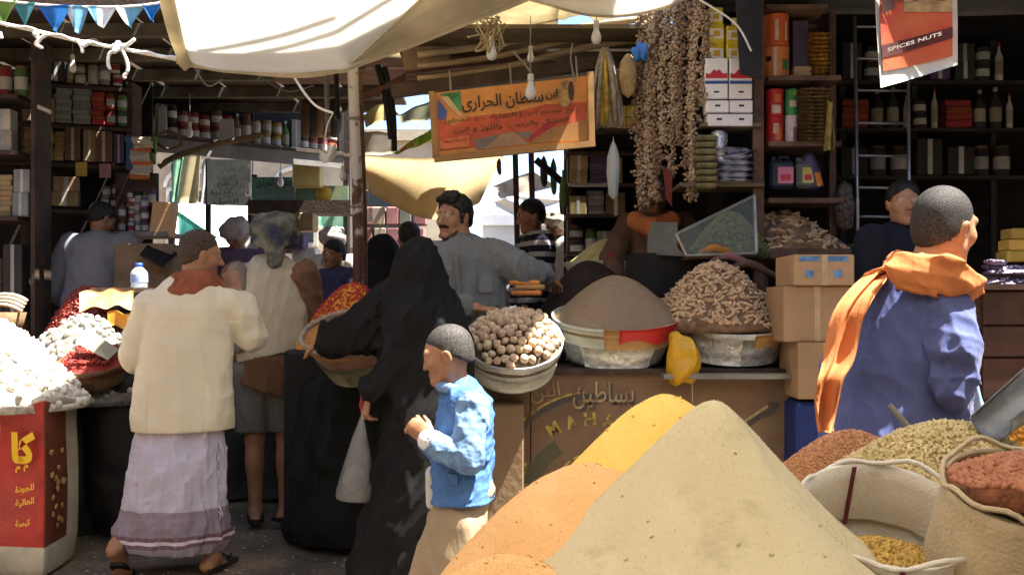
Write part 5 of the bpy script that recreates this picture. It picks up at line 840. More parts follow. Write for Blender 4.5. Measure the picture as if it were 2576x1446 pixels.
# --- far lane: cloths, boards, sheet
def hang(name, label, cat, pts, Y, mat, wob=.03, nu=10, nv=8, seed=0):
    A, B, C, D = [P(x, y, Y) for x, y in pts]; solo(name, sheet(lambda u, v: (A*(1-u)+B*u)*(1-v)+(D*(1-u)+C*u)*v+np.array((0, wob*math.sin(9*u+2*v+seed), 0)), nu, nv, .006), mat, label, cat, smooth=True)
hang('hanging_cloth', 'tan hanging cloth at the far end of the lane', 'cloth', [(455, 382), (505, 376), (502, 512), (440, 512)], 11.6, M('tan_cloth', (.46, .38, .22), .9, .2, 3, trans=.25)); hang('hanging_cloth', 'green striped cloth left of the tan one in the far lane', 'cloth', [(428, 395), (462, 388), (448, 508), (432, 508)], 11.4, M('green_cloth', (.10, .36, .22), .9, .3, 6, trans=.3, col2=(.35, .5, .35))); hang('hanging_cloth', 'narrow white curtain beside the dark notice board', 'cloth', [(508, 402), (528, 402), (520, 514), (504, 514)], 11.3, M('white_curtain', (.66, .64, .60), .9, .1, trans=.2))
solo('tent_sheet', sheet(lambda u, v: P(446+214*u, 516-6*u, 13.4)*(1-v)+P(440+228*u, 640, 11.9)*v+np.array((0, 0, .03*math.sin(9*u+2*v))), 14, 8, .006), M('white_sheet', (.84, .83, .80), .9, .04), 'bright sunlit white tent sheet sloping in the far lane', 'sheet', smooth=True); hang('teal_cloth', 'teal cloth corner hanging before the white sheet', 'cloth', [(446, 530), (548, 598), (470, 628), (450, 640)], 11.9, M('teal_cloth', (.10, .42, .36), .8, .2, 5, trans=.3), .03)
nb = thing('notice_board', 'dark notice board with faint chalk writing in the far lane', 'board', P(575, 515, 11)); q = [P(522, 515, 11), P(632, 518, 11), P(632, 402, 11), P(522, 402, 11)]; part(nb, 'panel', quadbox(*q, .04), M('slate_board', (.075, .078, .072), .8, .25, 6))
for i, t in enumerate(('البن', 'الهيل', 'القهوة', 'الزعفران')): text_on(nb, .22+.04*(i % 2), .07, P(545+8*(i % 2), 500-22*i, 10.97), (1, 0, 0), (0, 0, 1), ar(t), M('chalk_dim', (.03, .035, .035), .8), 'board_lettering', .01)
for px in (524, 630): part(nb, 'post', beam(P(px, 515, 11.05)*(1, 1, 0), P(px, 400, 11.05), .05), BLACKW)
gb = thing('signboard', 'green signboard with dark arabic writing in the far lane', 'sign', P(750, 506, 10.8)); part(gb, 'panel', quadbox(P(634, 506, 10.8), P(742, 506, 10.8), P(742, 446, 10.8), P(634, 446, 10.8), .03), M('sign_green_pale', (.16, .28, .22), .6, .2, 5)); part(gb, 'panel', quadbox(P(744, 508, 10.82), P(876, 508, 10.82), P(876, 468, 10.82), P(744, 468, 10.82), .03), M('sign_olive', (.22, .26, .14), .6, .3, 4, col2=(.08, .20, .17))); text_on(gb, .38, .11, P(644, 474, 10.77), (1, 0, 0), (0, 0, 1), ar('بهارات الحرارى'), M('sign_dk2', (.015, .05, .035)), 'sign_lettering', .02); text_on(gb, .34, .06, P(648, 498, 10.77), (1, 0, 0), (0, 0, 1), ar('جملة وتجزئة'), M('sign_pale2', (.32, .38, .32)), 'sign_lettering', .01); part(gb, 'emblem', lathe([(.001, 0), (.09, 0), (.09, .004)], 16, P(815, 488, 10.79), rotx(R(90))), M('emblem_gold', (.42, .28, .03), .6), True)
for px in (640, 870): part(gb, 'post', beam(P(px, 500, 10.85)*(1, 1, 0), P(px, 440, 10.85), .05), BLACKW)
solo('yellow_box', box(P(775, 432, 10.7)+(0, 0, 0), (.29, .2, .33), None, .01), M('yellow_tin_box', (.50, .40, .16), .7, .12), 'yellow tin box standing on the green signboard', 'box'); solo('lintel', box(P(760, 524, 10.6), (1.05, .3, .14)), DARKW, 'dark wooden lintel under the green signboard', 'lintel')
for i, (px, py, w_, h_, c) in enumerate(((690, 575, 100, 60, 'tan'), (690, 620, 90, 34, 'brown'), (770, 560, 50, 46, 'tan'), (740, 610, 60, 40, 'purple'), (770, 650, 60, 50, 'white'), (800, 690, 50, 40, 'yellow'), (790, 725, 60, 34, 'orange'))): solo('crate', box(P(px, py, 9.9+.1*(i % 3)), (U(w_, 9.9), .25, U(h_, 9.9)), None, .012), PAL[c], f'{c} {["upper left", "lower left", "upper right", "middle", "small", "low", "bottom"][i]} crate in the far stack left of the pole', 'crate', 'far crates')
hang('plastic_sheet', 'white and green plastic sheet lit from behind left of the pole', 'sheet', [(800, 540), (880, 538), (880, 578), (802, 572)], 11, M('lit_plastic', (.66, .75, .68), .5, .2, trans=.4, col2=(.2, .6, .42)))
for i in range(10): px = 925+33*(i % 5)+RNG.normal(0, 2); py = 545+52*(i//5); solo('goods_box', box(P(px, py, 9.6), (U(31, 9.6), .2, U(44, 9.6)), None, .008), PAL[('pink', 'cream', 'pink', 'grey', 'pink')[i % 5]], f'{("pink", "cream", "rose", "grey", "pale red")[i % 5]} goods box {("in the upper", "in the lower")[i//5]} row behind the pole, {("first", "second", "third", "fourth", "fifth")[i % 5]} from the pole', 'box', 'goods boxes behind the pole')
solo('goods_table', box(P(990, 700, 9.6), (.75, .4, .55)), PAL['brown'], 'low table under the pink goods boxes', 'table')
# tan canvas with a sunlit gap, green printed awning, far roofs
def canv(u, v):
    t = spline([P(903, 392, 8.9), P(1040, 400, 8.8), P(1150, 396, 8.8), P(1268, 392, 8.9)], 20)[int(round(u*19))]; b = spline([P(905, 462, 8.9), P(985, 515, 8.7), P(1090, 552, 8.5), P(1205, 510, 8.7)], 20)[int(round(u*19))]; return t*(1-v)+b*v+np.array((0, -.10*math.sin(math.pi*v), 0))
solo('canvas', sheet(canv, 20, 10, .008), M('tan_canvas', (.64, .50, .27), .9, .12, 3, .2, 40, trans=.50), 'tan canvas slung behind the seller', 'canvas', smooth=True)
hang('awning_print', 'green and red printed awning piece behind the flaking pole', 'awning', [(990, 385), (1088, 322), (1088, 352), (1000, 388)], 8.4, M('green_print', (.22, .42, .03), .6, .4, 5, col2=(.42, .10, .04), lo=.4, hi=.5)); hang('tan_roof_sheet', 'pale tarpaulin bundle on the far roof behind the pole', 'tarpaulin', [(905, 330), (1000, 335), (990, 388), (905, 392)], 9.2, PAL['cream']); hang('tan_roof_sheet', 'folded brown sheet on the far roof left of the signboard', 'tarpaulin', [(912, 290), (975, 250), (1005, 290), (920, 320)], 9, M('ochre_sheet', (.36, .28, .10), .9, .2, 6)); hang('tan_roof_sheet', 'olive sheet draped beside the signboard', 'tarpaulin', [(1000, 290), (1090, 250), (1092, 300), (1010, 310)], 9.4, M('olive_sheet', (.20, .19, .11), .9, .2, 5))
for k, (px, y0, y1) in enumerate(((1305, 385, 510), (1345, 385, 500))): solo('post', beam(P(px+10, y1, 8.2)*(1, 1, 0), P(px-12, y0-130, 8.2), .045), M('post_red', (.10, .03, .025), .7, .6, 8, col2=(.02, .02, .02)), ['slim post below the signboard on the left', 'slim post below the signboard on the right'][k], 'post')
for k, (px, y0, y1, w_) in enumerate(((1368, 392, 470, 16), (1392, 398, 490, 14), (1256, 398, 440, 10), (1412, 470, 540, 12))): solo('hanging_bag', tube(spline([P(px, y0, 8.0), P(px+4*math.sin(k*3), (y0+y1)/2, 8.0), P(px+2, y1, 8.0)], 8), np.array((.15, .6, 1, 1, 1, .95, .8, .4))*U(w_, 8.0)*.6, 8), [PAL['dark'], PAL['green'], PAL['brown'], PAL['purple']][k], ('black', 'green', 'brown', 'purple')[k]+' bag hanging in the gap below the signboard', 'bag', smooth=True)
solo('beam', beam(P(1348, 402, 7.9), P(1428, 470, 7.9), .05), BLACKW, 'black beam slanting down to the shadowy rack', 'beam')
hang('grey_roof', 'sagging grey tin roof behind the posts below the signboard', 'roof', [(1235, 470), (1340, 430), (1400, 470), (1260, 500)], 12, M('tin_roof', (.34, .29, .22), .6, .3, 5)); hang('white_awning', 'blown white awning behind the striped shirt boy', 'awning', [(1230, 510), (1300, 490), (1420, 505), (1300, 545)], 11, M('white_sheet', (.84, .83, .80)))
# ================================================================== right stall: racks, tins, garlands, case
Yr = 5.95
rk2 = thing('shelf_rack', 'timber shelf rack with tins at the right of the counter', 'shelves', P(2000, 640, 6.2)*(1, 1, 0))
RW = M('rack_wood', (.13, .075, .05), .8, .25, 6, .4, 30)
for px in (1908,): part(rk2, 'post', beam(P(px, 0, Yr)*(1, 1, 0), P(px+(-2), -40, Yr), U(17, Yr), .06), RW)
part(rk2, 'post', beam(P(2092, 0, Yr+.32)*(1, 1, 0), P(2092, -40, Yr+.32), .04, .05), RW)
for x0, x1, y in ((1915, 2092, 213), (1915, 2092, 374), (1915, 2098, 512), (1908, 2060, 40)): a, b = P(x0, y, Yr+.16), P(x1, y, Yr+.16); part(rk2, 'shelf_board', box((a+b)/2, (b[0]-a[0], .36, U(12, Yr))), RW)
part(rk2, 'dark_board', quadbox(P(1862, 185, 5.75), P(1916, 200, 5.75), P(1916, -60, 5.75), P(1848, -60, 5.75), .03), M('slate_dark', (.02, .021, .024), .7, .2)); part(rk2, 'back_board', box(P(2000, 260, Yr+.37)+(0, 0, -.02), (U(186, Yr), .02, U(560, Yr))), BLACKW)
for x0, x1, y, th in ((1752, 1872, 172, 12), (1752, 1900, 325, 10), (1700, 1908, 472, 10)): a, b = P(x0, y, Yr+.1), P(x1, y, Yr+.1); part(rk2, 'shelf_board', box((a+b)/2, (b[0]-a[0], .30, U(th, Yr))), M('shelf_olive', (.14, .115, .065), .8, .2))
part(rk2, 'side_board', box(P(1752, 260, Yr+.2), (.02, .3, U(430, Yr))), BLACKW); part(rk2, 'inner_back', box(P(1825, 330, Yr+.26), (U(150, Yr), .02, U(330, Yr))), BLACKW)
rz = lambda: (0, 0, RNG.normal(0, .08))
def at(px, py, dy=0): return P(px, py, Yr+dy)
# yellow tins
YT = M('yellow_tin', (.62, .48, .03), .4, .12, 8); WT = M('white_band', (.70, .68, .62), .5, .1, 20); 
KY = Kind(carton('square_tin', (.095, .095, .125), YT, (('label', (0, -.0485, .062), (.085, .002, .06), WT), ('print', (0, -.050, .062), (.04, .002, .035), M('label_amber', (.55, .36, .03), .5)))))
for px, py, s, lb in ((1796, 167, 1.05, 'yellow square tin at the bottom left of the yellow stack'), (1840, 164, .95, 'yellow square tin at the bottom right of the yellow stack'), (1797, 118, 1.05, 'yellow square tin in the middle left of the yellow stack'), (1840, 119, .95, 'yellow square tin in the middle right of the yellow stack'), (1798, 73, .95, 'yellow square tin on top left of the yellow stack'), (1850, 74, .5, 'small green yellow tin on top right of the yellow stack')): KY.place(at(px, py-2, .04), rz(), s*.92, label=lb, cat='tin', group='yellow square tins')
for i in range(3): solo('yellow_packet', box(at(1774, 148-44*i, .1), (.05, .1, .095), None, .006), PAL['yellow'], f'{("lowest", "middle", "upper")[i]} yellow packet standing left of the yellow tins', 'packet')
# white cartons with red and blue print
WC = M('white_carton', (.70, .69, .70), .6, .06, 6); RC = M('carton_red', (.55, .03, .04), .5); BC = M('carton_blue', (.03, .09, .33), .5); NV = M('carton_navy', (.02, .025, .09), .5)
def crown(o, w_, z): part(o, 'red_emblem', (np.array([(-w_*.5, -.078, z), (w_*.5, -.078, z), (w_*.5, -.078, z+.03), (w_*.3, -.078, z+.025), (w_*.12, -.078, z+.052), (-.0, -.078, z+.04), (-w_*.12, -.078, z+.052), (-w_*.3, -.078, z+.025), (-w_*.5, -.078, z+.03)]), [tuple(range(9))]), RC)
big = carton('white_carton', (.132, .15, .235), WC, (('blue_band', (0, -.0755, .095), (.13, .002, .018), BC), ('print', (0, -.0755, .04), (.03, .002, .01), NV))); crown(big, .125, .118); small = carton('white_carton', (.132, .15, .075), WC, (('print', (0, -.0755, .04), (.03, .002, .012), NV), ('edge', (0, -.0755, .072), (.13, .002, .004), NV))); KB1, KB2 = Kind(big), Kind(small)
for j, px in enumerate((1799, 1858)):
    sd = ('left', 'right')[j]; z0 = at(px, 322)[2]
    for i in range(2): KB2.place((at(px+(4 if j == 0 and i == 0 else 0), 0, .02)[0], Yr+.02, z0+.078*i), (0, 0, 0), 1, label=f'small white carton {("at the bottom", "second from the bottom")[i]} of the {sd} white stack', cat='carton', group='white printed cartons')
    KB1.place((at(px-2, 0, .02)[0], Yr+.02, z0+.157), (0, 0, .03*(j*2-1)), 1, label=f'white carton with red crown and blue band topmost of the {sd} white stack', cat='carton', group='white printed cartons')
solo('white_carton', box(at(1765, 245, .06), (.05, .14, .12), rotz(.5), .004), PAL['cream'], 'cream carton turned sideways left of the white cartons', 'carton')
# foil packets and a foil roll
FO = M('silver_foil', (.75, .75, .80), .25, .25, 20, 1.2, 40, metal=.8); KF = Kind(pack('foil_packet', (.26, .16, .045), FO))
for i in range(6): KF.place(at(1838-3*math.sin(i*2), 468-15.5*i, -.0), (0, 0, RNG.normal(0, .12)), (1, 1, 1.0), label=f'silver foil packet, {("lowest", "second", "third", "fourth", "fifth", "topmost")[i]} in the foil stack', cat='packet', group='silver foil packets')
rl = thing('foil_roll', 'upright crumpled silver foil roll beside the foil stack', 'roll', at(1808, 412, .02)); part(rl, 'roll', lathe([(.001, 0), (.05, 0), (.056, .05), (.046, .09), (.055, .13), (.046, .18), (.02, .195), (.001, .197)], 20, at(1808, 412, .0), None, True, jit=.08), FO, True)
# orange, red and green tins; purple box; biscuits
def lab_tin(name, px, py, r, h, mat, bands, lb):
    b = at(px, py, .10); o = thing(name, lb, 'tin', b); part(o, 'tin_wall', lathe([(.001, 0), (r, 0), (r*1.02, .005), (r*.98, .011), (r*.98, h-.011), (r*1.02, h-.005), (r, h), (.001, h-.004)], 24, b), mat, True)
    for z0, z1, a0, a1, m in bands: part(o, 'print', sheet(lambda u, v: b+np.array((r*1.003*math.cos(R(a0+(a1-a0)*u)), r*1.003*math.sin(R(a0+(a1-a0)*u)), h*(z0+(z1-z0)*v))), 10, 3), m, True)
OT = M('orange_tin', (.60, .13, .03), .4, .1); CRM = M('print_cream', (.62, .50, .36), .5); GRN = M('print_green', (.04, .20, .06), .5); RDT = M('red_tin', (.50, .025, .025), .35, .1)
lab_tin('orange_tin', 1950, 207, .082, .195, M('orange_tin_light', (.60, .20, .05), .4, .1), [(.02, .98, 250, 262, CRM), (.3, .6, 285, 315, GRN), (.55, .7, 215, 240, M('print_black', (.02, .02, .02)))], 'large orange tin with a cream stripe on the upper shelf'); lab_tin('orange_tin', 1950, 121, .080, .185, OT, [(.15, .8, 255, 270, CRM), (.15, .75, 300, 312, CRM)], 'red orange tin stacked on the large orange tin')
lab_tin('red_tin', 1948, 368, .053, .168, RDT, [(.15, .65, 262, 300, M('print_orange', (.65, .20, .03), .5)), (.4, .75, 250, 285, CRM)], 'red tin at the bottom left of the lower tins'); lab_tin('red_tin', 1948, 296, .053, .160, RDT, [(.1, .4, 240, 300, CRM), (.5, .8, 260, 300, M('print_orange', (.65, .20, .03)))], 'red tin stacked on the other red tin'); lab_tin('white_tin', 1991, 368, .040, .178, M('white_tin', (.60, .55, .52), .4, .15, 30), [(.1, .6, 270, 310, M('print_mauve', (.35, .15, .2), .5))], 'slim white tin beside the red tins'); lab_tin('green_tin', 1991, 291, .040, .150, M('green_tin', (.05, .26, .07), .4, .15), [(.3, .55, 240, 300, CRM), (.75, .9, 270, 310, M('print_lime', (.35, .45, .04), .5))], 'green tin stacked on the slim white tin')
solo('purple_carton', box(at(2008, 122, .16), (.095, .12, .30), None, .005), M('purple_box', (.075, .055, .09), .6, .15), 'tall dark purple carton beside the orange tins', 'carton'); solo('brown_carton', box(at(2012, 188, .12), (.105, .14, .07), None, .005), CARD, 'low brown carton under the purple one', 'carton')
KC = Kind(pack('biscuit_packet', (.115, .11, .024), M('biscuit_wrap', (.45, .24, .05), .45, .3, 20, rnd=.2)))
for i in range(12): KC.place(at(2058, 210-10.5*i, .08), (0, 0, RNG.normal(0, .15)), (1, 1, 1.0), label=f'amber biscuit packet stacked on the upper shelf of the tin rack', cat='packet', group='amber biscuit packets')
KW = Kind(pack('straw_mat', (.18, .16, .02), M('straw_mat', (.30, .21, .095), .8, .3, 40, .6, 80, rnd=.15)))
for i in range(15): KW.place(at(2044, 368-9.6*i, .05), (0, 0, RNG.normal(0, .1)), 1, label='woven straw mat folded in the stack beside the red tins', cat='mat', group='folded straw mats')
hang('plastic_bag', 'limp yellow brown plastic bag at the edge of the straw mats', 'bag', [(2082, 250), (2094, 270), (2096, 378), (2078, 380)], Yr-.05, M('amber_plastic', (.42, .33, .10), .4, .3, 20, trans=.3))
# jerrycans and bottle on the lower shelf
def can(px, py, w_, h_, mat, lmat, lb):
    b = at(px, py, .08); o = thing('jerrycan', lb, 'jerrycan', b); part(o, 'can_body', box(b+(0, 0, h_/2), (w_, .12, h_), None, .018), mat); part(o, 'spout', lathe([(.018, 0), (.018, .03), (.001, .03)], 12, b+(-w_*.25, 0, h_)), mat, True); part(o, 'grip', tube([b+(-w_*.05, 0, h_-.005), b+(0, 0, h_+.028), b+(w_*.3, 0, h_+.028), b+(w_*.38, 0, h_-.005)], .011, 8), mat, True); part(o, 'label', box(b+(w_*.12, -.0615, h_*.48), (w_*.62, .002, h_*.58)), lmat); part(o, 'label_print', box(b+(w_*.12, -.0630, h_*.40), (w_*.40, .002, h_*.22)), M('label_red2', (.42, .04, .06), .5))
can(1962, 478, .145, .165, M('navy_plastic', (.025, .03, .05), .35), M('label_pink', (.55, .20, .30), .5), 'navy jerrycan with a pink label on the lower shelf'); can(2020, 476, .105, .155, M('grey_plastic', (.10, .11, .105), .35), M('label_yellow', (.50, .44, .12), .5), 'grey jerrycan with a yellow and red label on the lower shelf')
b = at(2053, 475, .06); o = thing('dark_bottle', 'leaning purple bottle with orange label on the lower shelf', 'bottle', b); Rl = roty(-.22); part(o, 'bottle_body', lathe([(.001, 0), (.042, 0), (.045, .02), (.046, .14), (.034, .19), (.018, .215), (.001, .22)], 18, b, Rl), M('violet_plastic', (.06, .045, .10), .3), True); part(o, 'label', sheet(lambda u, v: b+Rl @ np.array((.047*math.cos(R(265+60*u)), .047*math.sin(R(265+60*u)), .01+.08*v)), 8, 3), M('label_orange', (.62, .22, .05), .5), True)
# ginger on the shelf below and its bin
bn = thing('root_bin', 'wooden bin of small dried roots under the tin rack', 'bin', P(2020, 642, 6.1)); a, b = P(1912, 646, 5.95), P(2140, 646, 5.95); part(bn, 'bin_board', box((a+b)/2+(0, .2, 0), (b[0]-a[0], .5, .03)), RW); part(bn, 'bin_lip', box((a+b)/2+(0, -.05, .02), (b[0]-a[0], .02, .05)), RW); part(bn, 'bin_back', box((a+b)/2+(0, .45, .18), (b[0]-a[0], .02, .40)), BLACKW)
for px in (1920, 2130): part(bn, 'leg', beam(P(px, 646, 6.1)*(1, 1, 0), P(px, 648, 6.1), .05), RW)
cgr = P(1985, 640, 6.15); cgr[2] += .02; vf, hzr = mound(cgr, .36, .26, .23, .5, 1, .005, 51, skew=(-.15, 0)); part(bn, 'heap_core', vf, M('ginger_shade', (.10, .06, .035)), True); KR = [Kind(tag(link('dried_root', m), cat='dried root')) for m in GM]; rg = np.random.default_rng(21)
for i, p in enumerate(scatter(hzr, cgr, .36, .26, 230, 8)): KR[i % 4].place(p+(0, 0, .004), tuple(rg.uniform((-.5, -.6, 0), (.5, .6, 6.28))), rg.uniform(.6, 1.0), label='small dried root in the bin under the tin rack', cat='dried root', group='dried roots in the bin')
# cardboard boxes beside the counter
def cbox(px0, px1, py0, py1, Y, lb, blue=False, ang=0):
    A, B = P(px0, py1, Y), P(px1, py0, Y); w_, h_ = B[0]-A[0], B[2]-A[2]; c = np.array(((A[0]+B[0])/2, Y+.18, A[2]+h_/2)); o = thing('cardboard_box', lb, 'box', c-(0, 0, h_/2)); part(o, 'carton_body', box(c, (w_, .36, h_), rotz(ang), .006), CARD); part(o, 'tape', box(c+(.0, -.1815, 0), (.03, .002, h_*.98)), M('clear_tape', (.46, .33, .19), .3))
    if blue:
        BL = M('box_blue', (.12, .26, .48), .6, .3, 30)
        for dx in (-.25, .22): part(o, 'blue_print', box(c+(dx*w_, -.182, h_*.36), (w_*.34, .002, h_*.16)), BL); part(o, 'blue_print', box(c+(dx*w_, -.182, -h_*.12), (w_*.14, .002, h_*.22)), BL)
    return o
cbox(1998, 2150, 640, 718, 5.05, 'cardboard box with blue print, topmost by the ginger bucket', True); cbox(1972, 2140, 719, 860, 5.08, 'big plain cardboard box in the middle of the stack'); cbox(2008, 2150, 861, 1004, 5.05, 'plain cardboard box at the bottom of the stack')
solo('plastic_crate', box((P(2060, 0, 5.2)[0], 5.25, .42), (.30, .36, .85), None, .02), M('blue_crate', (.012, .03, .16), .5, .2), 'dark blue plastic crate under the cardboard boxes', 'crate')
# glass case of green leaves and the open tray beside it
GL = Mglass('case_glass', (.20, .23, .17), .16, .08); ALU = M('case_edge', (.30, .30, .26), .4, .15, metal=.5); gc = thing('glass_case', 'slanted glass case of dried green leaves under the foil shelf', 'case', P(1800, 640, 5.9)); a, b, c, d, e = P(1702, 588, 5.7), P(1728, 642, 5.66), P(1903, 636, 5.72), P(1898, 492, 5.85), P(1862, 492, 5.85)
part(gc, 'glass_front', quadbox(b, c, d, a, .006), GL)
for q0, q1 in ((a, d), (a, b), (b, c), (c, d)): part(gc, 'edge_strip', beam(q0, q1, .014), ALU)
part(gc, 'case_floor', quadbox(b+(0, .02, -.01), c+(0, .02, -.01), c+(0, .4, -.01), b+(0, .4, -.01), .02), RW); cl_ = P(1835, 640, 5.98); vf, hz = mound(cl_, .24, .20, .24, .5, 1, .008, 61); part(gc, 'leaf_bed', vf, M('leaf_bed', (.10, .11, .035), .9, .4, 30, .8, 60), True); grains(gc, hz, cl_, .24, .20, 900, .016, M('dry_leaf', (.20, .21, .07), .7, .5, 40, col2=(.09, .11, .03)), name='dried_leaf')
gt = thing('grey_tray', 'dull grey green tub beside the glass case', 'tub', P(1665, 640, 5.95)); part(gt, 'tub_wall', quadbox(P(1630, 598, 5.9), P(1705, 630, 5.75), P(1705, 560, 5.8), P(1640, 560, 5.95), .01), M('tub_grey', (.10, .11, .10), .5)); part(gt, 'tub_side', quadbox(P(1630, 640, 5.9), P(1725, 645, 5.72), P(1705, 625, 5.75), P(1630, 598, 5.9), .012), M('tub_grey2', (.14, .15, .14), .5))
part(gt, 'tub_stand', box(P(1690, 700, 6.05), (.5, .4, .28)), BLACKW)
for i, (x, y, c) in enumerate(((1800, 632, 'orange'), (1830, 650, 'pink'), (1880, 670, 'brown'))): solo('chili_bunch', tube(spline([P(x-45, y+8, 5.72), P(x, y-8, 5.70), P(x+50, y+14, 5.72), P(x+85, y+30, 5.75)], 10), (.01, .02, .024, .024, .024, .022, .02, .018, .014, .008), 8), PAL[c], f'{("orange", "rosy", "brown")[i]} bundle of dried stalks behind the ginger heap', 'bundle', smooth=True)
# --- garlands of strung dried fruit
def garland(px0, py0, px1, py1, Y, wdt, mat, lb, seed, n=70, sz=.022):
    rg = np.random.default_rng(seed); o = thing('garland', lb, 'garland', P(px1, py1, Y), 'strung garlands at the right stall'); c = spline([P(px0, py0, Y), P((px0+px1)/2+rg.normal(0, 5), (py0+py1)/2, Y+.03), P(px1, py1, Y)], n); part(o, 'string', tube(c, .004, 5), CORD)
    m = n*4; t = rg.integers(0, n, m); ps = c[t]+np.stack([rg.normal(0, wdt*.42, m), rg.normal(0, wdt*.35, m), rg.normal(0, .012, m)], 1); part(o, 'dried_piece', tile(blob(1, (1, .75, .62), .15, seed), ps, randrot(m), sz*rg.uniform(.6, 1.15, m)), mat, True, kind='stuff')
GAR = [M('garland_tan', (.44, .34, .23), .8, .4, 40, col2=(.22, .14, .09)), M('garland_brown', (.32, .22, .15), .8, .4, 40, col2=(.13, .075, .05)), M('garland_pale', (.52, .43, .31), .8, .35, 40, col2=(.28, .19, .12))]
ORD = ('first', 'second', 'third', 'fourth', 'fifth', 'sixth', 'seventh', 'eighth', 'ninth', 'tenth', 'eleventh', 'twelfth', 'thirteenth', 'last')
for k in range(14):
    px = 1600+13.2*k; bot = (330, 470, 520, 440, 500, 420, 360, 440, 300, 360, 420, 500, 470, 250)[k]; top_ = (150, 40, 20, 60, 30, 10, 25, 10, 20, 10, 0, 0, 10, 30)[k]; mi = (1, 0, 0, 2, 0, 1, 2, 0, 2, 1, 1, 0, 2, 0)[k]
    garland(px, top_, px-8+4*math.sin(k*2), bot, 6.3-.03*k, .030+.008*(k % 3), GAR[mi], f'{("tan", "brown", "pale")[mi]} strung garland, {ORD[k]} from the left in the hanging curtain', 80+k, int((bot-top_)/3.6), .0145)
gr = thing('hanging_rail', 'dark rail from which the garlands hang', 'rail', P(1680, -10, 6.1)); part(gr, 'rail', beam(P(1560, 8, 6.25), P(1780, -20, 5.95), .05), DARKW)
solo('cloth_strip', quadbox(P(1668, 420, 6.05), P(1690, 430, 6.05), P(1690, 520, 6.05), P(1675, 500, 6.05), .01), M('dark_red_cloth', (.16, .03, .025), .8), 'dark red cloth strip between the garlands', 'cloth')
for i in range(8): solo('folded_sack', box(at(1772+2*math.sin(i), 470-17*i, -.05), (.12, .15, .03), rotz(.1*math.sin(i*3)), .01), M('olive_sack', (.16, .14, .065), .85, .3, 10, rnd=.2), f'folded olive sack, {("lowest", "second", "third", "fourth", "fifth", "sixth", "seventh", "topmost")[i]} in the pile beside the foil', 'sack', 'folded olive sacks')
# --- hanging bundles and shelf left of the garlands
hb = thing('broom_bundle', 'large hanging bundle of straw brooms beside the signboard', 'bundle', P(1530, 320, 6.3)); rg = np.random.default_rng(31)
for i in range(26): t = i/25-.5; part(hb, 'broom_straw', tube(spline([P(1522+t*14, 120, 6.3), P(1524+t*60, 215, 6.28+.05*rg.normal()), P(1524+t*84, 318+6*rg.normal(), 6.28)], 8), (.006, .012, .014, .015, .016, .016, .015, .012), 6), M(('straw_grey', 'straw_gold')[abs(i-11) < 3], ((.30, .26, .20), (.46, .33, .06))[abs(i-11) < 3], .8, .3, 20), True)
pbn = thing('paper_bundle', 'leaf shaped tan paper bundle hanging by the brooms', 'bundle', P(1580, 240, 6.2)); part(pbn, 'wrap', lathe([(.001, -.27), (.04, -.24), (.055, -.15), (.05, -.06), (.02, -.01), (.001, 0)], 14, P(1580, 135, 6.2)), M('tan_wrap', (.38, .27, .13), .8, .25, 14), True)
solo('blue_bag', xf(blob(3, (.038, .03, .045), .45, 3), P(1610, 132, 6.15)), M('blue_plastic', (.03, .18, .60), .4, .1, spec=.5), 'small bright blue plastic bag tied among the garlands', 'bag', smooth=True)
sh = thing('hanging_shelf', 'little shelf of yellow packets below the brooms', 'shelf', P(1550, 325, 6.4)); part(sh, 'board', box(P(1550, 327, 6.4), (.42, .2, .025)), DARKW); 
for i in range(8): KY2 = solo('yellow_packet', box(P(1568+11*(i % 4), 312-30*(i//4), 6.33), (.026, .06, .07), None, .004), PAL['yellow'], f'yellow packet in the {("lower", "upper")[i//4]} row below the brooms', 'packet', 'yellow packets below the brooms')
for i in range(6): solo('pale_bottle', xf(lathe([(.001, 0), (.013, 0), (.013, .04), (.006, .055), (.001, .056)], 10), P(1510+9*i, 322, 6.3)), PAL['cream'], 'small pale bottle in the row below the brooms', 'bottle', 'pale bottles below the brooms')
hbg = thing('plastic_bag', 'long clear bag with blue wrapping hanging below the brooms', 'bag', P(1543, 490, 6.3)); part(hbg, 'bag_film', lathe([(.001, -.36), (.03, -.33), (.04, -.2), (.038, -.1), (.02, -.03), (.004, 0), (.001, .03)], 16, P(1543, 355, 6.3), None, False, jit=.06), Mglass('bag_film', (.6, .66, .66), .6, .25), True); part(hbg, 'blue_fill', lathe([(.001, -.31), (.024, -.30), (.028, -.15), (.001, -.14)], 12, P(1545, 355, 6.3)), M('blue_wrap', (.10, .24, .38), .5), True)
# cartons behind, right of the posts
fill(P(1432, 0, 7.2), P(1600, 0, 7.2), P(0, 545, 7.2)[2], [('box', 'tan', .12, .14, 1), ('thin', 'grey', .12, .18, 5), ('box', 'brown', .14, .16, 1), ('jar', 'dark', .1, .2, 2)], 51, 'on the lower shelf behind the hanging blue bag', 'on the shelf behind the blue bag'); fill(P(1432, 0, 7.2), P(1600, 0, 7.2), P(0, 470, 7.2)[2], [('box', 'tan', .13, .22, 2), ('thin', 'purple', .13, .24, 6), ('box', 'tan', .1, .2, 2), ('box', 'dark', .12, .22, 1)], 52, 'on the upper shelf behind the hanging blue bag', 'on the shelf behind the blue bag'); fill(P(1432, 0, 7.2), P(1600, 0, 7.2), P(0, 640, 7.2)[2], [('jar', 'dark', .10, .2, 2), ('jar', 'green', .08, .18, 1), ('box', 'grey', .1, .16, 1), ('jar', 'purple', .09, .18, 2)], 53, 'on the bottom shelf behind the hanging blue bag', 'on the shelf behind the blue bag')
r3 = thing('shelf_rack', 'shadowy shelf rack behind the hanging blue bag', 'shelves', P(1515, 640, 7.3)*(1, 1, 0))
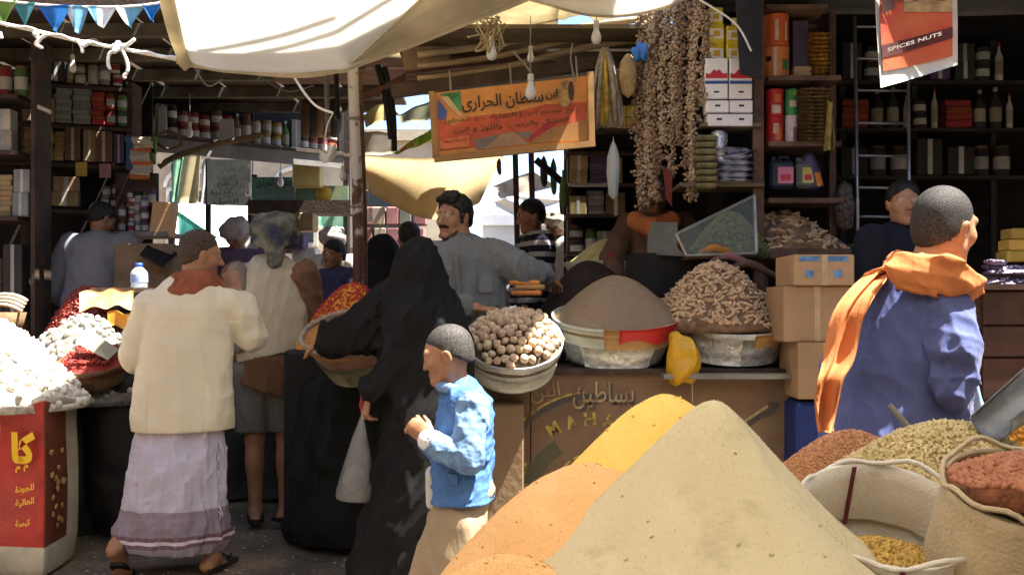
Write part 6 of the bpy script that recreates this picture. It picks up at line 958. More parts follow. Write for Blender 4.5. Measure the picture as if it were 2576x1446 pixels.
for py in (395, 473, 548, 643): part(r3, 'shelf_board', box(P(1520, py, 7.3), (.56, .34, .025)), DARKW)
part(r3, 'back_board', box(P(1590, 480, 7.5), (1.0, .02, 1.5)), BLACKW); part(r3, 'side_board', box(P(1430, 520, 7.35), (.025, .34, 1.0)), DARKW)
for px in (1440, 1600): part(r3, 'leg', beam(P(px, 400, 7.35)*(1, 1, 0), P(px, 400, 7.35), .04), DARKW)
solo('green_bottle', xf(lathe([(.001, 0), (.03, 0), (.03, .14), (.012, .2), (.012, .25), (.001, .25)], 12), P(1418, 520, 7.0)), PAL['green'], 'green bottle at the left end of the shadowy rack', 'bottle', smooth=True)
# yellow green heap in a white cloth
a = P(1525, 600, 6.9); vf, hz = mound((a[0], 6.9, 1.60), .26, .22, a[2]-1.60, .3, 1.1, .003, 41); solo('herb_heap', vf, M('yellow_herb', (.36, .33, .10), .9, .3, 12, .5, 80, col2=(.48, .45, .28)), 'small pale yellow heap behind the dark spice mound', 'heap', smooth=True); hs_ = thing('heap_stand', 'stand under the pale yellow heap', 'stand', (a[0], 6.9, 0)); part(hs_, 'cloth', lathe([(.001, 1.50), (.20, 1.50), (.29, 1.61), (.27, 1.62), (.001, 1.59)], 24, (a[0], 6.9, 0), jit=.04), PAL['cream'], True); part(hs_, 'block', box((a[0], 6.95, .75), (.5, .4, 1.5)), BLACKW)

# ================================================================== right shop interior
sx_ = thing('shelf_rack', 'tall shadowy shelves along the back of the right shop', 'shelves', (3.0, 7.8, 0))
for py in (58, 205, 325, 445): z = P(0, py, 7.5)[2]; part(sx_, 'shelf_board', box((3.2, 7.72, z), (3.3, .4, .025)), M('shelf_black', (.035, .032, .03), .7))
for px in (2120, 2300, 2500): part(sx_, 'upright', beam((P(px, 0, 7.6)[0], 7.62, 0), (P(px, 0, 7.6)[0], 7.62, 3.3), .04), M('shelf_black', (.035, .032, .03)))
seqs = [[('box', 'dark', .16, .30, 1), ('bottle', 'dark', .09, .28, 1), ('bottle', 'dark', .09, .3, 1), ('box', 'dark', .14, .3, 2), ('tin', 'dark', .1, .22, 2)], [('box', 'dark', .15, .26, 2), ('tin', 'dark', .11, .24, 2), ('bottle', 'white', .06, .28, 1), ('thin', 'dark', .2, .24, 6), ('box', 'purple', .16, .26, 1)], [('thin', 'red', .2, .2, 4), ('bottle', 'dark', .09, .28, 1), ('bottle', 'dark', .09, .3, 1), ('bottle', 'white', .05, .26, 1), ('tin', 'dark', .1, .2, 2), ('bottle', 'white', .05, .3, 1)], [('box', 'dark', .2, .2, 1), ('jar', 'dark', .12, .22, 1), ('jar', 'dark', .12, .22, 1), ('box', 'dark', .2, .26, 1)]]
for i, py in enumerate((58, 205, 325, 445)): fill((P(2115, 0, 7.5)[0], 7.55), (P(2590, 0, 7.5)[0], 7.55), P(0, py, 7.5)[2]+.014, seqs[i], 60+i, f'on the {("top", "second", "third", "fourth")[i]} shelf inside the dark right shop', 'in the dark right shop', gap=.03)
ld = thing('ladder', 'slim metal ladder in the dark right shop', 'ladder', P(2155, 600, 6.4)*(1, 1, 0)); LM_ = M('ladder_steel', (.38, .39, .42), .3, .15, metal=.7); part(ld, 'rail', tube([P(2158, 0, 6.4)*(1, 1, 0), P(2158, 590, 6.4), P(2150, 40, 6.4)], .012, 8), LM_, True); part(ld, 'rail', tube([P(2285, 0, 6.45)*(1, 1, 0), P(2288, 590, 6.45), P(2284, 40, 6.45)], .012, 8), LM_, True)
for py in (68, 148, 228, 310, 392, 472, 545): part(ld, 'rung', tube([P(2156, py, 6.4), P(2286, py+1, 6.45)], .009, 8), LM_, True)
solo('lamp_tube', tube([P(2157, 500, 6.3), P(2157, 580, 6.3)], .010, 8), M('tube_white', (.75, .74, .70), .3), 'white fluorescent tube leaning on the ladder', 'lamp', smooth=True)
bs_ = thing('basin', 'dark grey plastic basin behind the cardboard boxes', 'basin', P(2195, 650, 5.45)); part(bs_, 'basin_wall', lathe([(.001, -.13), (.09, -.13), (.115, 0), (.122, .004), (.112, -.005), (.09, -.11), (.001, -.11)], 28, P(2195, 618, 5.45), rotx(.12), False), M('basin_grey', (.10, .10, .11), .4), True); part(bs_, 'basin_stand', box(P(2205, 720, 5.5), (.3, .25, .30)), BLACKW)
solo('mesh_sack', xf(lathe([(.001, -.3), (.05, -.28), (.06, -.15), (.04, -.03), (.001, 0)], 14, jit=.08), P(2125, 455, 6.2)), M('netting', (.16, .13, .11), .9, .5, 40), 'small net sack hanging from the tin rack', 'sack', smooth=True)
# drawers and wares at the right edge
dc = thing('drawer_counter', 'dark brown drawer counter at the right edge', 'counter', (P(2560, 0, 4.6)[0]+.3, 4.8, 0)); xw = P(2440, 0, 4.6)[0]; BRN = M('drawer_brown', (.07, .032, .022), .55, .25, 5); part(dc, 'carcass', box((xw+.5, 4.9, .70), (1.0, .6, 1.39)), BRN); 
for i, (ya, yb) in enumerate(((735, 815), (822, 895), (902, 1000))): a, b = P(2445, yb, 4.59), P(2576, ya, 4.59); q = part(dc, 'drawer', box(((xw+.52), 4.592, (a[2]+b[2])/2), (.94, .03, b[2]-a[2])), BRN); part(q, 'pull', tube([(xw+.3, 4.57, (a[2]+b[2])/2), (xw+.36, 4.55, (a[2]+b[2])/2), (xw+.42, 4.57, (a[2]+b[2])/2)], .007, 6), ALU)
part(dc, 'top', box((xw+.5, 4.88, 1.405), (1.04, .68, .025)), BRN)
for i in range(3): solo('yellow_box', box(P(2558-6*i, 590+28*i, 4.75), (.10, .12, .05), None, .006), PAL['yellow'], f'{("topmost", "middle", "lowest")[i]} yellow box stacked at the right edge', 'box')
KP = Kind(pack('sweet_packet', (.07, .05, .022), M('purple_wrap', (.30, .26, .36), .35, .5, 25, rnd=.3, col2=(.08, .05, .12))))
for i in range(26): KP.place((P(2492, 0, 4.7)[0]+.032*(i % 6)+RNG.normal(0, .004), 4.68+.03*(i//6 % 2), 1.419+.022*(i//6)), tuple(RNG.normal(0, .2, 3)), 1, label='glossy purple and white packet in the pile at the right edge', cat='packet', group='purple packets at the right edge')
# ================================================================== people in front
FY = ((0, 1, 0), .62)
def cloth(name, col, **k): k.setdefault('rough', .9); k.setdefault('bump', .55); k.setdefault('bscale', 30); k.setdefault('stretch', (1, 1, .45)); k.setdefault('var', .10); k.setdefault('spec', .15); return M(name, col, **k)
# --- man in the cream jacket, seen from behind, hand at his mouth
def cream_man():
    p = Person('man seen from behind in cream jacket and pale checked wrap skirt, hand at his mouth', P(470, 775, 5.05)*(1, 1, 0), 0, 1., .0065, head=(.058, .03, 1.575), yaw=R(-58), pitch=R(-8), roll=R(4))
    p.headgeo(neck=(.035, .0, 1.42), nr=.064)
    shL, shR = (-.185, 0, 1.315), (.205, 0, 1.33); p.trunk((0, 0, .92), (.015, .0, 1.24), (shL, shR))
    elL, wrL = (-.265, .02, 1.08), (-.19, .22, .97); elR, wrR = (.300, .05, 1.17), (.205, .16, 1.385)
    p.arm(shL, elL, wrL); p.arm(shR, elR, wrR); p.hand(wrR, (-.30, .10, .85), (.3, -.75, .0), 1, .9, .1); p.hand(wrL, (.3, .85, -.1), (0, 0, 1), -1, .7)
    hL, hR = (-.10, 0, .90), (.10, 0, .90); aL, aR = (-.29, -.13, .17), (.115, .02, .085)
    p.leg(hL, (-.20, .10, .50), aL); p.leg(hR, (.12, .03, .48), aR); p.foot(aL, (-.05, 1, 0), 1.05, .75); p.foot(aR, (.25, 1, 0), 1.05, .12); p.body()
    p.hair(HAIRG, -.0045, .80, .0)
    J = cloth('cream_jacket', (.62, .56, .42), var=.05, scale=3); g = Sdf(.0065)
    g.cone((-.02, -.005, .76), (-.0, -.005, 1.06), .245, .212, .05, 0, ((0, 1, 0), .66)); g.cone((0, -.005, 1.06), (.01, -.01, 1.24), .212, .212, .05, 0, ((0, 1, 0), .60)); g.chain([(-.17, -.005, 1.305), (-.03, 0, 1.385), (.08, 0, 1.39), (.19, -.005, 1.32)], (.062, .066, .066, .062), .04)
    g.chain([shL, elL, (-.205, .17, 1.0)], (.078, .070, .058), .014); g.chain([shR, (.27, .03, 1.26), elR, (.245, .14, 1.33)], (.078, .078, .070, .056), .014)
    g.fold(lambda x, y, z: (.0045*np.exp(-((x-.005-.012*(1.0-z))/.004)**2)+.004*np.exp(-((z-1.245-.03*np.abs(x))/.004)**2)+.009*(z < .93)*np.exp(-((np.abs(x+.01)-.135)/.005)**2))*(y < .02))
    g.fold(crease(.009, 24, 5, (.1, 0, 1), .25)); g.fold(crease(.003, 46, 9, (1, 0, 1), .5)); g.cut((0, 0, .712), (0.02, 0, -1)); jk = p.garment('jacket', g, J)
    # back seam, yoke line and slit edges as thin piping on the jacket
    bk = lambda x, z: (x, -.015-.66*math.sqrt(max(.0, .25**2-x*x))*1.0, z)
    g = Sdf(.0065); S = cloth('rust_scarf', (.27, .085, .045), var=.2, scale=18)
    for i, (zz, rr) in enumerate(((1.400, .108), (1.425, .096), (1.448, .086))):
        pts = [(.036+rr*math.cos(t), .005+rr*.86*math.sin(t), zz+.018*math.sin(t+1.2+i)) for t in np.linspace(0, 6.283, 15)]; g.chain(pts, [.025-.003*i]*15, .02)
    g.fold(crease(.008, 55, 4, (1, 1, 0), .3)); p.garment('scarf', g, S)
    def sk(N, L, tc):
        sp = N.new('ShaderNodeSeparateXYZ'); L.new(tc.outputs['Object'], sp.inputs[0])
        no = N.new('ShaderNodeTexNoise'); no.inputs['Scale'].default_value = 9; L.new(tc.outputs['Object'], no.inputs[0])
        zz = N.new('ShaderNodeMath'); zz.operation = 'MULTIPLY_ADD'; zz.inputs[1].default_value = .02; L.new(no.outputs[0], zz.inputs[0]); L.new(sp.outputs['Z'], zz.inputs[2])
        cr = N.new('ShaderNodeValToRGB'); cr.color_ramp.interpolation = 'CONSTANT'; e = cr.color_ramp.elements
        st = [(.0, (.25, .22, .25)), (.175, (.16, .10, .12)), (.195, (.62, .55, .60)), (.21, (.16, .09, .11)), (.23, (.23, .19, .23)), (.345, (.44, .42, .51))]
        e[0].position = 0; e[0].color = (*st[0][1], 1); e[1].position = st[1][0]; e[1].color = (*st[1][1], 1)
        for q, cc in st[2:]: x = e.new(q); x.color = (*cc, 1)
        L.new(zz.outputs[0], cr.inputs[0])
        ws = []
        for ax, sc in (('X', 155), ('Z', 170)):
            mm = N.new('ShaderNodeMath'); mm.operation = 'MULTIPLY'; mm.inputs[1].default_value = sc; L.new(sp.outputs[ax], mm.inputs[0]); sn = N.new('ShaderNodeMath'); sn.operation = 'SINE'; L.new(mm.outputs[0], sn.inputs[0])
            gt = N.new('ShaderNodeMath'); gt.operation = 'GREATER_THAN'; gt.inputs[1].default_value = .75; L.new(sn.outputs[0], gt.inputs[0]); ws.append(gt)
        mxm = N.new('ShaderNodeMath'); mxm.operation = 'MAXIMUM'; L.new(ws[0].outputs[0], mxm.inputs[0]); L.new(ws[1].outputs[0], mxm.inputs[1]); sc2 = N.new('ShaderNodeMath'); sc2.operation = 'MULTIPLY'; sc2.inputs[1].default_value = .16; L.new(mxm.outputs[0], sc2.inputs[0])
        mx = N.new('ShaderNodeMix'); mx.data_type = 'RGBA'; mx.inputs['B'].default_value = (.36, .26, .34, 1); L.new(sc2.outputs[0], mx.inputs['Factor']); L.new(cr.outputs[0], mx.inputs['A']); return mx.outputs['Result']
    g = Sdf(.0065); g.cone((-.03, .0, .80), (-.05, -.01, .50), .165, .195, .04, 0, ((0, 1, 0), .72)); g.cone((-.05, -.01, .50), (-.075, -.02, .16), .195, .208, .04, 0, ((0, 1, 0), .82))
    g.cone((-.10, .0, .74), (-.225, -.06, .22), .06, .095, .06); g.cone((.09, 0, .74), (.095, -.0, .22), .06, .100, .06)
    g.fold(crease(.015, 34, 21, (.15, 0, 1), .06)); g.fold(crease(.008, 70, 2, (.3, 0, 1), .15)); g.cut((0, 0, .125), (-.06, 0, -1)); skirt = p.garment('wrap_skirt', g, Mnode('checked_wrap', sk, .9, .1))
    fr = cloth('fringe_white', (.6, .56, .62)); ts = []
    for i in range(22):
        z = .66-.022*i; a = np.array((.175-.002*i+.03*(i > 10)*math.sin(i), -.06, z)); ts.append(tube([a, a+(.018+.01*math.sin(i*1.7), -.004, -.02), a+(.012+.012*math.sin(i*2.3), -.002, -.055)], (.003, .0035, .002), 5))
    p.mesh('fringe', join(*ts), fr, parent=skirt)
    for a, tl in ((aL, .55), (aR, .0)):
        pass
    so = M('sandal_rubber', (.02, .017, .015), .8, .2)
    sole = lambda w: xf(join(sheet(lambda u, v: ((v-.5)*.085*(1-.35*(2*u-1)**4), -.075+.27*u, 0), 12, 6, .016), tube([(-.036, .10, .0), (-.02, .125, .045), (.0, .15, .02), (.022, .125, .045), (.038, .10, 0)], .007, 6)), w[0], w[1])
    p.mesh('sandal', sole((np.array((.125, .025, .02)), rotz(-.25))), so, False); p.mesh('sandal', sole((np.array((-.29, -.10, .045)), rotz(.05) @ rotx(-.55))), so, False)
cream_man()

# --- man in tan waistcoat and turban, seen from behind
def vest_man():
    p = Person('man in long tan waistcoat, brown sleeves and grey knee trousers seen from behind', P(678, 775, 6.2)*(1, 1, 0), 0, 1., .0075, head=(.03, .03, 1.72), yaw=R(12))
    p.headgeo(False, neck=(.02, 0, 1.56))
    shL, shR = (-.19, 0, 1.50), (.20, 0, 1.50); p.trunk((0, 0, .98), (.01, 0, 1.36), (shL, shR)); elR, wrR = (.27, .06, 1.20), (.31, .22, 1.06); elL, wrL = (-.24, .08, 1.22), (-.14, .28, 1.16)
    p.arm(shR, elR, wrR); p.arm(shL, elL, wrL); p.hand(wrR, (.1, .8, -.35), (.2, .2, .9), 1, .6); p.hand(wrL, (.2, .9, .1), (0, 0, 1), -1, .6)
    aL, aR = (-.085, .0, .085), (.085, .05, .085); p.leg((-.09, 0, .95), (-.095, .02, .52), aL); p.leg((.10, 0, .95), (.085, .06, .52), aR); p.foot(aL, (-.25, 1, 0)); p.foot(aR, (.6, .8, 0)); p.body()
    # turban
    def tb(N, L, tc):
        no = N.new('ShaderNodeTexNoise'); no.inputs['Scale'].default_value = 13; L.new(tc.outputs['Object'], no.inputs[0]); cr = N.new('ShaderNodeValToRGB'); e = cr.color_ramp.elements
        e[0].position = .36; e[0].color = (.045, .047, .085, 1); e[1].position = .58; e[1].color = (.15, .15, .115, 1); x = e.new(.47); x.color = (.085, .09, .075, 1); x = e.new(.7); x.color = (.21, .21, .18, 1); L.new(no.outputs[0], cr.inputs[0])
        wv = N.new('ShaderNodeTexWave'); wv.inputs['Scale'].default_value = 40; wv.inputs['Distortion'].default_value = 3; L.new(tc.outputs['Object'], wv.inputs[0]); mx = N.new('ShaderNodeMix'); mx.data_type = 'RGBA'; mx.blend_type = 'MULTIPLY'; mx.inputs['Factor'].default_value = .35; L.new(cr.outputs[0], mx.inputs['A']); L.new(wv.outputs[0], mx.inputs['B']); return mx.outputs['Result']
    g = Sdf(.0075); g.ell((.03, .02, 1.775), (.122, .135, .115), None, .02)
    for i, (z, r, t) in enumerate(((1.72, .112, .25), (1.765, .118, -.3), (1.81, .108, .35), (1.85, .085, -.2))):
        pts = [(.03+r*math.cos(a), .02+r*1.08*math.sin(a), z+t*r*math.sin(a+i)*.5) for a in np.linspace(0, 6.283, 17)]; g.chain(pts, [.026]*17, .025)
    g.cone((.05, -.10, 1.72), (.06, -.11, 1.60), .06, .045, .03, 0, ((0, 1, 0), .5)); g.fold(crease(.006, 70, 6, (1, .3, 0), .3)); p.garment('turban', g, Mnode('turban_cloth', tb, .95, .1))
    V = cloth('tan_waistcoat', (.40, .35, .245), var=.06, scale=4); SL = cloth('brown_sleeve', (.165, .085, .05), var=.2, scale=9); g = Sdf(.0075)
    g.cone((.02, -.005, 1.05), (.01, -.005, 1.3), .232, .212, .05, 0, ((0, 1, 0), .66)); g.cone((.01, -.005, 1.3), (.01, -.005, 1.42), .212, .175, .05, 0, ((0, 1, 0), .66)); g.cone((-.15, 0, 1.52), (.16, 0, 1.52), .062, .062, .06); g.cone((-.04, 0, 1.57), (.07, 0, 1.57), .06, .06, .04)
    g.fold(crease(.010, 26, 8, (0, 0, 1), .25)); g.fold(crease(.005, 60, 18, (.4, 0, 1), .4)); g.cut((0, 0, 1.02), (.22, 0, -1)); p.garment('waistcoat', g, V)
    g = Sdf(.0075); g.chain([shR, elR, (.305, .19, 1.09)], (.092, .078, .055), .03); g.chain([shL, elL, (-.15, .25, 1.17)], (.088, .075, .055), .03); g.fold(crease(.010, 34, 12, (0, 1, .3), .6)); p.garment('shirt_sleeve', g, SL)
    g = Sdf(.0075); g.cone((-.17, -.08, 1.53), (-.155, -.15, 1.10), .048, .052, .02, 0, ((0, 1, 0), .35)); g.fold(crease(.008, 40, 3, (0, 0, 1), .1)); p.garment('shawl_end', g, cloth('grey_shawl', (.20, .165, .135), var=.2))
    g = Sdf(.0075); g.cone((.0, 0, .84), (.0, 0, 1.06), .225, .21, .04, 0, ((0, 1, 0), .7)); g.fold(crease(.014, 20, 31, (1, 0, .5), .3)); g.cut((0, 0, .80), (-.35, -.1, -1)); p.garment('waist_wrap', g, cloth('brown_wrap', (.15, .075, .038), var=.25))
    g = Sdf(.0075); g.cone((-.10, 0, .92), (-.10, .01, .60), .135, .105, .03, 0, ((0, 1, 0), .9)); g.cone((.105, 0, .92), (.09, .04, .60), .135, .105, .03, 0, ((0, 1, 0), .9)); g.fold(crease(.010, 24, 14, (0, 0, 1), .1)); g.cut((0, 0, .56), (0, 0, -1)); p.garment('knee_trousers', g, cloth('grey_trousers', (.155, .145, .125), var=.12))
    so = M('sandal_rubber', (.02, .017, .015))
    for a, hd in ((aL, .25), (aR, -.64)):
        sole = xf(sheet(lambda u, v: ((v-.5)*.10*(1-.35*(2*u-1)**4), -.085+.28*u, 0), 12, 6, .022), (a[0], a[1], .024), rotz(hd)); p.mesh('sandal', sole, so, False)
vest_man()

# --- woman in black
def black_woman():
    Y = 4.75; o = P(1010, 775, Y)*(1, 1, 0)
    def q(px, py, dy=0): v = P(px, py, Y+dy); return v-o
    p = Person('woman in black abaya and veil reaching over the grain basket', o, 0, 1., .009, head=q(1052, 680), yaw=R(80))
    p.headgeo(True, neck=q(1050, 760)); b = p.b
    shF, shB = q(1050, 800, -.12), q(1070, 795, .15); b.cone(q(1065, 1040), q(1065, 900), .14, .13, .04); b.cone(q(1065, 900), q(1058, 820), .13, .14, .04); b.cone(shF, shB, .06, .06, .05)
    eB, wB = q(935, 830, .14), q(835, 862, .16); p.arm(shB, eB, wB); p.hand(wB, (-1, 0, -.25), (0, 0, 1), -1, .5)
    eF, wF = q(1018, 915, -.08), q(930, 990, -.04); p.arm(shF, eF, wF); p.hand(wF, (-.25, .1, -1), (-.9, -.35, .2), -1, 1.0)
    for hp, kn, an in ((q(1062, 1050, -.06), q(1020, 1230, -.07), q(955, 1425, -.07)), (q(1070, 1050, .06), q(1040, 1230, .07), q(985, 1410, .10))): p.leg(hp, kn, an); p.foot(an, (-1, 0, 0))
    p.body()
    B = M('black_abaya', (.011, .011, .012), .8, .2, 5, .25, 300, spec=.12); g = Sdf(.009)
    g.ell(q(1052, 672), (.094, .105, .110), None, .03); g.cone(q(1054, 690), q(1066, 800), .092, .140, .05, 0, ((1, 0, 0), .95)); g.cone(q(1062, 800), q(1080, 890), .150, .180, .06)
    g.cone(q(1080, 890), q(1078, 1050), .180, .175, .06); g.cone(q(1078, 1050), q(1035, 1220), .175, .170, .06); g.cone(q(1035, 1220), q(960, 1430), .170, .150, .06); g.cone(q(1060, 1150, .08), q(975, 1440, .12), .16, .12, .06)
    # veil hanging from the reaching arm: a broad sheet from the head to the far hand
    for t in np.linspace(0, 1, 9):
        a = q(1028-188*t, 725+108*t, .08+.06*t); c = q(1015-190*t, 850+22*t, .05+.08*t); g.cone(a, c, .055-.02*t, .045-.016*t, .05)
    g.chain([shF, eF, q(948, 976, -.05)], (.075, .066, .05), .05)
    g.fold(crease(.018, 26, 41, (.25, 0, 1), .1)); g.fold(crease(.007, 60, 43, (.6, 0, 1), .2)); g.cut((0, 0, .035), (0, 0, -1)); p.garment('abaya', g, B)
black_woman()

# --- boy in denim jacket
def denim_boy():
    Y = 3.6; o = P(1140, 775, Y)*(1, 1, 0)
    def q(px, py, dy=0):           # picture place to the boy's own frame (he faces left, his frame is turned by 90 degrees)
        v = P(px, py, Y+dy)-o; return np.array((v[1], -v[0], v[2]))
    p = Person('young boy in light blue denim jacket and khaki trousers walking to the left', o, R(90), 1., .005, head=q(1126, 893), pitch=R(-14), yaw=R(-4), hs=.865)
    p.nose = .25; p.headgeo(neck=q(1152, 985), nr=.046)
    S = lambda px, py, dy=0: q(px, py, dy); shN, shF = S(1186, 1022, -.11), S(1172, 1022, .11); p.trunk(S(1162, 1235), S(1166, 1085), (shN, shF), .082, .070, .8)
    eN, wN = S(1178, 1150, -.155), S(1085, 1108, -.13); p.arm(shN, eN, wN, (.036, .032, .023)); p.hand(wN, (0, .8, .75), (-.9, .2, .3), -1, 1.1, .1, .80)
    eF, wF = S(1130, 1150, .15), S(1078, 1110, .06); p.arm(shF, eF, wF, (.036, .032, .023)); p.hand(wF, (0, .7, .7), (.9, .2, .3), 1, 1.1, .1, .80)
    aN, aF = S(1150, 1640, -.07), S(1055, 1640, .07); p.leg(S(1158, 1285, -.05), S(1158, 1450, -.07), aN, (.058, .046, .032)); p.leg(S(1148, 1285, .05), S(1075, 1450, .07), aF, (.058, .046, .032)); p.foot(aN, (0, 1, 0), .8); p.foot(aF, (0, 1, 0), .8); p.body()
    p.hair(M('boy_hair', (.075, .068, .064), .65, .35, 170, .3, 300, spec=.3, col2=(.012, .011, .010), lo=.38, hi=.66), -.004, .66, .010)
    D = M('denim', (.07, .165, .38), .8, .16, 14, .6, 40, spec=.2, col2=(.05, .12, .32), lo=.35, hi=.62); DW = M('denim_worn', (.17, .285, .48), .85, .1, 30, .6, 45, col2=(.10, .19, .38), lo=.35, hi=.65)
    g = Sdf(.005); g.cone(S(1160, 1262), S(1168, 1120), .105, .096, .03, 0, ((1, 0, 0), 1.25)); g.cone(S(1168, 1120), S(1170, 1040), .096, .090, .03, 0, ((1, 0, 0), 1.3)); g.cone(S(1176, 1012, -.085), S(1170, 1012, .085), .052, .052, .04); g.cone(S(1160, 985), S(1164, 1005), .056, .064, .02)
    g.fold(crease(.007, 40, 5, (1, 0, .6), .5)); g.fold(crease(.005, 85, 15, (1, .4, .4), .6)); g.cut(S(0, 1281), (0, -.02, -1)); jk = p.garment('denim_jacket', g, D)
    for nm, sh, el, wr in (('sleeve', shN, eN, S(1100, 1120, -.135)), ('sleeve', shF, eF, S(1085, 1115, .07))):
        g = Sdf(.005); g.chain([sh, el, wr], (.053, .049, .040), .012); g.fold(crease(.006, 75, 7, (1, 0, 0), .8)); g.fold(crease(.004, 120, 17, (1, 0, 0), .8)); p.garment(nm, g, DW if sh is shN else D, jk)
    # collar, chest seam, pocket flap, buttons, hem band
    g = Sdf(.005); pts = [S(1155, 978)+np.array((.062*math.cos(t), .066*math.sin(t), .012*math.sin(t))) for t in np.linspace(0, 6.28, 15)]; g.chain(pts, [.017]*15, .01); p.garment('collar', g, DW, jk)
    g = Sdf(.005); g.cone(S(1122, 1065, -.075), S(1116, 1270, -.09), .014, .016, .01, 0, ((1, 0, 0), .5)); p.garment('button_band', g, DW, jk)
    pk = [S(1120, 1190, -.128), S(1152, 1194, -.134), S(1152, 1220, -.133), S(1120, 1216, -.128)]; p.mesh('pocket_flap', quadbox(*pk, .008), D, False, jk)
    g = Sdf(.005); g.cone(S(1092, 1112, -.135), S(1078, 1106, -.13), .040, .038, .01); W = M('cuff_white', (.72, .72, .74), .85, .6, 26, col2=(.08, .09, .12), lo=.36, hi=.46); p.garment('shirt_cuff', g, W)
    g = Sdf(.005); g.cone(S(1090, 1190, -.03), S(1096, 1262, -.03), .028, .034, .02, 0, ((1, 0, 0), 1)); g.cut(S(0, 1272), (0, 0, -1)); p.garment('shirt_hem', g, cloth('pale_shirt', (.5, .52, .5)))
    K = cloth('khaki', (.34, .265, .175), var=.1, scale=5); g = Sdf(.0065); g.cone(S(1166, 1235, -.02), S(1158, 1320, -.03), .086, .088, .03); g.cone(S(1158, 1320, -.05), S(1155, 1620, -.07), .085, .080, .02); g.cone(S(1150, 1280, .05), S(1048, 1620, .075), .09, .082, .03)
    g.fold(crease(.012, 40, 6, (0, .2, 1), .12)); g.cut(S(0, 1628), (0, 0, -1)); p.garment('trousers', g, K)
denim_boy()

# --- man in blue jacket with orange scarf, near right
def blue_man():
    Y = 3.16; o = P(2330, 775, Y)*(1, 1, 0)
    def q(px, py, dy=0): return P(px, py, Y+dy)-o
    p = Person('man with cropped hair in blue jacket and orange scarf looking right', o, 0, 1., .0055, head=q(2376, 572), yaw=R(-62), pitch=R(-2), roll=R(6), hs=1.02)
    p.headgeo(neck=q(2340, 690), nr=.064); shL, shR = q(2198, 775, .03), q(2378, 784, -.07); p.trunk(q(2290, 1080), q(2300, 820), (shL, shR), .155, .15)
    eL, wL = q(2140, 940, .12), q(2200, 1060, .26); eR, wR = q(2388, 955, -.11), q(2385, 1090, .04); p.arm(shL, eL, wL); p.arm(shR, eR, wR); p.hand(wL, (.3, .9, -.2), (0, 0, 1), -1, .6); p.hand(wR, (-.1, .9, -.3), (0, 0, 1), 1, .6)
    aL, aR = (-.10, .0, .085), (.10, .06, .085); p.leg((-.09, 0, .92), (-.1, .02, .5), aL); p.leg((.09, 0, .92), (.1, .06, .5), aR); p.foot(aL); p.foot(aR); p.body()
    p.hair(M('dark_cropped_hair', (.055, .050, .048), .7, .4, 190, .3, 320, spec=.25, col2=(.006, .005, .005), lo=.38, hi=.66), -.003, .80, .0)
    BL = cloth('blue_blazer', (.078, .102, .25), var=.10, scale=3, col2=(.068, .080, .20), sheen=.1); g = Sdf(.006)
    g.cone(q(2266, 1120), q(2282, 930), .188, .175, .05, 0, ((0, 1, 0), .72)); g.cone(q(2282, 930), q(2290, 800), .175, .155, .05, 0, ((0, 1, 0), .68)); g.chain([q(2205, 758, .02), q(2290, 715, .0), q(2330, 718, 0), q(2374, 776, -.04)], (.058, .064, .064, .058), .04)
    g.cone(q(2255, 1150), q(2240, 1330), .225, .235, .05, 0, ((0, 1, 0), .7))
    g2 = Sdf(.006); g2.chain([shR, q(2392, 865, -.115), eR, q(2390, 1068, -.01)], (.071, .070, .066, .058), .02); g2.fold(crease(.009, 44, 27, (.8, 0, .6), .7)); g2.fold(crease(.005, 80, 28, (.8, 0, .6), .7)); g2.cut(q(2386, 1078, 0), (0, .35, -1))
    g.fold(lambda x, y, z: .004*np.exp(-((x+.06-.05*(z-1.2))/.004)**2)*(y < 0)); g.chain([shL, eL, q(2195, 1045, .22)], (.086, .08, .066), .014)
    g.fold(crease(.011, 26, 25, (.2, 0, 1), .3)); g.fold(crease(.007, 62, 26, (.6, 0, 1), .6)); g.cut(q(0, 1330), (0, 0, -1)); jk = p.garment('jacket', g, BL); p.garment('sleeve', g2, BL, jk)
    g = Sdf(.006); g.cone(q(2420, 860, .06), q(2456, 1040, .10), .03, .045, .02, 0, ((1, 0, .1), .5)); g.cone(q(2456, 1040, .10), q(2462, 1200, .10), .045, .05, .02, 0, ((1, 0, 0), .5)); g.cone(q(2390, 820, .04), q(2420, 860, .06), .05, .03, .02); p.garment('jacket_front', g, cloth('jacket_lining', (.19, .27, .40)), jk)
    OR = cloth('orange_scarf', (.50, .175, .065), var=.12, scale=9); g = Sdf(.006)
    for i, (zz, rr, tl) in enumerate(((682, .090, .30), (700, .102, .42), (716, .110, .5))):
        pts = [q(2338, zz)+np.array((rr*1.05*math.cos(t), .01+rr*.92*math.sin(t), .025*math.sin(t+.9*i)-tl*.10*math.cos(t))) for t in np.linspace(0, 6.283, 19)]; g.chain(pts, [.019]*19, .014)
    g.chain([q(2385, 668, -.13), q(2430, 712, -.10), q(2452, 735, -.06)], (.045, .042, .022), .02, 0, ((.3, .5, 1), .5)); g.cone(q(2280, 680, -.125), q(2400, 700, -.14), .05, .05, .03, 0, ((0, 1, 0), .45))
    g.fold(crease(.009, 80, 52, (1, .2, -.4), .3)); sc = p.garment('scarf', g, OR)
    def fall(u, v):
        c = spline([q(2262, 668, -.08), q(2205, 690, -.03), q(2140, 770, -.13), q(2112, 900, -.16), q(2085, 960, -.17), q(2085, 1040, -.17), q(2078, 1085, -.17)], 30)[int(round(u*29))]; wd = np.interp(u, (0, .2, .5, .75, 1), (.05, .075, .085, .075, .035))
        a = (v-.5); return c+np.array((wd*a*1.1, .022*math.sin(v*9+u*6)+.012*math.sin(u*17), wd*a*.35*(1-u)))
    p.mesh('scarf_end', sheet(fall, 30, 12, .008), OR, True, sc)
blue_man()

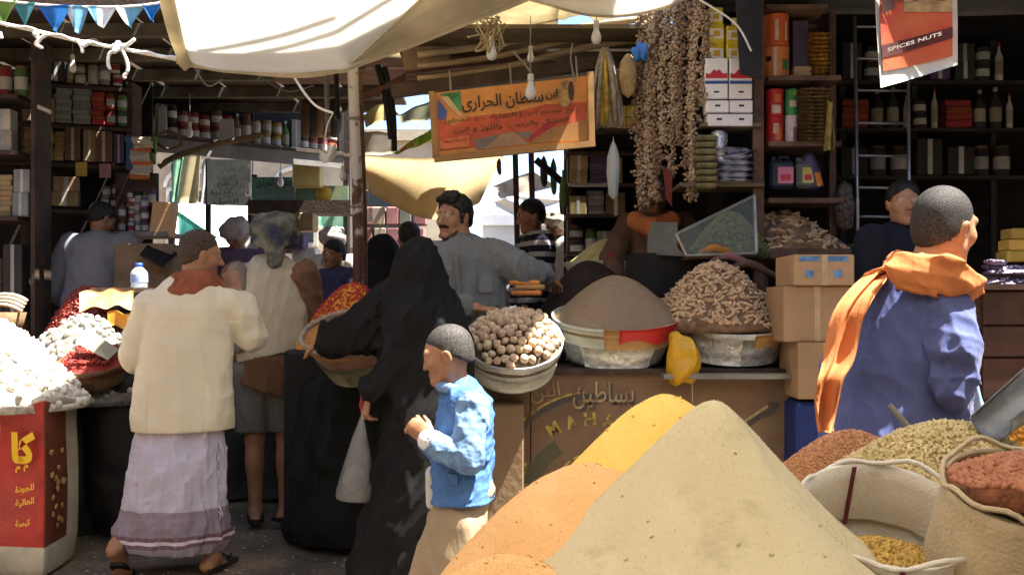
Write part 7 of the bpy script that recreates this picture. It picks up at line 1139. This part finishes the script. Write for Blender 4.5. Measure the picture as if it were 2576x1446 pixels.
# --- spice seller in grey shirt behind his counter
def seller():
    Y = 5.78; o = P(1170, 775, Y)*(1, 1, 0)+np.array((0, 0, .30))
    def q(px, py, dy=0): v = P(px, py, Y+dy)-o; return np.array((-v[0], -v[1], v[2]))     # he faces the camera: frame turned by 180 degrees
    p = Person('dark haired stallholder with moustache in grey shirt leaning over the walnut bucket', o, R(180), 1., .006, head=q(1142, 547), yaw=R(-38), pitch=R(-4), roll=R(-3), hs=1.06)
    p.headgeo(neck=q(1165, 630), nr=.066); sL, sR = q(1245, 650), q(1088, 650); p.trunk(q(1185, 860), q(1170, 720), (sL, sR), .165, .15)
    eL, wL = q(1318, 690, -.02), q(1372, 697, .12); p.arm(sL, eL, wL); p.hand(wL, q(1400, 715, .2)-wL, (0, 0, 1), -1, .6); eR, wR = q(1060, 760, -.10), q(1200, 775, -.22); p.arm(sR, eR, wR); p.hand(wR, (-.8, .3, -.1), (0, .2, 1), 1, .7)
    aL, aR = (-.10, 0, .085), (.10, 0, .085); p.leg((-.09, 0, .92), (-.1, .02, .5), aL); p.leg((.09, 0, .92), (.1, .02, .5), aR); p.foot(aL); p.foot(aR); p.body()
    p.hair(HAIR, .004, .74, .012, rough=.003); H = p.H; g = Sdf(.006)
    g.chain([H((-.05, .062, .092)), H((-.01, .076, .104)), H((.05, .060, .094))], (.018, .022, .018), .02); g.chain([H((-.03, .02, .118)), H((.03, .02, .118))], (.026, .026), .02)
    for sg in (-1, 1): g.chain([H((sg*.070, .025, .045)), H((sg*.073, .018, .005)), H((sg*.070, .016, -.03))], (.016, .011, .006), .008)
    g.fold(crease(.003, 140, 31, (1, .5, .3), .5)); p.garment('hair_front', g, HAIR); g = Sdf(.004)
    g.chain([H((-.030, .082, -.052)), H((0, .099, -.044)), H((.030, .082, -.052))], (.006, .010, .006), .004); p.garment('moustache', g, HAIR)
    g = Sdf(.005); g.chain([H((-.062, .02, -.055)), H((-.04, .06, -.098)), H((0, .083, -.108)), H((.04, .06, -.098)), H((.062, .02, -.055))], (.008, .012, .012, .012, .008), .006); p.garment('beard_stubble', g, M('stubble', (.09, .05, .032), .85, .3, 60))
    G = cloth('grey_shirt', (.15, .16, .16), var=.08, scale=4); g = Sdf(.0065)
    g.cone(q(1180, 900), q(1175, 760), .20, .205, .05, 0, ((0, 1, 0), .66)); g.cone(q(1175, 760), q(1168, 680), .205, .205, .05, 0, ((0, 1, 0), .64)); g.cone(q(1105, 662), q(1230, 660), .080, .080, .05); g.cone(q(1152, 644), q(1182, 644), .066, .066, .04)
    g.chain([sL, q(1290, 670, -.03), eL, q(1364, 695, .09)], (.095, .085, .075, .058), .03); g.chain([sR, eR, q(1170, 772, -.19)], (.092, .078, .06), .03); g.fold(crease(.011, 34, 61, (.4, 0, 1), .5)); g.fold(crease(.006, 70, 62, (.6, 0, 1), .5)); sh = p.garment('shirt', g, G)
    g = Sdf(.006)
    for sg in (-1, 1): g.chain([H((sg*.055, -.03, -.125)), H((sg*.062, .03, -.145)), H((sg*.022, .085, -.175))], (.017, .016, .012), .01)
    p.garment('collar', g, G, sh); g = Sdf(.006); g.cone(q(1148, 640, -.155), q(1160, 830, -.165), .012, .012, .005, 0, ((0, 1, 0), .6)); p.garment('button_placket', g, G, sh)
    pk = [q(1205, 690, -.150), q(1238, 690, -.14), q(1238, 735, -.148), q(1205, 735, -.156)]; p.mesh('breast_pocket', quadbox(*pk, .008), G, False, sh)
seller()
# ================================================================== people further back
def simple(label, px, Y, top, h=1.7, heading=180, z0=0, res=.011, skin=SKIN_D, shirt='grey', yaw=0, pitch=0, face=True, hair=HAIR, lean=(0, 0), arms=None, pants='dark', shirtmat=None, pat=None, hs=1., group='people in the background'):
    """standing figure: px = picture column, top = picture row of the head's top; arms = ((elbowL, wristL), (elbowR, wristR)) in its own frame"""
    zt = P(0, top, Y)[2]; z0 = zt-h; o = np.array((P(px, 0, Y)[0], Y, z0)); lx, ly = lean
    p = Person(label, o, R(heading), 1., res, skin=skin, head=(lx, .03+ly, h-.13*hs), yaw=yaw, pitch=pitch, hs=hs, group=group); k = (h-.26*hs)/1.44
    p.headgeo(face, neck=(lx*.9, ly*.9, h-.29*hs), nr=.055*hs); zs = 1.37*k; sL, sR = (-.185*k+lx*.8, ly*.75, zs), (.185*k+lx*.8, ly*.75, zs); p.trunk((0, 0, .92*k), (lx*.6, ly*.6, 1.24*k), (sL, sR), .145*k, .14*k)
    (eL, wL), (eR, wR) = arms or (((-.25, .0, 1.12*k), (-.24, .12, .90*k)), ((.25, .0, 1.12*k), (.24, .12, .90*k)))
    p.arm(sL, eL, wL, (.05, .042, .028)); p.arm(sR, eR, wR, (.05, .042, .028)); p.hand(wL, nrm(np.subtract(wL, eL)), (-.3, .2, .8), -1, .6, L=.95*k); p.hand(wR, nrm(np.subtract(wR, eR)), (.3, .2, .8), 1, .6, L=.95*k)
    aL, aR = (-.09, 0, .085), (.09, .03, .085); p.leg((-.09*k, 0, .9*k), (-.09, .02, .5*k), aL, (.08, .056, .036)); p.leg((.09*k, 0, .9*k), (.09, .03, .5*k), aR, (.08, .056, .036)); p.foot(aL); p.foot(aR); p.body()
    if hair: p.hair(hair, .004*hs, .78, .0)
    m = shirtmat or cloth('shirt_'+shirt, PALC[shirt]); g = Sdf(res); g.cone((0, 0, .86*k), (lx*.5, ly*.5, 1.12*k), .185*k, .18*k, .05, 0, ((0, 1, 0), .68)); g.cone((lx*.5, ly*.5, 1.12*k), (lx*.75, ly*.7, 1.28*k), .18*k, .185*k, .05, 0, ((0, 1, 0), .62)); g.cone((sL[0]*.85+lx*.1, sL[1], zs), (sR[0]*.85+lx*.1, sR[1], zs), .075*k, .075*k, .06)
    for s_, e_, w_ in ((sL, eL, wL), (sR, eR, wR)): g.chain([s_, e_, np.asarray(e_)*.15+np.asarray(w_)*.85], (.085*k, .072*k, .055*k), .03)
    g.fold(crease(.010, 24, int(px), (0, 0, 1), .4)); p.garment('shirt', g, m)
    g = Sdf(res*1.2); g.cone((-.085*k, 0, .88*k), (-.09, .01, .12), .11*k, .08, .03); g.cone((.085*k, 0, .88*k), (.09, .03, .12), .11*k, .08, .03); p.garment('trousers', g, cloth('trousers_'+pants, PALC[pants])); return p
PALC = {'grey': (.17, .175, .19), 'dark': (.025, .025, .03), 'navy': (.012, .014, .022), 'white': (.6, .58, .54), 'tan': (.36, .29, .2), 'blue': (.06, .08, .2), 'brown': (.12, .07, .045), 'purple': (.09, .06, .1), 'red': (.3, .04, .05)}
def headcloth(p, mat, fall=True, grow=.012, res=.010):
    g = Sdf(res); RR = p.HR/p.hs; g.ell(p.H((0, -.014, .036)), (np.array((.086, .106, .094))+grow)*p.hs, RR, .02)
    for i, (z, r) in enumerate(((.02, .098), (.055, .098), (.085, .080))): g.chain([p.H((r*math.cos(t), -.012+r*1.12*math.sin(t), z+.02*math.sin(t+i*2))) for t in np.linspace(0, 6.283, 13)], [.02]*13, .012)
    if fall: g.cone(p.H((0, -.08, .0)), p.H((0, -.10, -.16)), .075, .085, .04, 0, (RR @ np.array((0, 1, 0)), .6)); g.cone(p.H((0, -.03, -.14)), p.H((0, -.02, -.19)), .09, .11, .04)
    g.fold(crease(.006, 60, 9)); p.garment('headcloth', g, mat)
# stooping man in grey shirt, left
p = simple('man in grey shirt and black belt stooping at the left shop', 215, 7.7, 505, 1.78, 10, shirt='grey', yaw=R(-50), pitch=R(-25), lean=(.10, .05), arms=(((-.27, .10, 1.12), (-.12, .26, .98)), ((.30, .08, 1.12), (.25, .28, .92))), res=.009)
g = Sdf(.009); g.chain([(.20*math.cos(t), .01+.15*math.sin(t), .955+.03*math.cos(t)) for t in np.linspace(0, 6.283, 17)], [.02]*17, .01); p.garment('belt', g, M('black_leather', (.012, .011, .011), .5)); g = Sdf(.012); g.cone((0, 0, .15), (0, 0, .92), .22, .19, .04, 0, ((0, 1, 0), .75)); g.fold(crease(.012, 20, 4)); p.garment('wrap_skirt', g, cloth('shirt_grey', PALC['grey']))
# turbaned passer-by beyond the vest man
p = simple('person in grey headcloth stooping beyond the cream jacket', 592, 8.6, 552, 1.6, 200, shirt='purple', yaw=R(-40), pitch=R(-30), hair=None); headcloth(p, cloth('grey_headcloth', (.30, .27, .25), var=.2)); 
# boy by the pole
simple('dark haired boy in blue shirt left of the flaking pole', 846, 7.9, 602, 1.32, 150, shirt='blue', yaw=R(-10), pitch=R(-10), hs=.92, shirtmat=cloth('boy_blue', (.05, .055, .13), var=.3)); 
p = simple('man in grey headcloth far behind the boy by the pole', 838, 9.3, 572, 1.62, 170, shirt='white', hair=None); headcloth(p, cloth('grey_headcloth', (.30, .27, .25)))
# veiled woman and a dark haired man beyond the pole
def veiled(label, px, Y, top, h):
    z0 = P(0, top, Y)[2]-h; p = Person(label, np.array((P(px, 0, Y)[0], Y, z0)), 0, 1., .012, head=(0, .03, h-.13), group='people in the background'); p.headgeo(True, neck=(0, 0, h-.29)); p.trunk((0, 0, .9), (0, 0, h-.42), ((-.17, 0, h-.32), (.17, 0, h-.32))); p.arm((-.17, 0, h-.32), (-.22, .06, h-.58), (-.1, .2, h-.7)); p.arm((.17, 0, h-.32), (.22, .06, h-.58), (.1, .2, h-.7))
    for s_ in (-1, 1): p.leg((s_*.09, 0, .85), (s_*.09, .02, .45), (s_*.09, 0, .085)); p.foot((s_*.09, 0, .085))
    p.body(); g = Sdf(.012); g.ell((0, 0, h-.12), (.115, .13, .125), None, .03); g.cone((0, 0, h-.18), (0, 0, h-.42), .115, .225, .06); g.cone((0, 0, h-.42), (0, 0, .1), .235, .28, .06, 0, ((0, 1, 0), .8)); g.fold(crease(.016, 17, 7)); g.cut((0, 0, .03), (0, 0, -1)); p.garment('abaya', g, M('black_abaya', (.011, .011, .012)))
veiled('second woman in black further back, just right of the pole', 962, 7.6, 598, 1.56)
simple('bareheaded man seen from behind beside the second woman in black', 1028, 7.9, 556, 1.70, 10, shirt='tan', yaw=R(20), skin=SKIN_D)
# striped shirt boy, and the pale capped man behind him
def stripes(N, L, tc):
    sp = N.new('ShaderNodeSeparateXYZ'); L.new(tc.outputs['Object'], sp.inputs[0]); mu = N.new('ShaderNodeMath'); mu.operation = 'MULTIPLY'; mu.inputs[1].default_value = 78; L.new(sp.outputs['Z'], mu.inputs[0]); sn = N.new('ShaderNodeMath'); sn.operation = 'SINE'; L.new(mu.outputs[0], sn.inputs[0]); gt = N.new('ShaderNodeMath'); gt.operation = 'GREATER_THAN'; gt.inputs[1].default_value = .25; L.new(sn.outputs[0], gt.inputs[0]); mx = N.new('ShaderNodeMix'); mx.data_type = 'RGBA'; mx.inputs['A'].default_value = (.012, .012, .02, 1); mx.inputs['B'].default_value = (.26, .25, .26, 1); L.new(gt.outputs[0], mx.inputs['Factor']); return mx.outputs['Result']
simple('boy in dark shirt with grey stripes beside the tan canvas', 1345, 7.4, 500, 1.56, 105, shirtmat=Mnode('striped_cloth', stripes, .9, .1), yaw=R(8), pitch=R(-10), hair=HAIR, res=.009)
p = simple('man in pale cap and light shirt behind the striped boy', 1408, 8.6, 528, 1.66, 130, shirt='white', hair=None); headcloth(p, cloth('pale_cap', (.44, .40, .31)), False)
# man bending at the garlands
p = simple('person in speckled shawl and red sleeves bending among the garlands', 1652, 6.75, 444, 1.72, 165, shirt='brown', yaw=R(10), pitch=R(-35), hair=None, arms=(((-.26, .10, 1.15), (-.06, .38, 1.02)), ((.27, .12, 1.18), (.22, .42, 1.0))), res=.009); headcloth(p, M('speckled_shawl', (.14, .11, .105), .9, .4, 40, col2=(.05, .035, .03)), True); g = Sdf(.009); g.chain([(-.12, .16, 1.42), (.0, .20, 1.36), (.12, .16, 1.42)], (.05, .06, .05), .03); g.fold(crease(.008, 40, 3)); p.garment('orange_scarf', g, cloth('orange_scarf', (.60, .155, .035)))
g = Sdf(.009); g.cone((.27, .12, 1.18), (.225, .39, 1.02), .07, .055, .02); p.garment('red_sleeve', g, cloth('shirt_red', PALC['red']))
# shopkeeper in the dark right shop
simple('shopkeeper in dark jacket standing in the dark right shop', 2262, 5.35, 452, 1.74, 205, shirt='navy', yaw=R(-30), hair=HAIR, res=.008, skin=SKIN)
# clear plastic bag in the woman's hand
bg_ = thing('plastic_bag', 'clear grey plastic bag hanging from the hand of the woman in black', 'bag', P(900, 1240, 4.68)); part(bg_, 'bag_film', lathe([(.004, .0), (.012, -.03), (.035, -.12), (.07, -.28), (.088, -.37), (.082, -.392), (.001, -.40)], 26, P(912, 1040, 4.68), roty(.10), False, jit=.14), Mglass('grey_film', (.34, .35, .34), .34, .2), True); part(bg_, 'contents', xf(blob(2, (.065, .05, .07), .2, 4), P(895, 1205, 4.7)), M('bag_fill', (.10, .10, .09), .7, .3, 20), True)
